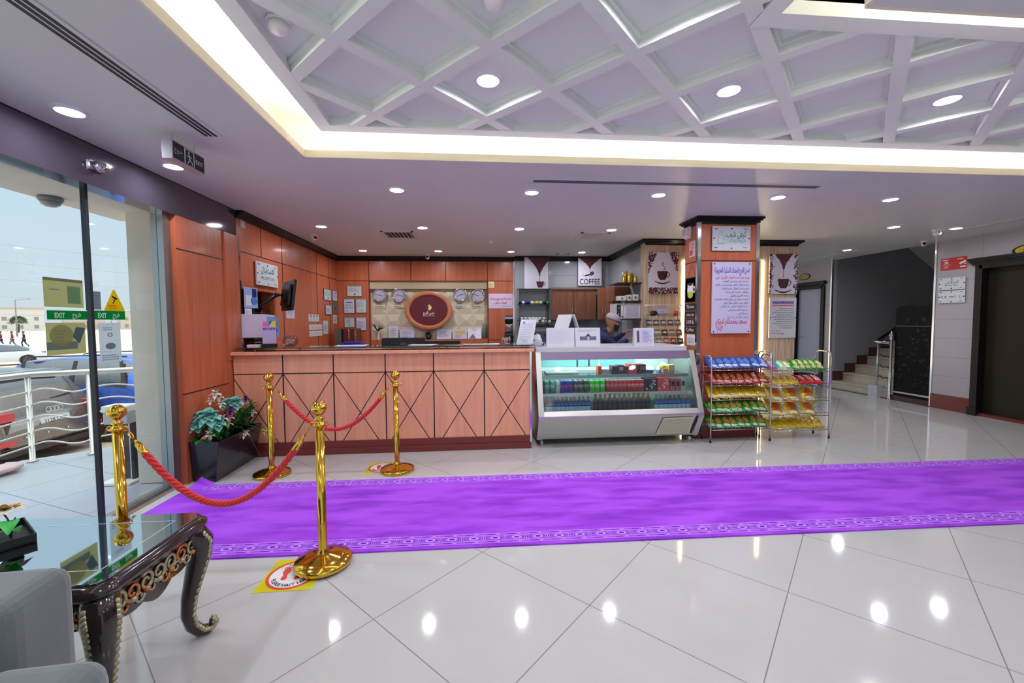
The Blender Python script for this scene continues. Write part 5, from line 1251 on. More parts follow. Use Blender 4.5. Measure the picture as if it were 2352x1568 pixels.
Bn = [('pel', 'waist'), ('waist', 'chest'), ('chest', 'neckb'), ('neckb', 'neck'), ('pel', 'hl'), ('hl', 'kl'), ('kl', 'al'), ('al', 'fl'), ('pel', 'hr'), ('hr', 'kr'), ('kr', 'ar'), ('ar', 'fr'), ('chest', 'sl'), ('sl', 'el'), ('el', 'wl'), ('chest', 'sr'), ('sr', 'er'), ('er', 'wr')]
body = skinned('body', J, Bn, NAVY, t)
hand('hand', t, (.44, -.21, 1.20), (.9, .1, .35), (-.3, 0, 1), SKIN); hand('hand', t, (.50, .08, 1.30), (.8, -.1, .3), (-.3, 0, 1), SKIN)
def head(parent, loc, rot, s, mask=None, cap=None, bill=None):
    M = Matrix.Translation(loc) @ Euler(rot).to_matrix().to_4x4() @ Matrix.Scale(s, 4)
    q = MB()
    # skull and jaw from stacked rings: x forward, y sideways, z up
    rings = [(-.115, .040, .030, .050), (-.10, .052, .045, .045), (-.075, .064, .058, .030), (-.04, .080, .068, .010), (.0, .092, .074, .0), (.04, .096, .076, -.006), (.08, .086, .068, -.012), (.105, .058, .046, -.016), (.118, .015, .012, -.018)]
    n = 16; vs = []; fs = []
    for z, rx, ry, ox in rings:
        for i in range(n): a = 2*pi*i/n; vs.append((ox+rx*cos(a), ry*sin(a), z))
    for k in range(len(rings)-1):
        for i in range(n): j = (i+1) % n; fs.append((k*n+i, k*n+j, (k+1)*n+j, (k+1)*n+i))
    fs.append(tuple(range(n))[::-1]); q.add(vs, fs, SKIN, True, M)
    q.add([(.085, 0, .022), (.116, 0, -.025), (.09, .018, -.03), (.09, -.018, -.03)], [(0, 3, 1), (0, 1, 2), (1, 3, 2)], SKIN, True, M)
    for sy in (-1, 1):
        q.sphere((.078, sy*.03, .012), .012, WP, 8, 6, (.6, 1, .7), M); q.sphere((.084, sy*.03, .012), .006, HAIRM, 8, 6, (1, 1, 1), M); q.box(.082, .088, sy*.03-.016, sy*.03+.016, .03, .036, HAIRM, M); q.sphere((-.005, sy*.078, -.005), .026, SKIN, 8, 6, (.7, .35, 1.1), M)
    q.tube([M @ Vector((.02, 0, -.085)), M @ Vector((-.02, 0, -.17))], [.05*s, .052*s], SKIN, 12)
    o = q.build('head', parent)
    if mask:
        q = MB(); vs = []; fs = []
        for k, (z, rx, ox) in enumerate(((-.112, .05, .055), (-.08, .073, .032), (-.045, .09, .018), (-.015, .094, .014))):
            for i in range(11): a = -1.35+2.7*i/10; vs.append((ox+rx*cos(a)+.006+.014*(abs(a) < .3), (.079 if z > -.06 else .062)*sin(a), z))
        for k in range(3):
            for i in range(10): fs.append((k*11+i, k*11+i+1, (k+1)*11+i+1, (k+1)*11+i))
        q.add(vs, fs, mask, True, M); q.build('face_mask', parent)
    if cap:
        q = MB(); q.lathe([(.104, .045), (.106, .07), (.092, .105), (.06, .13), (.0, .138)], cap, (-.008, 0, 0), 18, M, True, False); q.build('cap', parent)
        q = MB(); vs = []
        for z in (.05, .056):
            for k in range(9): a = -1.0+2.0*k/8; vs.append((.07+.11*cos(a)*1.0, .095*sin(a)*1.0, z+.03*(cos(a)-.5)))
            vs += [(.06, .09, z), (.06, -.09, z)]
        q.add(vs, [tuple(range(11)), tuple(range(11, 22))[::-1]]+[(i, i+11, (i+1) % 11+11, (i+1) % 11) for i in range(11)], bill, True, M); q.build('cap_bill', parent)
    else:
        q = MB(); q.lathe([(.094, .02), (.104, .06), (.092, .105), (.06, .126), (.0, .132)], HAIRM, (-.016, 0, 0), 16, M, True, False); q.build('hair', parent)
    return o
head(t, (.245, -.05, 1.445), (0, .35, -.25), 1.0, DARKV, mat('cap_grey', (158, 150, 160), .8), mat('cap_bill_blue', (92, 126, 190), .6))
q = MB(); F = facing((.18, -.165, 1.12), (.9, -.35, 0), (0, -.2, 1)); q.poly([(-.09, -.18), (.08, -.2), (.06, .1), (-.02, .14)], .0, DARKV, F); q.disc((0, .0, .003), .018, .024, WP, 14, F); q.rect(.0, .03, -.045, -.03, .003, WP, F); q.build('apron_badge', t)
# ------------------------------------------------------------------ pillar
CX0, CX1, CY0, CY1 = 2.702, 3.452, 4.86, 5.20
b = MB(); b.box(CX0, CX1, CY0, CY1, 0, ZC, WOOD)
for z in (2.19, .827): b.box(CX0-.002, CX1+.002, CY0-.002, CY1+.002, z-.006, z+.006, GROOVE)
structure(b.build('pillar'), 'square cherry wood pillar by the display case', 'pillar')
b = MB()
for x in (CX0, CX1): b.box(x-.022, x+.022, CY0-.008, CY0+.03, 0.02, ZC-.07, CHROME)
structure(b.build('trim_8'), 'bright chrome corner strips of the pillar', 'trim')
b = MB(); b.box(CX0-.012, CX1+.012, CY0-.012, CY1+.012, 0, .18, MAROONK); structure(b.build('baseboard_pillar'), 'maroon skirting round the pillar', 'skirting')
b = MB(); a0 = .004
for (o0, z0, z1) in ((.006, -.09, -.065), (.02, -.065, -.045), (.04, -.045, -.025), (.055, -.025, 0)): b.box(CX0-o0, CX1+o0, CY0-o0, CY1+o0, ZC+z0, ZC+z1, BLACKG)
structure(b.build('trim_9'), 'black crown moulding round the top of the pillar', 'moulding')
def cshop(q, w, h, m):
    corners(q, w, h, m); q.text('كوفي شوب', w*.12, h*.06, .10, INKG, m, bold=.02, width=w*.52); q.text('COFFEE SHOP', w*.12, -h*.18, .06, mat('ink_teal', (90, 150, 140), .6), m, width=w*.52)
    c = mat('ink_teal', (90, 150, 140), .6)
    for (A, B) in (((-.17, -.05), (-.17, .04)), ((-.17, .04), (-.10, .04)), ((-.10, .04), (-.10, -.05)), ((-.10, -.05), (-.17, -.05)), ((-.09, .03), (-.075, .01)), ((-.075, .01), (-.09, -.02)), ((-.15, .06), (-.14, .09)), ((-.12, .06), (-.115, .09)), ((-.19, -.065), (-.08, -.065))): q.line(A, B, .005, .001, c, m)
plate_sign(.485, .295, front(3.094, CY0-.001, 2.455), 'pale glass coffee shop sign with green lettering at the top of the pillar', cshop)
def rules(q, w, h, m):
    q.rect(-w*.5, w*.5, -h*.5, h*.5, .0006, mat('board_lilac', (202, 196, 226), .4), m)
    q.text('غصن الفرج للوحدات السكنية المفروشة', 0, h*.355, .085, INKP, m, bold=.03, width=w*.9)
    q.text('يوجد لدينا لخدمة العملاء الكرام / مايلي', w*.44, h*.27, .045, INKR, m, bold=.02, align='RIGHT', width=w*.86)
    T = ['خدمة تنزيل وتحميل العفش', 'خدمة تنظيف الغرف يوميا أو حسب الطلب', 'قسم خاص للعوائل وقسم للعزاب', 'مواقف خاصة للسيارات', 'خدمة الغسيل والكوي', 'انترنت مجاني في جميع الغرف والممرات', 'كوفي شوب يعمل طوال اليوم', 'خدمة ايقاظ النزلاء عند الطلب', 'خدمة الاستقبال', 'خدمة الأمن', 'كاميرات مراقبة على مدار الساعة']
    W_ = [.66, .86, .7, .6, .46, .86, .62, .72, .5, .26, .52]
    for k, s_ in enumerate(T): q.text(s_, w*.42, h*(.222-.0505*k), .034, INK, m, align='RIGHT', width=w*W_[k], bold=.01); q.disc((w*.44, h*(.228-.0505*k), .001), .003, .003, INK, 8, m)
    q.text('نسعد بخدمتكم لديكم', 0, -h*.36, .08, INKR, m, bold=.03, width=w*.80); q.text('الإدارة', -w*.30, -h*.445, .07, INKR, m, bold=.03, width=w*.16)
    for sx in (-1, 1):
        for sy in (-1, 1): q.disc((sx*w*.45, sy*h*.475, .002), .009, .009, mat('bolt_dark', (60, 62, 60), .3, .8), 12, m)
def plain_board(w, h, M, lab, fn, name='notice_board', th=.028):
    t = bpy.data.objects.new(name, None); COL.objects.link(t); t.matrix_world = M; tag(t, lab, 'sign')
    q = MB(); q.box(-w/2, w/2, -h/2, h/2, .012, th, GS); q.build('plate', t, .002); q = MB(); fn(q, w, h, Matrix.Translation((0, 0, th))); q.build('lettering', t); return t
plain_board(.502, .868, front(3.110, CY0-.001, 1.737), 'tall lilac notice board with purple and red Arabic text on the pillar front', rules)
# left flank of the pillar (faces the kitchen)
def flank(y0, y1, z0, z1):
    y0, y1 = y0+.07, y1+.07
    z0, z1 = 1.47+(z0-1.47)*1.014, 1.47+(z1-1.47)*1.014
    return (y1-y0, z1-z0, east(CX0-.001, (y0+y1)/2, (z0+z1)/2))
def chalk_cup(q, w, h, m):
    q.rect(-w*.5, w*.5, -h*.5, h*.5, .0006, mat('board_dark', (28, 24, 24), .6), m); q.poly([(-w*.26, h*.26), (-w*.3, -h*.02), (-w*.2, -h*.3), (w*.2, -h*.3), (w*.3, -h*.02), (w*.26, h*.26)], .001, WP, m); q.disc((0, -h*.2, .0014), w*.27, h*.14, mat('chalk_lime', (186, 200, 70), .6), 18, m); q.disc((0, h*.24, .0016), w*.22, h*.07, BLACK, 18, m); q.disc((w*.36, 0, .001), w*.1, h*.14, WP, 18, m, .6)
w, h, m = flank(4.835, 5.085, 1.69, 1.995); paper(w, h, m, 'chalk_picture', 'dark framed chalk picture of a cup hanging on the side of the pillar', 'picture', frame=True, deco=chalk_cup)
q = MB(); q.tube([(CX0-.004, 5.13, 2.0), (CX0-.006, 5.03, 2.16), (CX0-.004, 4.93, 2.0)], .0022, mat('string', (150, 120, 90), .7), 5); tag(q.build('hanging_cord'), 'thin cord that the chalk picture hangs from', 'cord')
for k, (z, s_) in enumerate(((1.632, 'This home'), (1.535, 'runs on'), (1.440, 'LOVE &'), (1.345, 'Coffee'))):
    def tagd(q, w, h, m, s_=s_): q.rect(-w*.5, w*.5, -h*.5, h*.5, .0006, mat('board_dark', (28, 24, 24), .6), m); q.text(s_, 0, -h*.2, h*.75, WP, m, .0012, width=w*.66)
    w, h, m = flank(4.83, 5.10, z-.042, z+.042); paper(w, h, m, 'chalk_tag', 'small black chalk board reading %s on the side of the pillar' % s_, 'sign', frame=False, th=.008, deco=tagd)
w, h, m = flank(4.835, 5.05, 1.155, 1.29); paper(w, h, m, 'notice', 'white sheet under the chalk boards on the side of the pillar', 'notice', frame=False, th=.003, base=mat('paper_white', (222, 220, 218), .6))
def pinkp(q, w, h, m): q.disc((0, h*.2, .001), w*.25, h*.18, INKR, 16, m, .7); lines(q, -w*.4, w*.4, -h*.42, -h*.05, 3, INKR, m, 3, .02)
w, h, m = flank(4.875, 5.02, 2.25, 2.44); paper(w, h, m, 'notice', 'pale pink notice with red print high on the side of the pillar', 'notice', frame=False, th=.003, base=mat('paper_pink', (232, 196, 200), .6), deco=pinkp)
t = thing('wall_speaker', 'slim white loudspeaker under the moulding on the side of the pillar', 'speaker', (CX0, 5.10, 2.50))
q = MB(); q.prism([(0, 0), (-.03, .0), (-.07, .02), (-.075, .12), (-.03, .145), (0, .145)], -.055, .055, WP, 'XZ'); q.build('housing', t, .006)
q = MB(); q.box(-.077, -.074, -.045, .045, .03, .11, mat('speaker_cloth', (196, 194, 200), .8)); q.build('grille', t)

# ------------------------------------------------------------------ snack racks with bags
def make_bag(name, w, h, d, col, logo, logo2):
    key = (name, col, w)
    if key in PROTO: return PROTO[key], False
    foil = mat('foil_'+str(col), col, .25, .15, coat=.3); lg = mat('foilprint_'+str(logo), logo, .3); l2 = mat('foilprint_'+str(logo2), logo2, .3)
    r = random.Random(hash(str(col)) % 100 if False else sum(col)); q = MB(); n = 10; m_ = 12; vs = []; fs = []; mi = []
    for side in (1, -1):
        for j in range(m_+1):
            for i in range(n+1):
                u, v = i/n*2-1, j/m_*2-1; th = d*.5*max(0, 1-abs(u)**2.6)**.6*max(0, 1-abs(v)**3.2)**.7; wr = (sin(i*2.7+j*1.3)+sin(j*2.1-i))*.05*d
                vs.append((u*w/2*(1-.06*(1-abs(v))), side*-(th+wr*(th > 0.002)), v*h/2+(.004*sin(i*2.2) if abs(v) > .95 else 0)))
    N = (n+1)*(m_+1)
    for side in (0, 1):
        for j in range(m_):
            for i in range(n):
                a = side*N+j*(n+1)+i; f = (a, a+1, a+n+2, a+n+1); fs.append(f if side == 0 else f[::-1]); u, v = (i+.5)/n*2-1, (j+.5)/m_*2-1
                mi.append(1 if (u*u/.35+(v-.15)**2/.22) < 1 else 2 if (abs(v+.62) < .14 and abs(u) < .7) else 0)
    base = len(q.v); q.add(vs, [], foil, True)
    for f, k in zip(fs, mi): q.f.append(list(f)); q.mi.append(q.m((foil, lg, l2)[k])); q.sm.append(True)
    o = q.build(name); PROTO[key] = o; o['category'] = 'snack bag'; return o, True
def bag(name, w, h, d, col, logo, logo2, loc, rot, lab, grp):
    o, new = make_bag(name, w, h, d, col, logo, logo2)
    if not new: o = o.copy(); COL.objects.link(o)
    o.location = loc; o.rotation_euler = rot; return tag(o, lab, 'snack bag', grp)
def rack(x0, x1, y0, y1, zt, trays, lab):
    t = thing('snack_rack', lab, 'rack', ((x0+x1)/2, y0, 0)); c = (x0+x1)/2; W = (x1-x0)/2; D = y1-y0
    for s in (-1, 1):
        q = MB(); rr = .07; pts = [(s*W, 0, .02), (s*W, 0, zt-rr)]+[(s*W, rr-rr*cos(a), zt-rr+rr*sin(a)) for a in [k*pi/12 for k in range(1, 7)]]+[(s*W, D-rr+rr*sin(a), zt-rr+rr*cos(a)) for a in [k*pi/12 for k in range(0, 7)]]+[(s*W, D, .02)]
        q.tube(pts, .0095, CHROME, 10); q.build('end_hoop', t)
        for y in (0, D): q = MB(); q.lathe([(.011, 0), (.012, .004), (.012, .025), (.0095, .028)], BLACK, (s*W, y, 0), 10); q.build('foot', t)
    for zf, zb in trays:
        q = MB(); P = lambda x, u, up=0: (x, .012+(D-.024)*u, zf+(zb-zf)*u+up)
        q.tube([P(-W, 0), P(W, 0)], .004, CHROME, 6); q.tube([P(-W, 1), P(W, 1)], .004, CHROME, 6); q.tube([P(-W, 0, .035), P(W, 0, .035)], .003, CHROME, 6)
        for k in range(15): x = -W+2*W*k/14; q.tube([P(x, 0, .035), P(x, 0), P(x, 1)], .0018, CHROME, 5)
        q.build('wire_tray', t)
    return t
RA = (2.765, 3.515, 4.655, 4.842); RB = (3.54, 4.31, 4.685, 4.925)
zr = [(.868, .90), (.682, .715), (.512, .545), (.338, .372), (.150, .184)]
rack(*RA, 1.045, zr, 'chrome wire snack rack in front of the pillar, left of the two')
rack(*RB, 1.075, [(.83, .865), (.645, .68), (.47, .56), (.285, .39), (.105, .14)], 'chrome wire snack rack at the right of the two, beyond the pillar')
Y_ = (206, 180, 24); Gn = (40, 150, 34)
spec = [('blue', (30, 84, 176), (90, 130, 210), (206, 214, 230)), ('red', (168, 40, 34), (214, 140, 84), (220, 170, 150)), ('yellow', (214, 190, 24), (200, 150, 20), (226, 220, 190)), ('green', (34, 150, 34), (214, 176, 84), (200, 220, 200)), ('green', (30, 144, 34), (226, 140, 70), (210, 220, 200))]
ordn = ['top', 'second', 'third', 'fourth', 'bottom']
r = random.Random(21)
for k, (cn, c, l1, l2) in enumerate(spec):
    zf, zb = zr[k]
    for i in range(8):
        x = RA[0]+.065+(RA[1]-RA[0]-.13)*i/7+r.uniform(-.008, .008)
        bag('snack_bag', .150, .19, .045, c, l1, l2, (x, 4.755+r.uniform(-.004, .004), zf+.076+r.uniform(0, .008)), (radians(-52+r.uniform(-5, 5)), radians(r.uniform(4, 16)), radians(r.uniform(-8, 8))), '%s snack bag, %s from left in %s tray of the left rack' % (cn, nth[i], ordn[k]), '%s snack bags in the %s tray of the left rack' % (cn, ordn[k]))
# right rack
def rb(x, z, cn, c, l1, l2, lab, grp=None, y=4.80, w=.145, h=.18, a=-52, ry=8): bag('snack_bag', w, h, .05, c, l1, l2, (x, y, z), (radians(a), radians(ry), radians(r.uniform(-6, 6))), lab, grp)
rb(3.60, .90, 'pink', (206, 90, 130), (226, 150, 180), (190, 40, 60), 'pink and red snack bag at the left of the top tray of the right rack')
rb(3.72, .90, 'teal', (80, 176, 176), (200, 226, 220), (206, 206, 110), 'teal snack bag in the top tray of the right rack'); rb(3.81, .895, 'pale', (196, 206, 130), (220, 226, 190), (90, 180, 180), 'pale yellow green snack bag in the top tray of the right rack')
for i in range(5): rb(3.93+i*.075, .905, 'green', (36, 156, 40), (206, 186, 84), (226, 206, 150), 'green snack bag, %s from left of five, top tray of right rack' % nth[i], 'green snack bags in the right rack', ry=14)
for i in range(4): rb(3.62+i*.09, .715, 'yellow', (206, 176, 36), (220, 170, 60), (226, 206, 120), 'yellow snack bag, %s of four from left, second tray of right rack' % nth[i], 'yellow snack bags in the second tray', a=-62)
for i in range(3): rb(4.02+i*.095, .72, 'red', (196, 24, 46), (226, 190, 190), (214, 60, 60), 'red and white snack bag, %s of three, second tray of right rack' % nth[i], 'red snack bags in the right rack', a=-62)
for j, (z, tn) in enumerate(((.545, 'third'), (.375, 'fourth'))):
    for i in range(3): rb(3.66+i*.215, z, 'yellow', (214, 182, 26), (196, 96, 40), (230, 226, 214), 'large yellow chips bag, %s from left in %s tray of right rack' % (nth[i], tn), 'large yellow chips bags', y=4.78, w=.2, h=.235, a=-42, ry=10)
for i in range(8): rb(3.62+i*.088, .175, 'yellow', (206, 182, 20), (190, 150, 16), (226, 206, 90), 'yellow snack bag, %s from left in bottom tray of right rack' % nth[i], 'yellow snack bags in the bottom tray of the right rack', ry=10)

# ------------------------------------------------------------------ stanchions and ropes
BRASS = mat('polished_brass', (226, 180, 70), .1, 1.0); 
def make_stanchion():
    t = thing('rope_post', '', 'stanchion')
    q = MB(); q.lathe([(.160, 0), (.163, .006), (.163, .024), (.157, .031), (.10, .047), (.045, .060), (.036, .064)], BRASS, (0, 0, 0), 48); q.build('base', t)
    q = MB(); q.lathe([(.036, .064), (.036, .074), (.027, .084), (.0255, .10), (.0255, .842)], BRASS, (0, 0, 0), 24); q.build('pole', t)
    q = MB(); q.lathe([(.0255, .842), (.036, .845), (.038, .853), (.030, .862), (.022, .868), (.020, .876), (.030, .886), (.018, .896), (.014, .905), (.026, .914), (.040, .928), (.046, .946), (.043, .964), (.030, .982), (.016, .990), (.0, .992)], BRASS, (0, 0, 0), 28); q.build('finial', t)
    for a in (0, pi):
        q = MB(); c = Vector((cos(a)*.042, sin(a)*.042, .853)); q.tube([c+Vector((.013*cos(u)*cos(a), .013*cos(u)*sin(a), .013*sin(u))) for u in [k*pi/6 for k in range(12)]], .0035, BRASS, 6, True); q.build('hook_ring', t)
    return t
SF, SL, SBL, SBR = (-.945, 2.53), (-2.085, 2.555), (-1.993, 4.12), (-.802, 4.112)
s0 = make_stanchion(); s0.location = (*SF, .0105); s0['label'] = 'brass rope post nearest the camera, standing on the yellow floor sticker'; s0['group'] = 'brass rope posts'
dup(s0, (*SL, .0105), None, 'brass rope post at the left, seen above the glass top table', 'brass rope posts'); dup(s0, (*SBL, 0), None, 'brass rope post in front of the planter, far left', 'brass rope posts'); dup(s0, (*SBR, 0), None, 'brass rope post in front of the counter, far right', 'brass rope posts')
ROPE = mat('red_rope', (214, 34, 40), .75, sheen=.3)
def rope(A, B, sag, lab):
    t = thing('barrier_rope', lab, 'rope'); A = Vector(A); B = Vector(B); N = 170; L = (B-A).length
    def P(u): p = A.lerp(B, u); return p-Vector((0, 0, sag*(1-(2*u-1)**2)*(1+.12*(1-(2*u-1)**2))/1.12))
    u0, u1 = .085, .915; q = MB()
    for k in range(3):
        pts = []
        for i in range(N+1):
            u = u0+(u1-u0)*i/N; p = P(u); d = (P(min(1, u+.01))-P(max(0, u-.01))).normalized(); s = d.cross(Vector((0, 0, 1))).normalized(); n = s.cross(d); a = i*.42+k*2*pi/3
            pts.append(p+s*(.0095*cos(a))+n*(.0095*sin(a)))
        q.tube(pts, .0115, ROPE, 7)
    q.build('rope', t)
    for (e0, e1) in ((0.0, u0+.012), (1.0, u1-.012)):
        a, c = P(e0), P(e1); d = (c-a); q = MB()
        q.tube([a+d*.35, a+d*.5, a+d*.55, a+d*.95, c], [.007, .009, .017, .019, .017], BRASS, 12); s = d.normalized().cross(Vector((0, 0, 1))).normalized(); n = d.normalized()
        q.tube([a+d*.2+n*(.022*cos(v))+Vector((0, 0, 1)).cross(s).normalized()*0+s*(.012*sin(v)) for v in [k*pi/6 for k in range(12)]], .0035, BRASS, 6, True); q.build('snap_hook', t)
rope((SL[0]+.05, SL[1], .853), (SF[0]-.05, SF[1], .853), .455, 'red twisted rope between the left post and the nearest post')
rope((SBL[0]+.05, SBL[1], .853), (SBR[0]-.05, SBR[1], .853), .425, 'red twisted rope between the two far posts in front of the counter')

# ------------------------------------------------------------------ purple runner
def rug_mat():
    m = bpy.data.materials.new('purple_plush'); m.use_nodes = True; nt = m.node_tree; b = nt.nodes['Principled BSDF']; L = nt.links.new
    geo = nt.nodes.new('ShaderNodeNewGeometry'); mp = nt.nodes.new('ShaderNodeMapping'); mp.inputs['Rotation'].default_value = (0, 0, .6); mp.inputs['Scale'].default_value = (1.2, 5, 1)
    n1 = nt.nodes.new('ShaderNodeTexNoise'); n1.inputs['Scale'].default_value = 1.6; n1.inputs['Detail'].default_value = 5; n1.inputs['Distortion'].default_value = .4
    n2 = nt.nodes.new('ShaderNodeTexNoise'); n2.inputs['Scale'].default_value = 260
    mx = nt.nodes.new('ShaderNodeMix'); mx.data_type = 'RGBA'; mx.inputs[6].default_value = (*lin((140, 50, 206)), 1); mx.inputs[7].default_value = (*lin((176, 82, 240)), 1)
    rp = nt.nodes.new('ShaderNodeMapRange'); rp.inputs[1].default_value = .36; rp.inputs[2].default_value = .6
    L(geo.outputs['Position'], mp.inputs[0]); L(mp.outputs[0], n1.inputs['Vector']); L(geo.outputs['Position'], n2.inputs['Vector']); L(n1.outputs['Fac'], rp.inputs[0]); L(rp.outputs[0], mx.inputs[0]); L(mx.outputs[2], b.inputs['Base Color'])
    bp = nt.nodes.new('ShaderNodeBump'); bp.inputs['Strength'].default_value = .5; bp.inputs['Distance'].default_value = .004; L(n2.outputs['Fac'], bp.inputs['Height']); L(bp.outputs[0], b.inputs['Normal'])
    b.inputs['Roughness'].default_value = .9; b.inputs['Sheen Weight'].default_value = .4; b.inputs['Sheen Tint'].default_value = (*lin((190, 120, 250)), 1); b.inputs['Specular IOR Level'].default_value = .15
    return m
PUR = rug_mat(); PURL = mat('rug_lilac', (206, 150, 250), .9, spec=.1); PURD = mat('rug_deep', (112, 34, 176), .9, spec=.1)
t = thing('runner_rug', 'long purple runner rug with patterned lilac borders', 'rug', (-2.63, 0, 0)); t.rotation_euler[2] = radians(-.9)
RW0, RW1, RL = 2.665, 3.905, 9.9   # local y of the near and far edge
q = MB(); nxr = 60; vs = []; fs = []
prof = [(RW0, .0), (RW0, .009), (RW1, .009), (RW1, .0)]
q.box(.0, RL, RW0, RW1, 0.0005, .010, PUR)
# curled corner at the far left end
cv = []; cf = []
for j in range(7):
    for i in range(7):
        u, v = i/6, j/6; x = .02+.14*u-.12*v*0; y = RW1-.14+.17*v; lift = max(0, (v-u*.8))**1.5*.07; cv.append((x+lift*.6, y-lift*.3, .011+lift))
for j in range(6):
    for i in range(6): a = j*7+i; cf.append((a, a+1, a+8, a+7))
q.add(cv, cf, PUR, True)
q.build('pile', t)
for (yb, sgn, nm) in ((RW0+.035, 1, 'border'), (RW1-.01, -1, 'border')):
    q = MB(); m = Matrix.Translation((0, 0, .0105))
    def Yo(d): return yb+sgn*d
    def ln(d0, d1, x0, x1, mt, z=.0003): a, c = sorted((Yo(d0), Yo(d1))); q.rect(x0, x1, a, c, z, mt, m)
    ln(0, .125, 0, RL, mat('rug_mid', (158, 84, 222), .9, spec=.1), .0001)
    for d in (.0, .026, .095, .121): ln(d, d+.006, 0, RL, PURL)
    k = 0; x = .03
    while x < RL-.1:
        for d in (.012, .107):
            if k % 1 == 0: ln(d, d+.009, x, x+.05, PURD); ln(d, d+.009, x+.065, x+.085, PURL)
        cy = Yo(.0655); q.disc((x+.055, cy, .0004), .034, .021, PURL, 14, m); q.disc((x+.055, cy, .0006), .020, .011, PURD, 12, m)
        q.poly([(x+.088, cy), (x+.12, cy+.016), (x+.15, cy), (x+.12, cy-.016)], .0004, PURD, m); q.rect(x+.117, x+.123, cy-.024, cy+.024, .0006, PURL, m); q.rect(x+.105, x+.109, cy-.018, cy+.018, .0006, PURL, m); q.rect(x+.131, x+.135, cy-.018, cy+.018, .0006, PURL, m)
        x += .145; k += 1
    q.build(nm, t)

# ------------------------------------------------------------------ floor stickers
def sticker(x0, y0, s, lab):
    SY = mat('sticker_yellow', (214, 206, 20), .3); SR = mat('sticker_red', (226, 70, 60), .4); t = thing('floor_sticker', lab, 'sticker', (x0+s/2, y0+s/2, 0))
    q = MB(); q.box(-s/2, s/2, -s/2, s/2, .0004, .0014, SY); q.build('backing', t)
    q = MB(); m = Matrix.Translation((0, 0, .0016)); q.disc((0, 0, 0), s*.46, s*.46, SR, 40, m); q.disc((0, 0, .0003), s*.405, s*.405, WP, 40, m)
    for sx in (-1, 1):
        mm = m @ Matrix.Translation((sx*.045, .0, .0006)) @ Matrix.Rotation(radians(-14*sx-6), 4, 'Z'); q.disc((0, .03, 0), .022, .036, SR, 16, mm); q.disc((0, -.035, .0001), .017, .022, SR, 14, mm); q.rect(-.012, .012, -.03, .02, .0002, SR, mm)
        for k in range(5): q.disc((-.02+.01*k, .072-.004*abs(k-1.5), .0002), .005, .006, SR, 8, mm)
    q.text('الرجاء الانتظار هنا', 0, s*.27, .042, INKB, m, .0008, width=s*.42)
    txt = 'PLEASE WAIT HERE'; 
    for k, ch in enumerate(txt):
        if ch == ' ': continue
        a = radians(-90-62+124*k/(len(txt)-1)); R_ = s*.345; mm = m @ Matrix.Translation((R_*cos(a), R_*sin(a), 0)) @ Matrix.Rotation(a+pi/2, 4, 'Z'); q.text(ch, 0, -.008, .034, INK, mm, .0008, bold=.02)
    q.build('print', t)
sticker(-1.24, 2.292, .312, 'yellow square wait here sticker on the floor under the nearest rope post'); sticker(-1.115, 4.055, .31, 'yellow square wait here sticker on the floor by the far right rope post')
# ------------------------------------------------------------------ lift door, stairs, passage door
DARKW = mat('dark_carved_wood', (17, 13, 14), .4, noise=(30, .3, (1, 1, .4)))
t = thing('door_1', 'dark lift door in a black moulded frame on the right wall', 'lift door', (XR, (LY0+LY1)/2, 0)); t['kind'] = 'structure'
hw = (LY1-LY0)/2
q = MB()
for s in (-1, 1): q.box(-.03, .10, s*hw-.045, s*hw+.045, 0, 2.28, DARKW); q.box(-.05, -.03, s*hw-.06, s*hw+.06, 0, .12, DARKW)
q.box(-.03, .10, -hw, hw, 2.20, 2.28, DARKW); q.build('frame', t, .004)
q = MB()
for (o, z0, z1) in ((.04, 2.26, 2.285), (.06, 2.285, 2.31), (.085, 2.31, 2.335), (.10, 2.335, 2.36)): q.box(-o, .0, -hw-.06-o*.5, hw+.06+o*.5, z0, z1, DARKW)
q.build('cornice', t)
BRONZE = mat('door_bronze', (32, 28, 20), .4, .3, noise=(120, .5, (1, 1, 1)))
q = MB(); q.box(.085, .10, -hw+.04, hw-.04, .04, 2.2, BRONZE)
for z in (.5, .95, 1.4, 1.85): q.box(.082, .085, -hw+.04, hw-.3, z-.005, z+.005, BLACK)
q.build('door_leaf', t)
q = MB(); q.box(.0, .1, -hw, hw, 0, .04, GRANITE); q.build('sill', t)
def oval_sign(y, z, ry, rz, txt, lab, ink=BLACK):
    t = bpy.data.objects.new('oval_sign', None); COL.objects.link(t); t.matrix_world = east(XR-.001, y, z); tag(t, lab, 'sign')
    q = MB(); n = 32; P = [(ry*cos(2*pi*i/n), rz*sin(2*pi*i/n)) for i in range(n)]; q.prism(P, 0, .012, mat('sign_brown', (40, 26, 16), .35), 'XY'); q.build('rim', t)
    q = MB(); q.disc((0, 0, .013), ry*.86, rz*.78, mat('sign_gold', (196, 180, 40), .35), 32); q.text(txt, 0, -rz*.25, rz*1.1, ink, Matrix.Identity(4), .0145, bold=.02, width=ry*1.1); q.build('face', t)
oval_sign(5.0, 2.40, .235, .082, 'مشغور', 'oval yellow sign with Arabic lettering above the lift door')
oval_sign(8.92, 2.44, .15, .07, 'الادارة', 'small oval sign with lettering above the passage door', mat('ink_green', (18, 134, 92), .6))
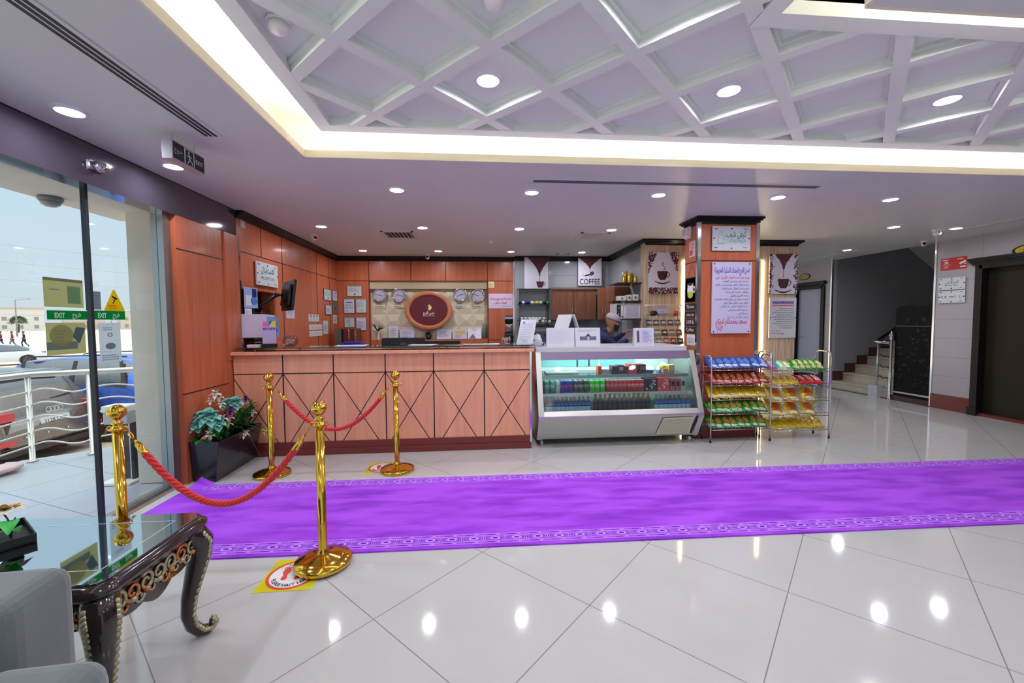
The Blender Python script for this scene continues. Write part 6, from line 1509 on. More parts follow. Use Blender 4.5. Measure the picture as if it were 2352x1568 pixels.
def redsign(q, w, h, m):
    q.rect(-w*.5, w*.5, -h*.5, h*.5, .0006, mat('sign_red', (196, 20, 28), .35), m); lines(q, -w*.42, -w*.1, h*.26, h*.42, 1, WP, m, 3, .012); lines(q, w*.14, w*.44, h*.26, h*.42, 1, WP, m, 4, .012)
    q.text('24h', -w*.28, h*.02, .055, WP, m, bold=.03, width=w*.16); q.text('CCTV', -w*.28, -h*.34, .045, WP, m, bold=.02, width=w*.18); lines(q, -w*.42, -w*.1, -h*.12, -h*.02, 1, WP, m, 6, .006)
    q.poly([(w*.2, h*.0), (w*.44, h*.2), (w*.48, h*.06), (w*.26, -h*.12)], .0012, WP, m); q.disc((w*.45, -h*.02, .0014), w*.045, h*.13, WP, 14, m); q.disc((w*.46, -h*.02, .0016), w*.025, h*.07, INK, 12, m); q.rect(w*.26, w*.46, -h*.36, -h*.26, .0012, WP, m)
paper(.36, .19, east(XR-.001, 5.95, 2.33), 'red_sign', 'red camera warning sign on the lift wall', 'sign', frame=False, th=.004, deco=redsign)
def floorsign(q, w, h, m):
    corners(q, w, h, m); q.text('الدور الأرضي', 0, h*.02, .06, INKG, m, width=w*.5, bold=.01); q.text('Ground Floor', 0, -h*.2, .04, INKG, m, width=w*.5)
plate_sign(.37, .192, east(XR-.001, 5.953, 2.017), 'pale glass plate with green lettering under the red sign on the lift wall', floorsign, th=.02)
def dirsign(q, w, h, m):
    corners(q, w, h, m); q.rect(-w*.08, w*.08, -.004, .008, .001, INKR, m)
    for k in (-.34, -.2, .17, .33): lines(q, k*w-.018, k*w+.018, -.02, .022, 3, INKGREY, m, int(k*50), .008)
plate_sign(.37, .192, east(XR-.001, 5.95, 1.808), 'pale glass plate with a red centre mark, lower of two on the lift wall', dirsign, th=.02)
# passage door
t = thing('door_2', 'pale blue grey door in a black frame at the end of the passage', 'door', (XR, 8.80, 0)); t['kind'] = 'structure'
q = MB()
for s in (-1, 1): q.box(-.03, .10, s*.40-.045, s*.40+.045, 0, 2.2, BLACKG)
q.box(-.03, .1, -.40, .40, 2.14, 2.22, BLACKG); q.box(-.06, 0, -.47, .47, 2.22, 2.30, BLACKG); q.build('frame', t, .004)
q = MB(); q.box(.06, .09, -.36, .36, .01, 2.14, mat('door_blue_grey', (186, 190, 216), .35)); q.build('door_leaf', t)
q = MB(); q.tube([(.06, .28, 1.05), (.01, .28, 1.05), (.01, .18, 1.05)], .009, STEEL, 8); q.build('handle', t)
q = MB(); q.box(.055, .06, -.36, .36, .01, .24, BLACK); q.build('kick_plate', t)
# stairs
MARB = mat('stair_marble', (196, 188, 172), .3, noise=(5, .08, (1, 1, 1)))
t = thing('staircase', 'marble stairs with brown stepped skirting rising to the right', 'stairs', (XR+.02, 7.2, 0)); t['kind'] = 'structure'
for k in range(9):
    x = .275*k; z = .167*(k+1); q = MB(); q.box(x, x+.32, -.98, .985, z-.167, z-.028, MARB); q.box(x-.015, x+.30, -.98, .985, z-.028, z, MARB); q.build('step', t)
q = MB()
for k in range(9): q.box(.06+.275*k, .06+.275*(k+1), .965, .998, .167*(k+1)-.05, .167*(k+1)+.19, mat('brown_granite', (74, 38, 34), .35, noise=(60, .25, (1, 1, 1))))
q.build('stepped_skirting', t)
# handrail at the foot of the stairs
t = thing('stair_railing', 'chrome newel post and handrail at the foot of the stairs', 'railing', (XR-.03, 6.98, 0))
q = MB(); q.lathe([(.032, 0), (.03, .02), (.022, .03), (.022, 1.08), (.032, 1.09), (.032, 1.11), (.02, 1.125), (.034, 1.15), (.038, 1.175), (.03, 1.20), (.012, 1.215), (.018, 1.235), (.0, 1.255)], CHROME, (0, -.12, 0), 18); q.build('newel_post', t)
q = MB(); q.lathe([(.018, .22), (.018, 1.08)], CHROME, (.02, .14, 0), 14); q.build('baluster', t)
q = MB(); q.box(-.06, .1, .06, .24, 0, .225, mat('post_foot_marble', (196, 196, 206), .3)); q.build('foot_block', t)
q = MB(); q.tube([(-.02, -.12, 1.03), (.0, .14, 1.04), (.02, .32, 1.045)], .028, CHROME, 12); q.build('cross_rail', t)
q = MB(); q.tube([(.0, -.12, 1.06), (.02, .16, 1.06), (2.2, .16, 2.40)], .03, BLACKG, 10); q.build('handrail', t)
for k in range(4):
    q = MB(); z = .36+k*.2; q.tube([(0, -.12, z), (.0, -.05, z+.03), (.01, .02, z+.01), (.015, .08, z+.05), (.02, .14, z+.02)], .009, BLACKG, 6); q.build('rod', t)
# black carved screen
t = thing('carved_screen', 'black carved partition screen with a wavy top edge beside the stairs', 'screen', (XR+.03, 6.52, 0))
q = MB(); P = [(-.31, .09), (.31, .09), (.31, 1.66), (.24, 1.69), (.1, 1.70), (-.05, 1.675), (-.2, 1.69), (-.31, 1.78)]
q.prism(P, -.02, .02, mat('screen_black_matt', (10, 9, 10), .6, spec=.2), 'YZ'); q.build('panel', t)
q = MB(); r = random.Random(8); CR = mat('screen_relief', (26, 23, 23), .35)
for k in range(60):
    y, z = r.uniform(-.27, .27), r.uniform(.2, 1.5); q.disc((0, 0, 0), .02, .012, CR, 8, facing((-.0215, y, z), (0, -1, 0), (0, sin(k), 1)), .5)
q.box(-.026, -.02, -.3, .3, 1.33, 1.345, CR); q.build('relief', t)
q = MB(); q.box(-.04, .04, -.33, .33, 0, .09, mat('screen_base', (64, 34, 30), .4)); q.build('base', t)

# ------------------------------------------------------------------ ceiling fittings
VENTD = mat('vent_dark', (44, 42, 46), .6)
def slot_vent(x0, x1, y0, y1, lab, along='y', n=3):
    t = thing('slot_diffuser', lab, 'air vent', ((x0+x1)/2, (y0+y1)/2, ZC)); W, D = (x1-x0)/2, (y1-y0)/2
    q = MB(); q.box(-W, W, -D, D, -.006, 0, CEIL); q.build('frame', t)
    for k in range(n):
        q = MB()
        if along == 'y': a = -W+.012+(2*W-.024)*k/n; q.box(a, a+(2*W-.024)/n*.62, -D+.01, D-.01, -.0075, -.006, VENTD)
        else: a = -D+.012+(2*D-.024)*k/n; q.box(-W+.01, W-.01, a, a+(2*D-.024)/n*.62, -.0075, -.006, VENTD)
        q.build('slot', t)
slot_vent(-1.80, -1.685, -1.5, 2.985, 'long three slot air diffuser in the soffit above the window side')
slot_vent(.505, 3.24, 3.67, 3.765, 'long three slot air diffuser in the soffit above the display case', 'x')
slot_vent(-2.24, .58, 7.81, 7.84, 'thin dark slot in the soffit along the reception back wall', 'x', 1)
slot_vent(6.82, 6.855, 3.0, 5.67, 'thin dark slot in the soffit along the lift wall', 'y', 1)
slot_vent(6.95, 6.985, 6.9, 8.8, 'thin dark slot in the soffit over the passage', 'y', 1)
def louvre(x, y, w, d, lab):
    t = thing('ceiling_vent', lab, 'air vent', (x, y, ZC)); q = MB(); 
    q.box(-w/2, w/2, -d/2, -d/2+.03, -.012, 0, CEIL); q.box(-w/2, w/2, d/2-.03, d/2, -.012, 0, CEIL); q.box(-w/2, -w/2+.03, -d/2, d/2, -.012, 0, CEIL); q.box(w/2-.03, w/2, -d/2, d/2, -.012, 0, CEIL); q.build('frame', t)
    q = MB(); q.box(-w/2+.03, w/2-.03, -d/2+.03, d/2-.03, -.003, -.001, VENTD); q.build('duct_opening', t)
    for k in range(7):
        q = MB(); u = (k+.5)/7; m = Matrix.Translation((-w/2+.03+(w-.06)*u, 0, -.008)) @ Matrix.Rotation(radians(32), 4, 'Y'); q.box(-.018, .018, -d/2+.03, d/2-.03, -.001, .001, CEIL, m); q.build('blade', t)
louvre(-1.09, 6.10, .44, .46, 'square louvred air vent in the soffit above the reception desk'); louvre(1.70, 6.03, .42, .44, 'square louvred air vent in the soffit above the coffee kitchen'); louvre(1.62, 7.72, .22, .14, 'small grey vent in the soffit at the kitchen back wall')
def camera(x, y, lab, rz=0, dark=True):
    t = thing('security_camera', lab, 'camera', (x, y, ZC), rz); q = MB(); q.lathe([(.045, 0), (.045, -.012), (.03, -.03)], WP, (0, 0, 0), 16); q.build('mount', t)
    q = MB(); q.sphere((0, 0, -.055), .036, WP, 14, 10); m = Matrix.Translation((0, -.02, -.062)) @ Matrix.Rotation(radians(70), 4, 'X'); q.lathe([(.026, -.02), (.028, .03)], WP, (0, 0, 0), 14, m); q.build('ball', t)
    q = MB(); q.lathe([(.022, .0305), (0, .032)], BLACKG, (0, 0, 0), 14, m); q.build('lens', t)
camera(-2.298, 6.148, 'white ceiling camera near the left wood wall', radians(50)); camera(-.9, 7.85, 'small ceiling camera in the middle of the reception back wall'); camera(6.466, 5.37, 'dark lens ceiling camera between the lift wall downlights'); camera(7.20, 6.15, 'white ceiling camera at the corner of the stair opening', radians(-40))
def detector(x, y, z, lab, s=1.0):
    t = thing('smoke_detector', lab, 'smoke detector', (x, y, z)); q = MB(); q.lathe([(.055*s, 0), (.055*s, -.012*s), (.05*s, -.016*s)], WP, (0, 0, 0), 22); q.build('base', t); q = MB(); q.lathe([(.048*s, -.016*s), (.044*s, -.045*s), (.03*s, -.055*s), (0, -.057*s)], WP, (0, 0, 0), 22); q.build('cover', t)
detector(-.912, 2.094, zt, 'white smoke detector in a coffer at the upper left'); detector(.09, 1.86, zt, 'white smoke detector at the top edge of the photo in a coffer'); detector(.234, 6.5, ZC, 'small round detector on the soffit above the reception', .7); detector(6.75, 8.4, ZC, 'small detector on the passage ceiling', .7)
# chrome door sensor on the bulkhead
t = thing('door_sensor', 'round chrome sensor dome on the glossy bulkhead', 'sensor', (-2.65, 3.18, 2.565)); q = MB(); q.sphere((.035, 0, 0), .052, CHROME, 20, 14, (.75, 1, .8)); q.build('dome', t); q = MB(); q.box(0, .012, -.05, .05, -.03, .035, CHROME); q.build('mount', t)
# hanging exit sign
t = thing('exit_sign', 'black hanging exit sign with a running figure, seen at an angle', 'exit sign', (-1.975, 3.055, 2.535)); SIL = mat('sign_case_silver', (186, 188, 200), .3, .5)
q = MB(); q.box(-.035, .03, -.16, .16, 0, .125, SIL); q.build('case', t, .003)
q = MB(); F = facing((.0305, 0, .0625), (0, 1, 0), (0, 0, 1)); q.rect(-.153, .153, -.052, .054, .0, mat('exit_panel', (14, 18, 20), .2), F); EG = mat('exit_white', (206, 214, 206), .4)
q.text('EXIT', .10, -.016, .04, EG, F, .001, bold=.01, width=.075); q.text('خروج', -.105, -.006, .045, EG, F, .001, width=.075)
for (A, B, w) in (((-.045, -.05), (-.045, .052), .011), ((.045, -.05), (.045, .052), .008), ((-.045, .048), (.045, .048), .006), ((-.005, .012), (.004, -.014), .014), ((.004, -.014), (-.022, -.045), .008), ((.004, -.014), (.026, -.026), .008), ((.026, -.026), (.024, -.046), .007), ((-.004, .012), (-.028, .004), .006), ((-.002, .014), (.022, .006), .006)): q.line(A, B, w, .001, EG, F)
q.disc((-.006, .029, .001), .0085, .0085, EG, 14, F); q.build('legend', t)
for y in (-.11, .10):
    q = MB()
    for k in range(4): c = Vector((0, y, .13+.014*k)); q.tube([c+Vector((.006*cos(a)*(k % 2), .006*cos(a)*(1-k % 2), .009*sin(a))) for a in [j*pi/5 for j in range(10)]], .0016, STEEL, 4, True)
    q.build('chain', t)
# ------------------------------------------------------------------ carved glass-top table
TX0, TX1, TY0, TY1, TZ_ = -2.42, -1.27, 1.46, 2.03, .585
EBONY = mat('ebony_lacquer', (38, 22, 22), .15, coat=.6); GILT = mat('antique_silver_gilt', (176, 168, 136), .35, .6); COP = mat('copper_gilt', (196, 124, 76), .35, .6)
MIR = mat('table_mirror_glass', (196, 208, 216), .03, 1.0)
t = thing('carved_table', 'ebony carved side table with gilt trim and a mirror glass top', 'table', (-1.845, 1.745, 0))
hx, hy = (TX1-TX0)/2, (TY1-TY0)/2
def rr(hx, hy, c, n=5):
    P = []
    for (sx, sy, a0) in ((1, 1, 0), (-1, 1, pi/2), (-1, -1, pi), (1, -1, 3*pi/2)):
        for k in range(n+1): a = a0+pi/2*k/n; P.append((sx*(hx-c)+c*cos(a), sy*(hy-c)+c*sin(a)))
    return P
def ringprism(q, lv, mt):
    n = len(lv[0][0]); vs = [(x, y, z) for P, z in lv for x, y in P]; fs = []
    for k in range(len(lv)-1):
        for i in range(n): j = (i+1) % n; fs.append((k*n+i, k*n+j, (k+1)*n+j, (k+1)*n+i))
    fs.append(tuple(range(n))[::-1]); fs.append(tuple(range((len(lv)-1)*n, len(lv)*n))); q.add(vs, fs, mt, True)
q = MB(); lv = []
for o, z in ((-.06, .50), (-.02, .508), (-.015, .522), (.0, .53), (.012, .545), (.012, .558), (.0, .568), (-.004, .578)): lv.append((rr(hx+o, hy+o, .07), z))
ringprism(q, lv, EBONY); q.build('moulded_rim', t)
q = MB(); ringprism(q, [(rr(hx-.018, hy-.018, .05), .578), (rr(hx-.016, hy-.016, .05), .584), (rr(hx-.02, hy-.02, .05), .586)], MIR); q.sm = [False]*len(q.sm); q.build('glass_top', t)
q = MB(); m = Matrix.Translation((0, 0, .5863)); BV = mat('bevel_line', (206, 220, 228), .1, .3); X0, X1, Y0, Y1 = TX0+1.845+.10, TX1+1.845-.09, -hy+.105, hy-.095
for (A, B) in (((X0, Y0), (X1, Y0)), ((X1, Y0), (X1, Y1)), ((X1, Y1), (X0, Y1)), ((X0, Y1), (X0, Y0))): q.line(A, B, .005, 0, BV, m)
q.build('bevel_line', t)
# carved aprons
def scroll(q, c, r0, turns, mt, plane, flip=1, rad=.006, a0=0):
    pts = []
    for k in range(int(14*turns)+1):
        a = a0+k/14*2*pi*flip; rr_ = r0*(1-.75*k/(14*turns)); u, v = rr_*cos(a), rr_*sin(a); pts.append(c+(Vector((0, u, v)) if plane == 'x' else Vector((u, 0, v))))
    q.tube(pts, [rad*(1-.4*k/len(pts)) for k in range(len(pts))], mt, 6)
for side in ('x', 'y', 'z'):
    q = MB(); r = random.Random(3)
    if side == 'x': P0 = lambda u, z: Vector((hx-.045, -hy+.06+u*(2*hy-.12), z)); pl = 'x'; L = 2*hy
    elif side == 'y': P0 = lambda u, z: Vector((-hx+.06+u*(2*hx-.12), -hy+.045, z)); pl = 'y'; L = 2*hx
    else: P0 = lambda u, z: Vector((-hx+.06+u*(2*hx-.12), hy-.045, z)); pl = 'y'; L = 2*hx
    n = 24; vs = []; fs = []
    nrm = {'x': Vector((1, 0, 0)), 'y': Vector((0, -1, 0)), 'z': Vector((0, 1, 0))}[side]
    for k in range(n+1):
        u = k/n; zb = .425-.045*sin(pi*u)**2-.022*abs(sin(pi*3*u)); a, b_ = P0(u, .505), P0(u, zb); vs += [a+nrm*.012, b_+nrm*.012, b_-nrm*.012, a-nrm*.012]
    for k in range(n):
        for i in range(4): j = (i+1) % 4; fs.append((4*k+i, 4*k+j, 4*k+4+j, 4*k+4+i))
    q.add(vs, fs, EBONY, False); q.build('apron', t)
    q = MB(); K = int(L/.08)
    for k in range(K):
        u = (k+.5)/K; c = P0(u, .468)+nrm*.018; sg = 1 if k % 2 else -1; scroll(q, c, .036, 1.4, GILT if k % 4 != 1 else COP, pl, sg, .0075, r.uniform(0, 6)); q.sphere(tuple(c+Vector((0, 0, -.03))), .015, (COP, GILT)[k % 2], 8, 6, (1, 1, .8)); scroll(q, P0(u+.5/K, .44)+nrm*.016+Vector((0, 0, -.012)), .024, 1.2, (GILT, COP)[k % 3 == 0], pl, -sg, .006)
    q.build('gilt_carving', t)
# cabriole legs
def leg(sx, sy):
    o = Vector((sx, sy, 0)).normalized(); c0 = Vector((sx*(hx-.07), sy*(hy-.07), 0)); side = Vector((-o.y, o.x, 0))
    path = [(-.01, .52, .050), (.03, .50, .056), (.055, .455, .056), (.052, .39, .048), (.03, .30, .040), (.008, .21, .033), (.0, .13, .029), (.012, .07, .027), (.04, .03, .026), (.075, .022, .022), (.095, .042, .018), (.088, .062, .012)]
    q = MB(); q.tube([c0+o*d+Vector((0, 0, z)) for d, z, _ in path], [w for *_, w in path], EBONY, 12); L = q.build('leg', t)
    for s in (-1, 1):
        q = MB(); pts = [c0+o*(d+w*.55)+side*(s*w*.72)+Vector((0, 0, z+.004)) for d, z, w in path[1:]]
        for i in range(len(pts)-1):
            for u in (0, .33, .66):
                p = pts[i].lerp(pts[i+1], u); dirv = (pts[i+1]-pts[i]).normalized(); k = i*3+int(u*3); q.tube([p-dirv*.010-side*(s*.010), p+dirv*.004, p+dirv*.012+side*(s*.010)], [.006, .012, .005], GILT, 6)
        q.build('gilt_leaf_edge', L)
    q = MB(); c = c0+o*.09+Vector((0, 0, .045))
    for k in range(10): a = k*.7; q.sphere(tuple(c+side*(.014*cos(a))+Vector((0, 0, .016*sin(a)))+o*(.003*k % .012)), .007, mat('silver_gilt', (196, 196, 196), .3, .8), 6, 5)
    q.build('scroll_toe', L)
for sx in (-1, 1):
    for sy in (-1, 1): leg(sx, sy)
# flower on a tray
t = thing('flower_tray', 'artificial cream flower with bright leaves on a small black tray on the glass top', 'flower', (-1.93, 1.835, .5875), radians(-38))
q = MB(); q.box(-.13, .13, -.05, .05, 0, .008, BLACK); q.box(-.13, .13, -.055, -.05, 0, .035, BLACK); q.box(-.13, .13, .05, .055, 0, .035, BLACK); q.box(.125, .13, -.05, .05, 0, .035, BLACK); q.box(-.13, -.125, -.05, .05, 0, .035, BLACK); q.build('tray', t)
q = MB(); q.tube([(.02, 0, .008), (.03, 0, .06), (.06, .01, .10)], .003, GREEN1, 6); q.tube([(-.02, 0, .008), (-.02, 0, .07), (-.03, -.01, .10)], .003, GREEN1, 6); q.build('stems', t)
BRG = mat('leaf_vivid', (20, 170, 50), .4)
q = MB(); leaf_blade(q, (.05, .0, .085), (.8, -.15, .35), .13, .055, BRG, .5); leaf_blade(q, (.03, .0, .04), (.75, .1, .5), .10, .045, GREENB, .4); leaf_blade(q, (.03, 0, .03), (.4, -.4, .6), .08, .04, GREENB, .4); leaf_blade(q, (-.02, 0, .03), (-.6, -.3, .5), .10, .05, BRG, .4); q.build('leaves', t)
CRM = mat('petal_cream', (226, 208, 170), .6)
q = MB(); c = Vector((-.03, -.01, .115))
for ring, (n, L, up) in enumerate(((8, .075, .35), (6, .055, .9), (5, .035, 1.6))):
    for k in range(n): a = 2*pi*k/n+ring*.4; leaf_blade(q, c, (cos(a), sin(a), up), L, .05, CRM, .35)
q.sphere(tuple(c+Vector((0, 0, .012))), .013, mat('flower_heart', (130, 90, 40), .7), 10, 8); q.build('petals', t)

# ------------------------------------------------------------------ grey armchair at the lower left
VEL = mat('grey_velvet', (100, 107, 109), .85, sheen=.5, noise=(7, .12, (1, 1, 1)))
t = thing('armchair', 'grey velvet armchair cut by the lower left corner of the photo', 'armchair', (-1.62, .86, 0), radians(4))
q = MB(); q.box(-.52, .47, .19, .40, .16, .775, VEL); q.build('backrest', t, .045, 4)
q = MB(); q.box(-.42, .40, -.48, .20, .16, .46, VEL); q.build('seat', t, .05, 4)
for x0, x1 in ((-.74, -.46), (.46, .735)):
    q = MB(); q.box(x0, x1, -.50, .165, .12, .665, VEL); q.build('armrest', t, .06, 5)
for x in (-.46, .46):
    for y in (-.42, .36): q = MB(); q.lathe([(.018, 0), (.028, .16)], EBONY, (x, y, 0), 12); q.build('leg', t)

# ------------------------------------------------------------------ planter with artificial flowers
t = thing('planter', 'tapering black planter full of artificial flowers against the wood wall', 'planter', (-2.52, 4.30, 0))
PB = mat('planter_black', (26, 26, 34), .22, coat=.3)
q = MB(); B_ = [(-.115, -.30), (.10, -.33), (.10, .34), (-.115, .33)]; T_ = [(-.125, -.33), (.155, -.36), (.175, .37), (-.125, .35)]
n4 = 4; vs = [(x, y, 0.002) for x, y in B_]+[(x, y, .385) for x, y in T_]+[(x*.9+.002, y*.95, .385) for x, y in T_]+[(x*.9+.002, y*.95, .30) for x, y in T_]
fs = [(3, 2, 1, 0)]+[(i, (i+1) % 4, 4+(i+1) % 4, 4+i) for i in range(4)]+[(4+i, 4+(i+1) % 4, 8+(i+1) % 4, 8+i) for i in range(4)]+[(8+i, 8+(i+1) % 4, 12+(i+1) % 4, 12+i) for i in range(4)]+[(12, 13, 14, 15)]
q.add(vs, fs, PB); q.build('pot', t, .004)
MINT = mat('petal_mint', (132, 202, 188), .6); IVY = mat('petal_ivory', (232, 220, 206), .6); PLUM = mat('petal_plum', (92, 34, 110), .6); PINK = mat('petal_pink', (214, 150, 190), .6); LEMON = mat('petal_lemon', (196, 206, 110), .6); HOT = mat('bud_pink', (226, 50, 110), .5)
def bloom(c, s, mt, nm, full=True, heart=None, lean=(0, 0, 1)):
    q = MB(); rings = ((7, 1.0, .25), (6, .8, .7), (5, .55, 1.3), (4, .35, 2.6)) if full else ((5, 1.0, .3), (5, .6, 1.2))
    c = Vector(c); M = Vector((0, 0, 1)).rotation_difference(Vector(lean).normalized()).to_matrix()
    for ri, (n, L, up) in enumerate(rings):
        for k in range(n): a = 2*pi*k/n+ri*.5; leaf_blade(q, c+M @ Vector((0, 0, .006*ri)), M @ Vector((cos(a), sin(a), up)), s*L, s*(.95 if full else .6), mt, .25, 4)
    if heart: q.sphere(tuple(c+M @ Vector((0, 0, s*.25))), s*.18, heart, 8, 6)
    q.build(nm, t)
F_ = (.3, -1, .6)
for c, s in (((-.09, -.20, .585), .085), ((.0, -.23, .60), .11), ((.05, -.20, .53), .09), ((-.10, -.25, .52), .075), ((.10, .02, .68), .085), ((.03, .02, .67), .075)): bloom(c, s, MINT, 'mint_bloom', True, None, F_)
for c, s in (((.02, -.15, .80), .06), ((-.02, -.16, .735), .045), ((.05, -.12, .70), .05), ((.08, -.16, .56), .06), ((.03, -.27, .43), .075), ((.145, .25, .53), .05), ((.09, -.02, .60), .05), ((.03, -.11, .76), .05)): bloom(c, s, IVY, 'ivory_bloom', False, GREEN1, F_)
for c, s in (((.10, -.05, .63), .055), ((.15, .12, .70), .05), ((.12, -.1, .60), .045)): bloom(c, s, PLUM, 'plum_bloom', False, None, F_)
bloom((.11, -.10, .555), .055, PINK, 'pink_bloom', False, LEMON, F_); bloom((.11, -.12, .50), .05, LEMON, 'lemon_bloom', False, None, F_)
for c, s in (((.17, .04, .36), .055), ((.24, .30, .33), .05), ((.26, .38, .24), .055)): bloom(c, s, IVY if s == .055 and c[2] > .3 else LEMON, 'trailing_bloom', False, None, (.6, -.8, .2))
q = MB(); q.sphere((.01, -.31, .405), .022, HOT, 12, 8); q.build('bud', t)
q = MB(); r = random.Random(17)
for k in range(150):
    x, y = r.uniform(-.1, .16), r.uniform(-.32, .36); d = Vector((x*2+r.uniform(-.3, .5), (y)*1.2+r.uniform(-.5, .3), r.uniform(.3, 1.2))); leaf_blade(q, (x*.7, y*.85, .36+r.uniform(0, .12)), d, r.uniform(.08, .20), r.uniform(.025, .045), (GREEN1, GREENB, GREEND, GREEN1)[k % 4], .35)
for k in range(60):
    y = r.uniform(.05, .36); leaf_blade(q, (.08, y, .45+r.uniform(0, .15)), (r.uniform(.1, .9), r.uniform(-.6, .5), r.uniform(.2, 1)), r.uniform(.06, .14), .03, (GREENB, GREEN1)[k % 2], .3)
for k in range(26):
    y = -.31+r.uniform(-.02, .05); leaf_blade(q, (r.uniform(-.1, .06), y, .39), (r.uniform(-.4, .5), -1, r.uniform(.1, .9)), r.uniform(.05, .1), .022, GREENB, .3)
q.build('foliage', t)
q = MB()
for pts in ([(.1, .1, .45), (.2, .15, .40), (.22, .25, .33), (.26, .38, .24)], [(.08, 0, .45), (.15, .02, .42), (.17, .04, .36)], [(.1, .2, .45), (.21, .26, .38), (.24, .30, .33)]): q.tube(pts, .003, GREEN1, 5)
q.build('trailing_stems', t)
q = MB(); q.tube([(-2.30, 4.33, .36), (-2.33, 4.45, .22), (-2.38, 4.66, .05), (-2.40, 4.69, .006), (-2.33, 4.66, .006)], .003, mat('cable_grey', (110, 106, 110), .5), 6); tag(q.build('cable'), 'thin grey cable hanging down beside the black planter', 'cable')
# ------------------------------------------------------------------ terrace outside the glass
G0 = -1.0
b = MB(); b.prism([(-2.72, -6), (-4.95, -6), (-4.95, 4.85), (-4.45, 5.2), (-2.72, 5.9)], -.35, -.005, TERR); structure(b.build('floor_terrace'), 'grey tiled terrace outside the glass front', 'terrace')
b = MB(); b.box(-3.12, -2.87, 4.02, 4.30, 0, 2.46, CREAMW); structure(b.build('pillar_outside'), 'plain cream square pillar just outside the glass', 'pillar')
b = MB(); b.box(-3.42, -2.86, -6, 4.34, 2.46, 2.9, CREAMW); structure(b.build('beam_outside'), 'cream lintel beam over the terrace edge', 'beam')
b = MB(); b.box(-3.13, -3.07, 4.86, 9.0, -1, 3.4, CREAMW); structure(b.build('wall_outside'), 'cream outside wall behind the reception', 'wall')
t = thing('terrace_lamp', 'round grey lamp under the outside lintel beam', 'lamp', (-3.3, 3.56, 2.46)); q = MB(); q.lathe([(.07, 0), (.075, -.02), (.065, -.035)], mat('lamp_grey', (120, 124, 126), .5), (0, 0, 0), 20); q.build('base', t); q = MB(); q.lathe([(.062, -.035), (.055, -.06), (.03, -.075), (0, -.078)], mat('lamp_glass_grey', (150, 152, 150), .3), (0, 0, 0), 20); q.build('shade', t)
# railing with wavy bars
RAILM = mat('railing_steel', (206, 202, 196), .3, .65)
t = thing('terrace_railing', 'pale steel terrace railing with wavy bars', 'railing', (0, 0, 0))
posts = [(-4.72, -3.2), (-4.75, -.8), (-4.78, 1.8), (-4.78, 4.80), (-4.36, 5.01), (-3.70, 5.34), (-3.02, 5.68)]
for (x, y) in posts: q = MB(); q.lathe([(.045, -.004), (.045, .012), (.024, .014), (.024, .92)], RAILM, (x, y, 0), 14); q.build('post', t)
q = MB(); q.tube([(x, y, .935) for x, y in posts], .030, RAILM, 12); q.build('top_rail', t)
for k in range(5):
    q = MB(); z = .17+k*.145; pts = []
    for i in range(len(posts)-1):
        A, B = Vector((*posts[i], z)), Vector((*posts[i+1], z)); n = 16
        for j in range(n): u = j/n; pts.append(A.lerp(B, u)+Vector((0, 0, .028*sin(2*pi*u))))
    pts.append(Vector((*posts[-1], z))); q.tube(pts, .0095, RAILM, 7); q.build('wavy_bar', t)
# sanitizer stand, bag, film stickers
t = thing('sanitizer_stand', 'dark stand with a white and steel dispenser beside the outside pillar', 'stand', (-3.30, 4.10, 0)); 
q = MB(); q.box(-.13, .13, -.12, .12, 0, .02, WP); q.build('foot', t); q = MB(); q.box(-.03, .05, .0, .05, .02, .55, mat('stand_dark', (44, 46, 50), .4)); q.box(.075, .095, -.02, .05, .02, .60, BLACK); q.box(.05, .075, 0, .04, .02, .6, STEEL); q.build('post', t); q = MB(); q.box(-.11, .10, -.07, .07, .55, .66, mat('dispenser_grey', (176, 180, 184), .35)); q.box(-.12, .10, -.075, .075, .66, .72, WP); q.build('dispenser', t, .008)
t = thing('rubbish_bag', 'pinkish white plastic bag lying at the edge of the terrace', 'bag', (-4.70, 4.42, 0)); q = MB(); r = random.Random(4); vs = []; fs = []; n = 14
for k in range(7):
    for i in range(n): a = 2*pi*i/n; rr_ = .13*sin(pi*(k+.9)/7.4)*(1+r.uniform(-.15, .15)); vs.append((rr_*cos(a), rr_*1.5*sin(a), .1*k/6))
for k in range(6):
    for i in range(n): j = (i+1) % n; fs.append((k*n+i, k*n+j, (k+1)*n+j, (k+1)*n+i))
q.add(vs, fs, mat('bag_pink', (222, 190, 190), .4), True); q.build('bag', t)
def film(w, h, M, lab, name, mt, fn=None):
    q = MB(); q.rect(-w/2, w/2, -h/2, h/2, 0, mt); 
    if fn: fn(q, w, h)
    o = q.build(name); o.matrix_world = M; return tag(o, lab, 'sticker')
I4 = Matrix.Identity(4)
def gl(y0, y1, z0, z1): y0, y1, z0, z1 = gy(y0), gy(y1), gz(z0), gz(z1); return (y1-y0, z1-z0, west(GX+.0055, (y0+y1)/2, (z0+z1)/2))
OLV = film_mat('film_olive', (164, 166, 110), .93); OLV2 = film_mat('film_olive_green', (120, 156, 120), .93); OLG = film_mat('film_grey', (128, 140, 138), .93); OLD = film_mat('film_edge', (128, 132, 112), .95)
def f1(q, w, h): q.rect(w*.08, w*.42, -h*.36, h*.25, .0006, OLV2); q.rect(-w*.5, w*.5, h*.40, h*.5, .0006, OLD); lines(q, -w*.36, w*.0, h*.08, h*.14, 1, OLG, I4, 3, .008)
def f2(q, w, h):
    q.rect(-w*.5, w*.28, -h*.34, -h*.1, .0006, OLG); q.disc((-w*.12, h*.1, .0008), w*.3, h*.34, OLV, 28); q.poly([(w*.15, h*.05), (w*.25, h*.36), (w*.5, h*.32), (w*.33, -h*.18)], .001, film_mat('film_slate', (96, 112, 122), .95)); lines(q, -w*.3, w*.0, -h*.1, h*.3, 4, OLG, I4, 2, .005)
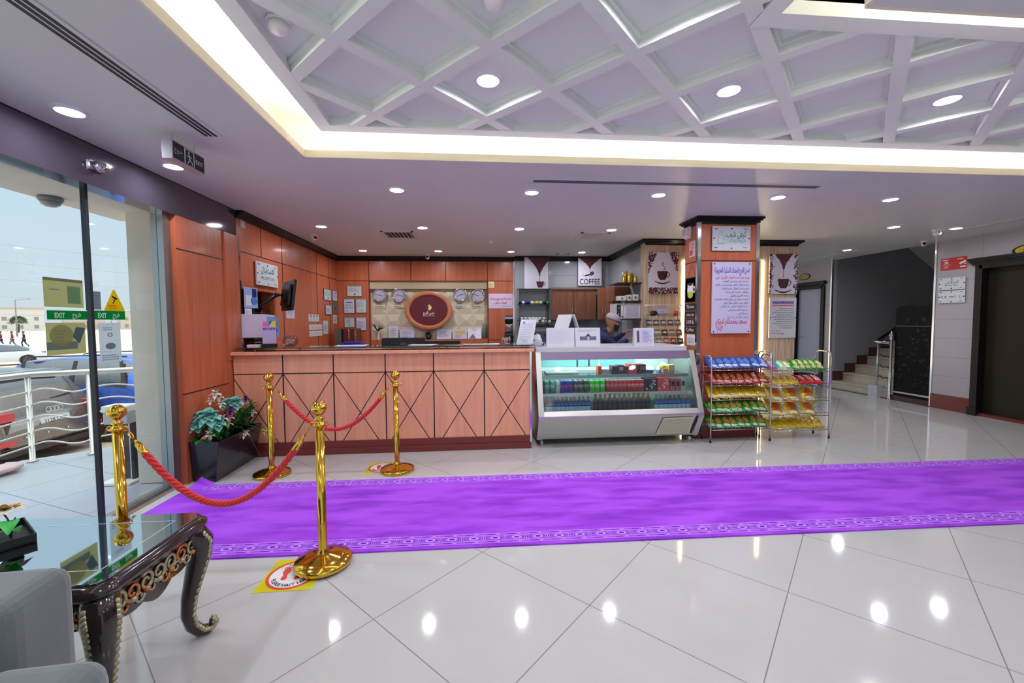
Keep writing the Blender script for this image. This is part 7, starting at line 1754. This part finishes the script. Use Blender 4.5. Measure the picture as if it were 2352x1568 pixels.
w, h, m = gl(2.985, 3.262, 1.587, 1.784); film(w, h, m, 'olive advertising film on the glass above the left exit strip', 'window_film', OLV, f1)
w, h, m = gl(2.985, 3.262, 1.261, 1.481); film(w, h, m, 'olive advertising film with a grey shape, under the left exit strip', 'window_film', OLV, f2)
EXG = film_mat('film_exit_green', (16, 136, 56), .95); EXW = film_mat('film_white', (240, 246, 242), .96)
def ex(q, w, h): q.rect(-w*.5, w*.5, -h*.40, h*.40, .0006, EXG); q.text('EXIT', -w*.20, -h*.24, h*.62, EXW, I4, .0012, bold=.03, width=w*.25); q.text('خروج', w*.22, -h*.12, h*.6, EXW, I4, .0012, bold=.02, width=w*.23)
w, h, m = gl(2.998, 3.285, 1.495, 1.572); film(w, h, m, 'green exit strip on the glass left of the mullion', 'exit_sticker', EXW, ex)
w, h, m = gl(3.318, 3.612, 1.495, 1.580); film(w, h, m, 'green exit strip on the glass right of the mullion', 'exit_sticker', EXW, ex)
w, h, m = gl(3.322, 3.402, 1.579, 1.714); film(w, h, m, 'plain grey film patch on the glass right of the mullion', 'window_film', film_mat('film_dark_grey', (112, 120, 128), .97))
def pap(q, w, h): lines(q, -w*.3, w*.3, h*.3, h*.4, 2, OLG, I4, 3, .006); q.disc((0, h*.2, .001), w*.12, h*.05, OLG, 18, None, .6); q.disc((0, -h*.08, .001), w*.24, h*.08, OLG, 18); lines(q, -w*.4, w*.4, -h*.44, -h*.28, 3, OLG, I4, 5, .006)
w, h, m = gl(3.370, 3.560, 1.168, 1.479); film(w, h, m, 'pale grey paper notice taped on the glass under the right exit strip', 'window_notice', film_mat('film_paper', (190, 202, 206), .92), pap)
# yellow camera triangle
q = MB(); YT = film_mat('film_yellow', (214, 176, 20), .97); FB = film_mat('film_black', (40, 34, 16), .98); FO = film_mat('film_orange', (206, 120, 20), .97)
y0, y1, z0, z1 = gy(3.424), gy(3.612), gz(1.572), gz(1.735); w, h = y1-y0, z1-z0
q.poly([(-w*.5, -h*.46), (-w*.44, -h*.5), (w*.44, -h*.5), (w*.5, -h*.46), (w*.05, h*.5), (-w*.05, h*.5)], 0, YT); q.poly([(-w*.12, h*.16), (w*.10, h*.04), (w*.16, h*.1), (-w*.08, h*.22)], .0006, FB); q.poly([(.02*w, h*.08), (-w*.1, -h*.14), (-w*.06, -h*.16), (w*.06, h*.06)], .0006, FB); lines(q, -w*.3, w*.3, -h*.44, -h*.2, 3, FO, I4, 3, .006)
o = q.build('warning_sticker'); o.matrix_world = west(GX+.0062, (y0+y1)/2, (z0+z1)/2); tag(o, 'yellow triangular camera warning sticker on the glass', 'sticker')

# ------------------------------------------------------------------ ground, cars, people and the far side
SAND = mat('pale_sand', (226, 204, 186), .95, noise=(.4, .08, (1, 1, 1)))
b = MB(); b.box(-420, -2.9, -60, 420, G0-.2, G0, SAND); structure(b.build('ground'), 'pale sandy open ground outside', 'ground')
TYRE = mat('tyre', (24, 24, 26), .8); RIMM = mat('alloy_rim', (150, 152, 156), .3, .8); CARG = mat('car_glass', (46, 60, 74), .06, spec=.9, coat=.4); TAIL = mat('tail_light_red', (190, 24, 40), .15, coat=.4); TRIMB = mat('car_trim', (26, 26, 30), .5)
def car(name, lab, paint, st, loc, rot, s, wheels, rear=None, cat='car', side_from=.5):
    """st: stations (x, half width, sill z, belt z, roof z, roof half width) from the tail forwards"""
    t = thing(name, lab, cat, loc, rot); t.scale = (s, s, s)
    q = MB(); n = 11; V = []
    for (x, w, zs, zb, zr, wr) in st:
        half = [(w*.86, zs), (w*.98, zs+(zb-zs)*.28), (w, zs+(zb-zs)*.62), (w*.97, zb), (wr+(w*.97-wr)*.08, zr-.03), (wr*.8, zr+.0), (0, zr+.025)]
        ring = half+[(-y, z) for y, z in half[-2::-1]]; V.append([(x, y, z) for y, z in ring])
    k = len(V[0]); vs = [p for r_ in V for p in r_]
    def seg(i, a): 
        f = (i*k+a, i*k+a+1, (i+1)*k+a+1, (i+1)*k+a); return f
    for i in range(len(V)-1):
        for a in range(k-1):
            aa = min(a, k-2-a); h0, h1 = st[i][4]-st[i][3], st[i+1][4]-st[i+1][3]; slope = abs(st[i+1][4]-st[i][4])/max(.01, st[i+1][0]-st[i][0])
            mt = paint
            if aa == 3 and min(h0, h1) > .10 and max(h0, h1) > .28 and st[i][0] > side_from: mt = CARG
            if aa >= 4 and slope > .42 and max(h0, h1) > .3: mt = CARG
            q.f.append(list(seg(i, a))); q.mi.append(q.m(mt)); q.sm.append(True)
    q.v = [Vector(p) for p in vs]
    q.f.append(list(range(k))); q.mi.append(q.m(paint)); q.sm.append(False); q.f.append(list(range((len(V)-1)*k, len(V)*k))[::-1]); q.mi.append(q.m(paint)); q.sm.append(False)
    q.build('body', t)
    for x in wheels:
        for sy in (-1, 1):
            w = st[len(st)//2][1]; q = MB(); M = Matrix.Translation((x, sy*(w-.10), .34)) @ Matrix.Rotation(pi/2, 4, 'X'); q.lathe([(.22, -.115), (.32, -.11), (.345, -.06), (.345, .06), (.32, .11), (.22, .115)], TYRE, (0, 0, 0), 28, M); q.lathe([(.385, .09 if sy < 0 else -.09), (.30, .106 if sy < 0 else -.106)], TRIMB, (0, 0, 0), 28, M, False, False)
            for a in range(5): aa = a*2*pi/5; z = .118 if sy < 0 else -.118; q.add([(.04*cos(aa+.5), .04*sin(aa+.5), z), (.21*cos(aa+.14), .21*sin(aa+.14), z), (.21*cos(aa-.14), .21*sin(aa-.14), z), (.04*cos(aa-.5), .04*sin(aa-.5), z)], [(0, 1, 2, 3)], RIMM, False, M)
            q.lathe([(.225, .112 if sy < 0 else -.112), (.20, .117 if sy < 0 else -.117)], RIMM, (0, 0, 0), 24, M, True, False); q.build('wheel', t)
    if rear: rear(t)
    return t
suv = [(-.02, .86, .42, .66, .69, .80), (.05, .90, .32, .86, .90, .80), (.16, .92, .28, 1.04, 1.08, .78), (.30, .925, .27, 1.10, 1.34, .70), (.46, .93, .27, 1.12, 1.56, .64), (.56, .93, .27, 1.05, 1.595, .64), (1.1, .93, .26, 1.12, 1.65, .65), (1.9, .93, .26, 1.10, 1.655, .66), (2.6, .93, .26, 1.07, 1.60, .65), (3.4, .925, .26, .97, 1.06, .72), (4.1, .89, .27, .90, .95, .74), (4.4, .82, .30, .72, .80, .66), (4.5, .72, .40, .60, .66, .6)]
def audi_rear(t):
    F = facing((.0, 0, 0), (0, -1, 0), (0, 0, 1))     # local x to the right seen from behind
    q = MB()
    for s in (-1, 1): q.box(-.005, .13, s*.905-.26*(s > 0)-.0*(s < 0), s*.905+.26*(s < 0), .86, 1.0, TAIL)
    q.build('tail_light', t, .02)
    q = MB()
    for s in (-1, 1): q.box(-.035, .0, s*.78-.12, s*.78+.12, .46, .54, TAIL)
    q.build('reflector', t, .01)
    q = MB(); m = facing((.006, 0, .945), (0, -1, 0), (0, .13, 1)); CR_ = mat('badge_chrome', (226, 228, 230), .15, .9)
    for k in range(4): q.disc((-.105+.07*k, .0, .012), .05, .05, CR_, 24, m, .80)
    q.build('ring_badge', t)
    q = MB(); m = facing((-.005, 0, .75), (0, -1, 0), (0, .12, 1)); q.box(-.26, .26, -.065, .065, 0, .012, mat('plate_white', (206, 208, 214), .4), m); q.text('3128 LXD', 0, -.03, .09, INK, m, .014, width=.4); q.build('licence_plate', t)
    q = MB(); q.box(.50, .74, -.60, .60, 1.592, 1.625, mat('audi_roof', (150, 160, 170), .15, .4)); q.box(.36, .52, -.62, .62, 1.575, 1.605, mat('audi_roof', (150, 160, 170), .15, .4)); q.build('roof_spoiler', t, .01)
    q = MB(); q.tube([(.18, -.05, 1.10), (.17, -.30, 1.13), (.18, -.52, 1.155)], .016, TRIMB, 6); q.box(.16, .19, -.05, .06, 1.08, 1.11, TRIMB); q.build('rear_wiper', t)
    q = MB(); q.box(-.035, .06, -.85, .85, .40, .42, TRIMB); q.box(-.03, .08, -.84, .84, .27, .36, TRIMB)
    for k in range(4): q.lathe([(.012, 0), (.012, .006)], CR_, (0, 0, 0), 10, facing((-.04, -.55+.36*k, .55), (0, -1, 0), (0, 0, 1)))
    q.build('bumper_trim', t)
car('grey_suv', 'dark grey sport utility car seen from behind through the railing', mat('grey_metallic', (106, 100, 96), .18, .55, coat=.6), suv, (-7.70, 8.15, G0), pi, 1.0, (.86, 3.5), audi_rear)
def blue_rear(t):
    q = MB()
    for s in (-1, 1): q.box(.02, .34, s*.90-.05, s*.90+.05, .98, 1.10, TAIL)
    q.build('tail_light', t, .02)
    q = MB()
    for s in (-1, 1):
        for x, x2 in ((.50, .72), (1.50, 1.56), (2.44, 2.50)): q.add([(x, s*.92, 1.11), (x+.09, s*.92, 1.11), (x2+.07, s*.69, 1.60), (x2, s*.69, 1.60)], [(0, 1, 2, 3)], TRIMB)
    q.build('window_pillars', t)
    q = MB()
    for s in (-1, 1): q.tube([(.7, s*.62, 1.665), (1.2, s*.63, 1.70), (2.4, s*.63, 1.685), (2.6, s*.62, 1.64)], .014, TRIMB, 6)
    q.build('roof_rails', t)
car('blue_suv', 'bright blue sport utility car parked beyond the grey one', mat('blue_metallic', (24, 96, 196), .18, .3, coat=.6), suv, (-6.78, 10.2, G0), pi, 1.06, (.86, 3.5), blue_rear)
sed = [(-.02, .80, .42, .66, .70, .70), (.06, .86, .32, .88, .94, .72), (.35, .89, .26, .94, 1.02, .72), (.75, .90, .25, .95, 1.10, .68), (1.4, .905, .25, .94, 1.38, .60), (2.0, .905, .25, .93, 1.44, .60), (2.7, .905, .25, .92, 1.38, .60), (3.5, .90, .25, .90, .97, .68), (4.3, .84, .27, .78, .84, .66), (4.6, .70, .36, .62, .66, .56)]
def sed_rear(t): 
    q = MB()
    for s in (-1, 1): q.box(-.0, .30, s*.80-.06, s*.80+.06, .80, .88, TAIL)
    q.build('tail_light', t, .015)
car('white_sedan', 'white saloon car on the sand beyond the parked cars', mat('white_car_paint', (226, 230, 234), .25, .0, coat=.5), sed, (-27.5, 28.8, G0), radians(225), .90, (.85, 3.6), sed_rear)
# walkers
def walker(loc, rot, top, legs, lab, ph):
    t = thing('person', lab, 'person', loc, rot); s = ph
    J = {'pel': (0, 0, .95, (.14, .11)), 'ch': (.03, 0, 1.28, (.18, .12)), 'nb': (.04, 0, 1.46, .06), 'sl': (.03, .2, 1.38, .065), 'el': (-.06*s, .25, 1.12, .05), 'wl': (.06*s, .24, .90, .04), 'sr': (.03, -.2, 1.38, .065), 'er': (.04*s, -.25, 1.12, .05), 'wr': (.18*s, -.22, .92, .04)}
    skinned('jacket', J, [('pel', 'ch'), ('ch', 'nb'), ('ch', 'sl'), ('sl', 'el'), ('el', 'wl'), ('ch', 'sr'), ('sr', 'er'), ('er', 'wr')], top, t, 1)
    J = {'pel': (0, 0, .95, (.145, .115)), 'hl': (.02, .09, .85, .095), 'kl': (.20*s, .09, .50, .065), 'al': (.12*s, .09, .08, .05), 'fl': (.26*s, .09, .05, .045), 'hr': (-.02, -.09, .85, .095), 'kr': (-.05*s, -.09, .48, .065), 'ar': (-.32*s, -.09, .12, .05), 'fr': (-.22*s, -.09, .05, .045)}
    skinned('trousers', J, [('pel', 'hl'), ('hl', 'kl'), ('kl', 'al'), ('al', 'fl'), ('pel', 'hr'), ('hr', 'kr'), ('kr', 'ar'), ('ar', 'fr')], legs, t, 1)
    head(t, (.05, 0, 1.60), (0, .1, 0), 1.0)
MAR = mat('sweater_maroon', (150, 42, 44), .9); KHA = mat('trousers_khaki', (104, 96, 84), .9); DKB = mat('jacket_charcoal', (46, 50, 60), .9); DTR = mat('trousers_dark', (44, 42, 46), .9)
walker((-50.68, 49.66, G0), radians(225), MAR, KHA, 'walking person in a maroon sweater and khaki trousers, middle of the three', 1); walker((-49.23, 49.37, G0), radians(225), DKB, DTR, 'walking person in a charcoal jacket, rightmost of the three', 1); walker((-52.1, 49.93, G0), radians(225), MAR, mat('trousers_blue', (50, 60, 100), .9), 'walking person in a maroon top at the left edge of the photo', 1)
# street lamp, power lines, buildings and trees
t = thing('street_lamp', 'grey street lamp on the open ground', 'street lamp', (-95, 94, G0)); q = MB(); q.tube([(0, 0, 0), (0, 0, 7.6)], [.14, .09], mat('lamp_post', (140, 142, 146), .5), 8); q.build('pole', t); q = MB(); q.tube([(0, 0, 7.5), (1.0, 1.0, 7.75)], .05, mat('lamp_post', (140, 142, 146), .5), 6); q.sphere((1.3, 1.3, 7.8), .35, mat('lamp_post', (140, 142, 146), .5), 10, 6, (1, 1, .3)); q.build('arm', t)
t2 = dup(t, (-107, 131, G0), None, 'distant street lamp beside the outside pillar')
for k in range(5):
    q = MB(); z0 = 26-k*3.4; pts = [(-150+140*u, 40+120*u, z0-22*(u)*(1-u)*1.2-6*u) for u in [j/24 for j in range(25)]]; q.tube(pts, .045, mat('cable_far', (176, 180, 186), .8), 5); tag(q.build('power_line'), 'thin power line sagging across the sky, %s from the top' % nth[k], 'power line', 'power lines across the sky')
BW = [mat('block_cream', (216, 200, 182), .9), mat('block_pale', (226, 218, 208), .9), mat('block_rose', (206, 180, 164), .9)]; WINM = mat('block_window', (150, 150, 150), .6)  # pale wall tones put the distance haze into the colour
r = random.Random(31)
def block(x, y, w, d, h, k, lab):
    t = thing('building', lab, 'building', (x, y, G0), radians(45)); q = MB(); q.box(-w/2, w/2, -d/2, d/2, 0, h, BW[k % 3]); q.box(-w/2-.2, w/2+.2, -d/2-.2, d/2+.2, h, h+.5, BW[(k+1) % 3]); q.build('walls', t)
    q = MB(); nx = max(2, int(w/3.5)); nz = max(1, int(h/3.2))
    for i in range(nx):
        for j in range(nz): cx = -w/2+w*(i+.5)/nx; cz = 1.6+j*3.1; q.box(cx-.6, cx+.6, -d/2-.06, -d/2, cz-.7, cz+.7, WINM)
    q.build('windows', t)
bl = [(-200, 160, 16, 12, 7, 'leftmost cream block on the horizon'), (-182, 176, 20, 12, 8.5, 'cream block behind the street lamp'), (-166, 190, 12, 12, 6, 'low pale block right of the street lamp'), (-152, 204, 18, 12, 8, 'pale block behind the exit strip'), (-136, 218, 14, 12, 6.5, 'rose coloured block behind the right exit strip'), (-120, 234, 20, 12, 7.5, 'cream block left of the outside pillar'), (-104, 250, 14, 12, 9, 'pale block beside the outside pillar')]
for k, (x, y, w, d, h, lab) in enumerate(bl): block(x, y, w, d, h, k, lab)
def tree(x, y, h, lab):
    t = thing('tree', lab, 'tree', (x, y, G0)); q = MB(); q.tube([(0, 0, 0), (.1, 0, h*.5)], [.22, .14], mat('trunk', (96, 80, 66), .9), 8); q.build('trunk', t); q = MB(); rr_ = random.Random(int(-x)); M_ = mat('far_foliage', (108, 128, 104), .9, noise=(1.2, .25, (1, 1, 1)))
    for k in range(420): a, b_ = rr_.uniform(0, 2*pi), rr_.uniform(-.5, 1.4); R_ = h*.33*rr_.uniform(.75, 1.05); c = Vector((R_*cos(a)*cos(b_), R_*sin(a)*cos(b_), h*.62+R_*.8*sin(b_))); leaf_blade(q, c, (rr_.uniform(-1, 1), rr_.uniform(-1, 1), rr_.uniform(-.3, 1)), h*.12, h*.08, M_, .3, 3)
    q.build('crown', t)
tree(-150, 136, 7.5, 'hazy green tree at the left edge of the photo'); tree(-141, 140, 5.5, 'smaller hazy tree beside the leftmost block'); tree(-130, 176, 4, 'low tree left of the outside pillar')
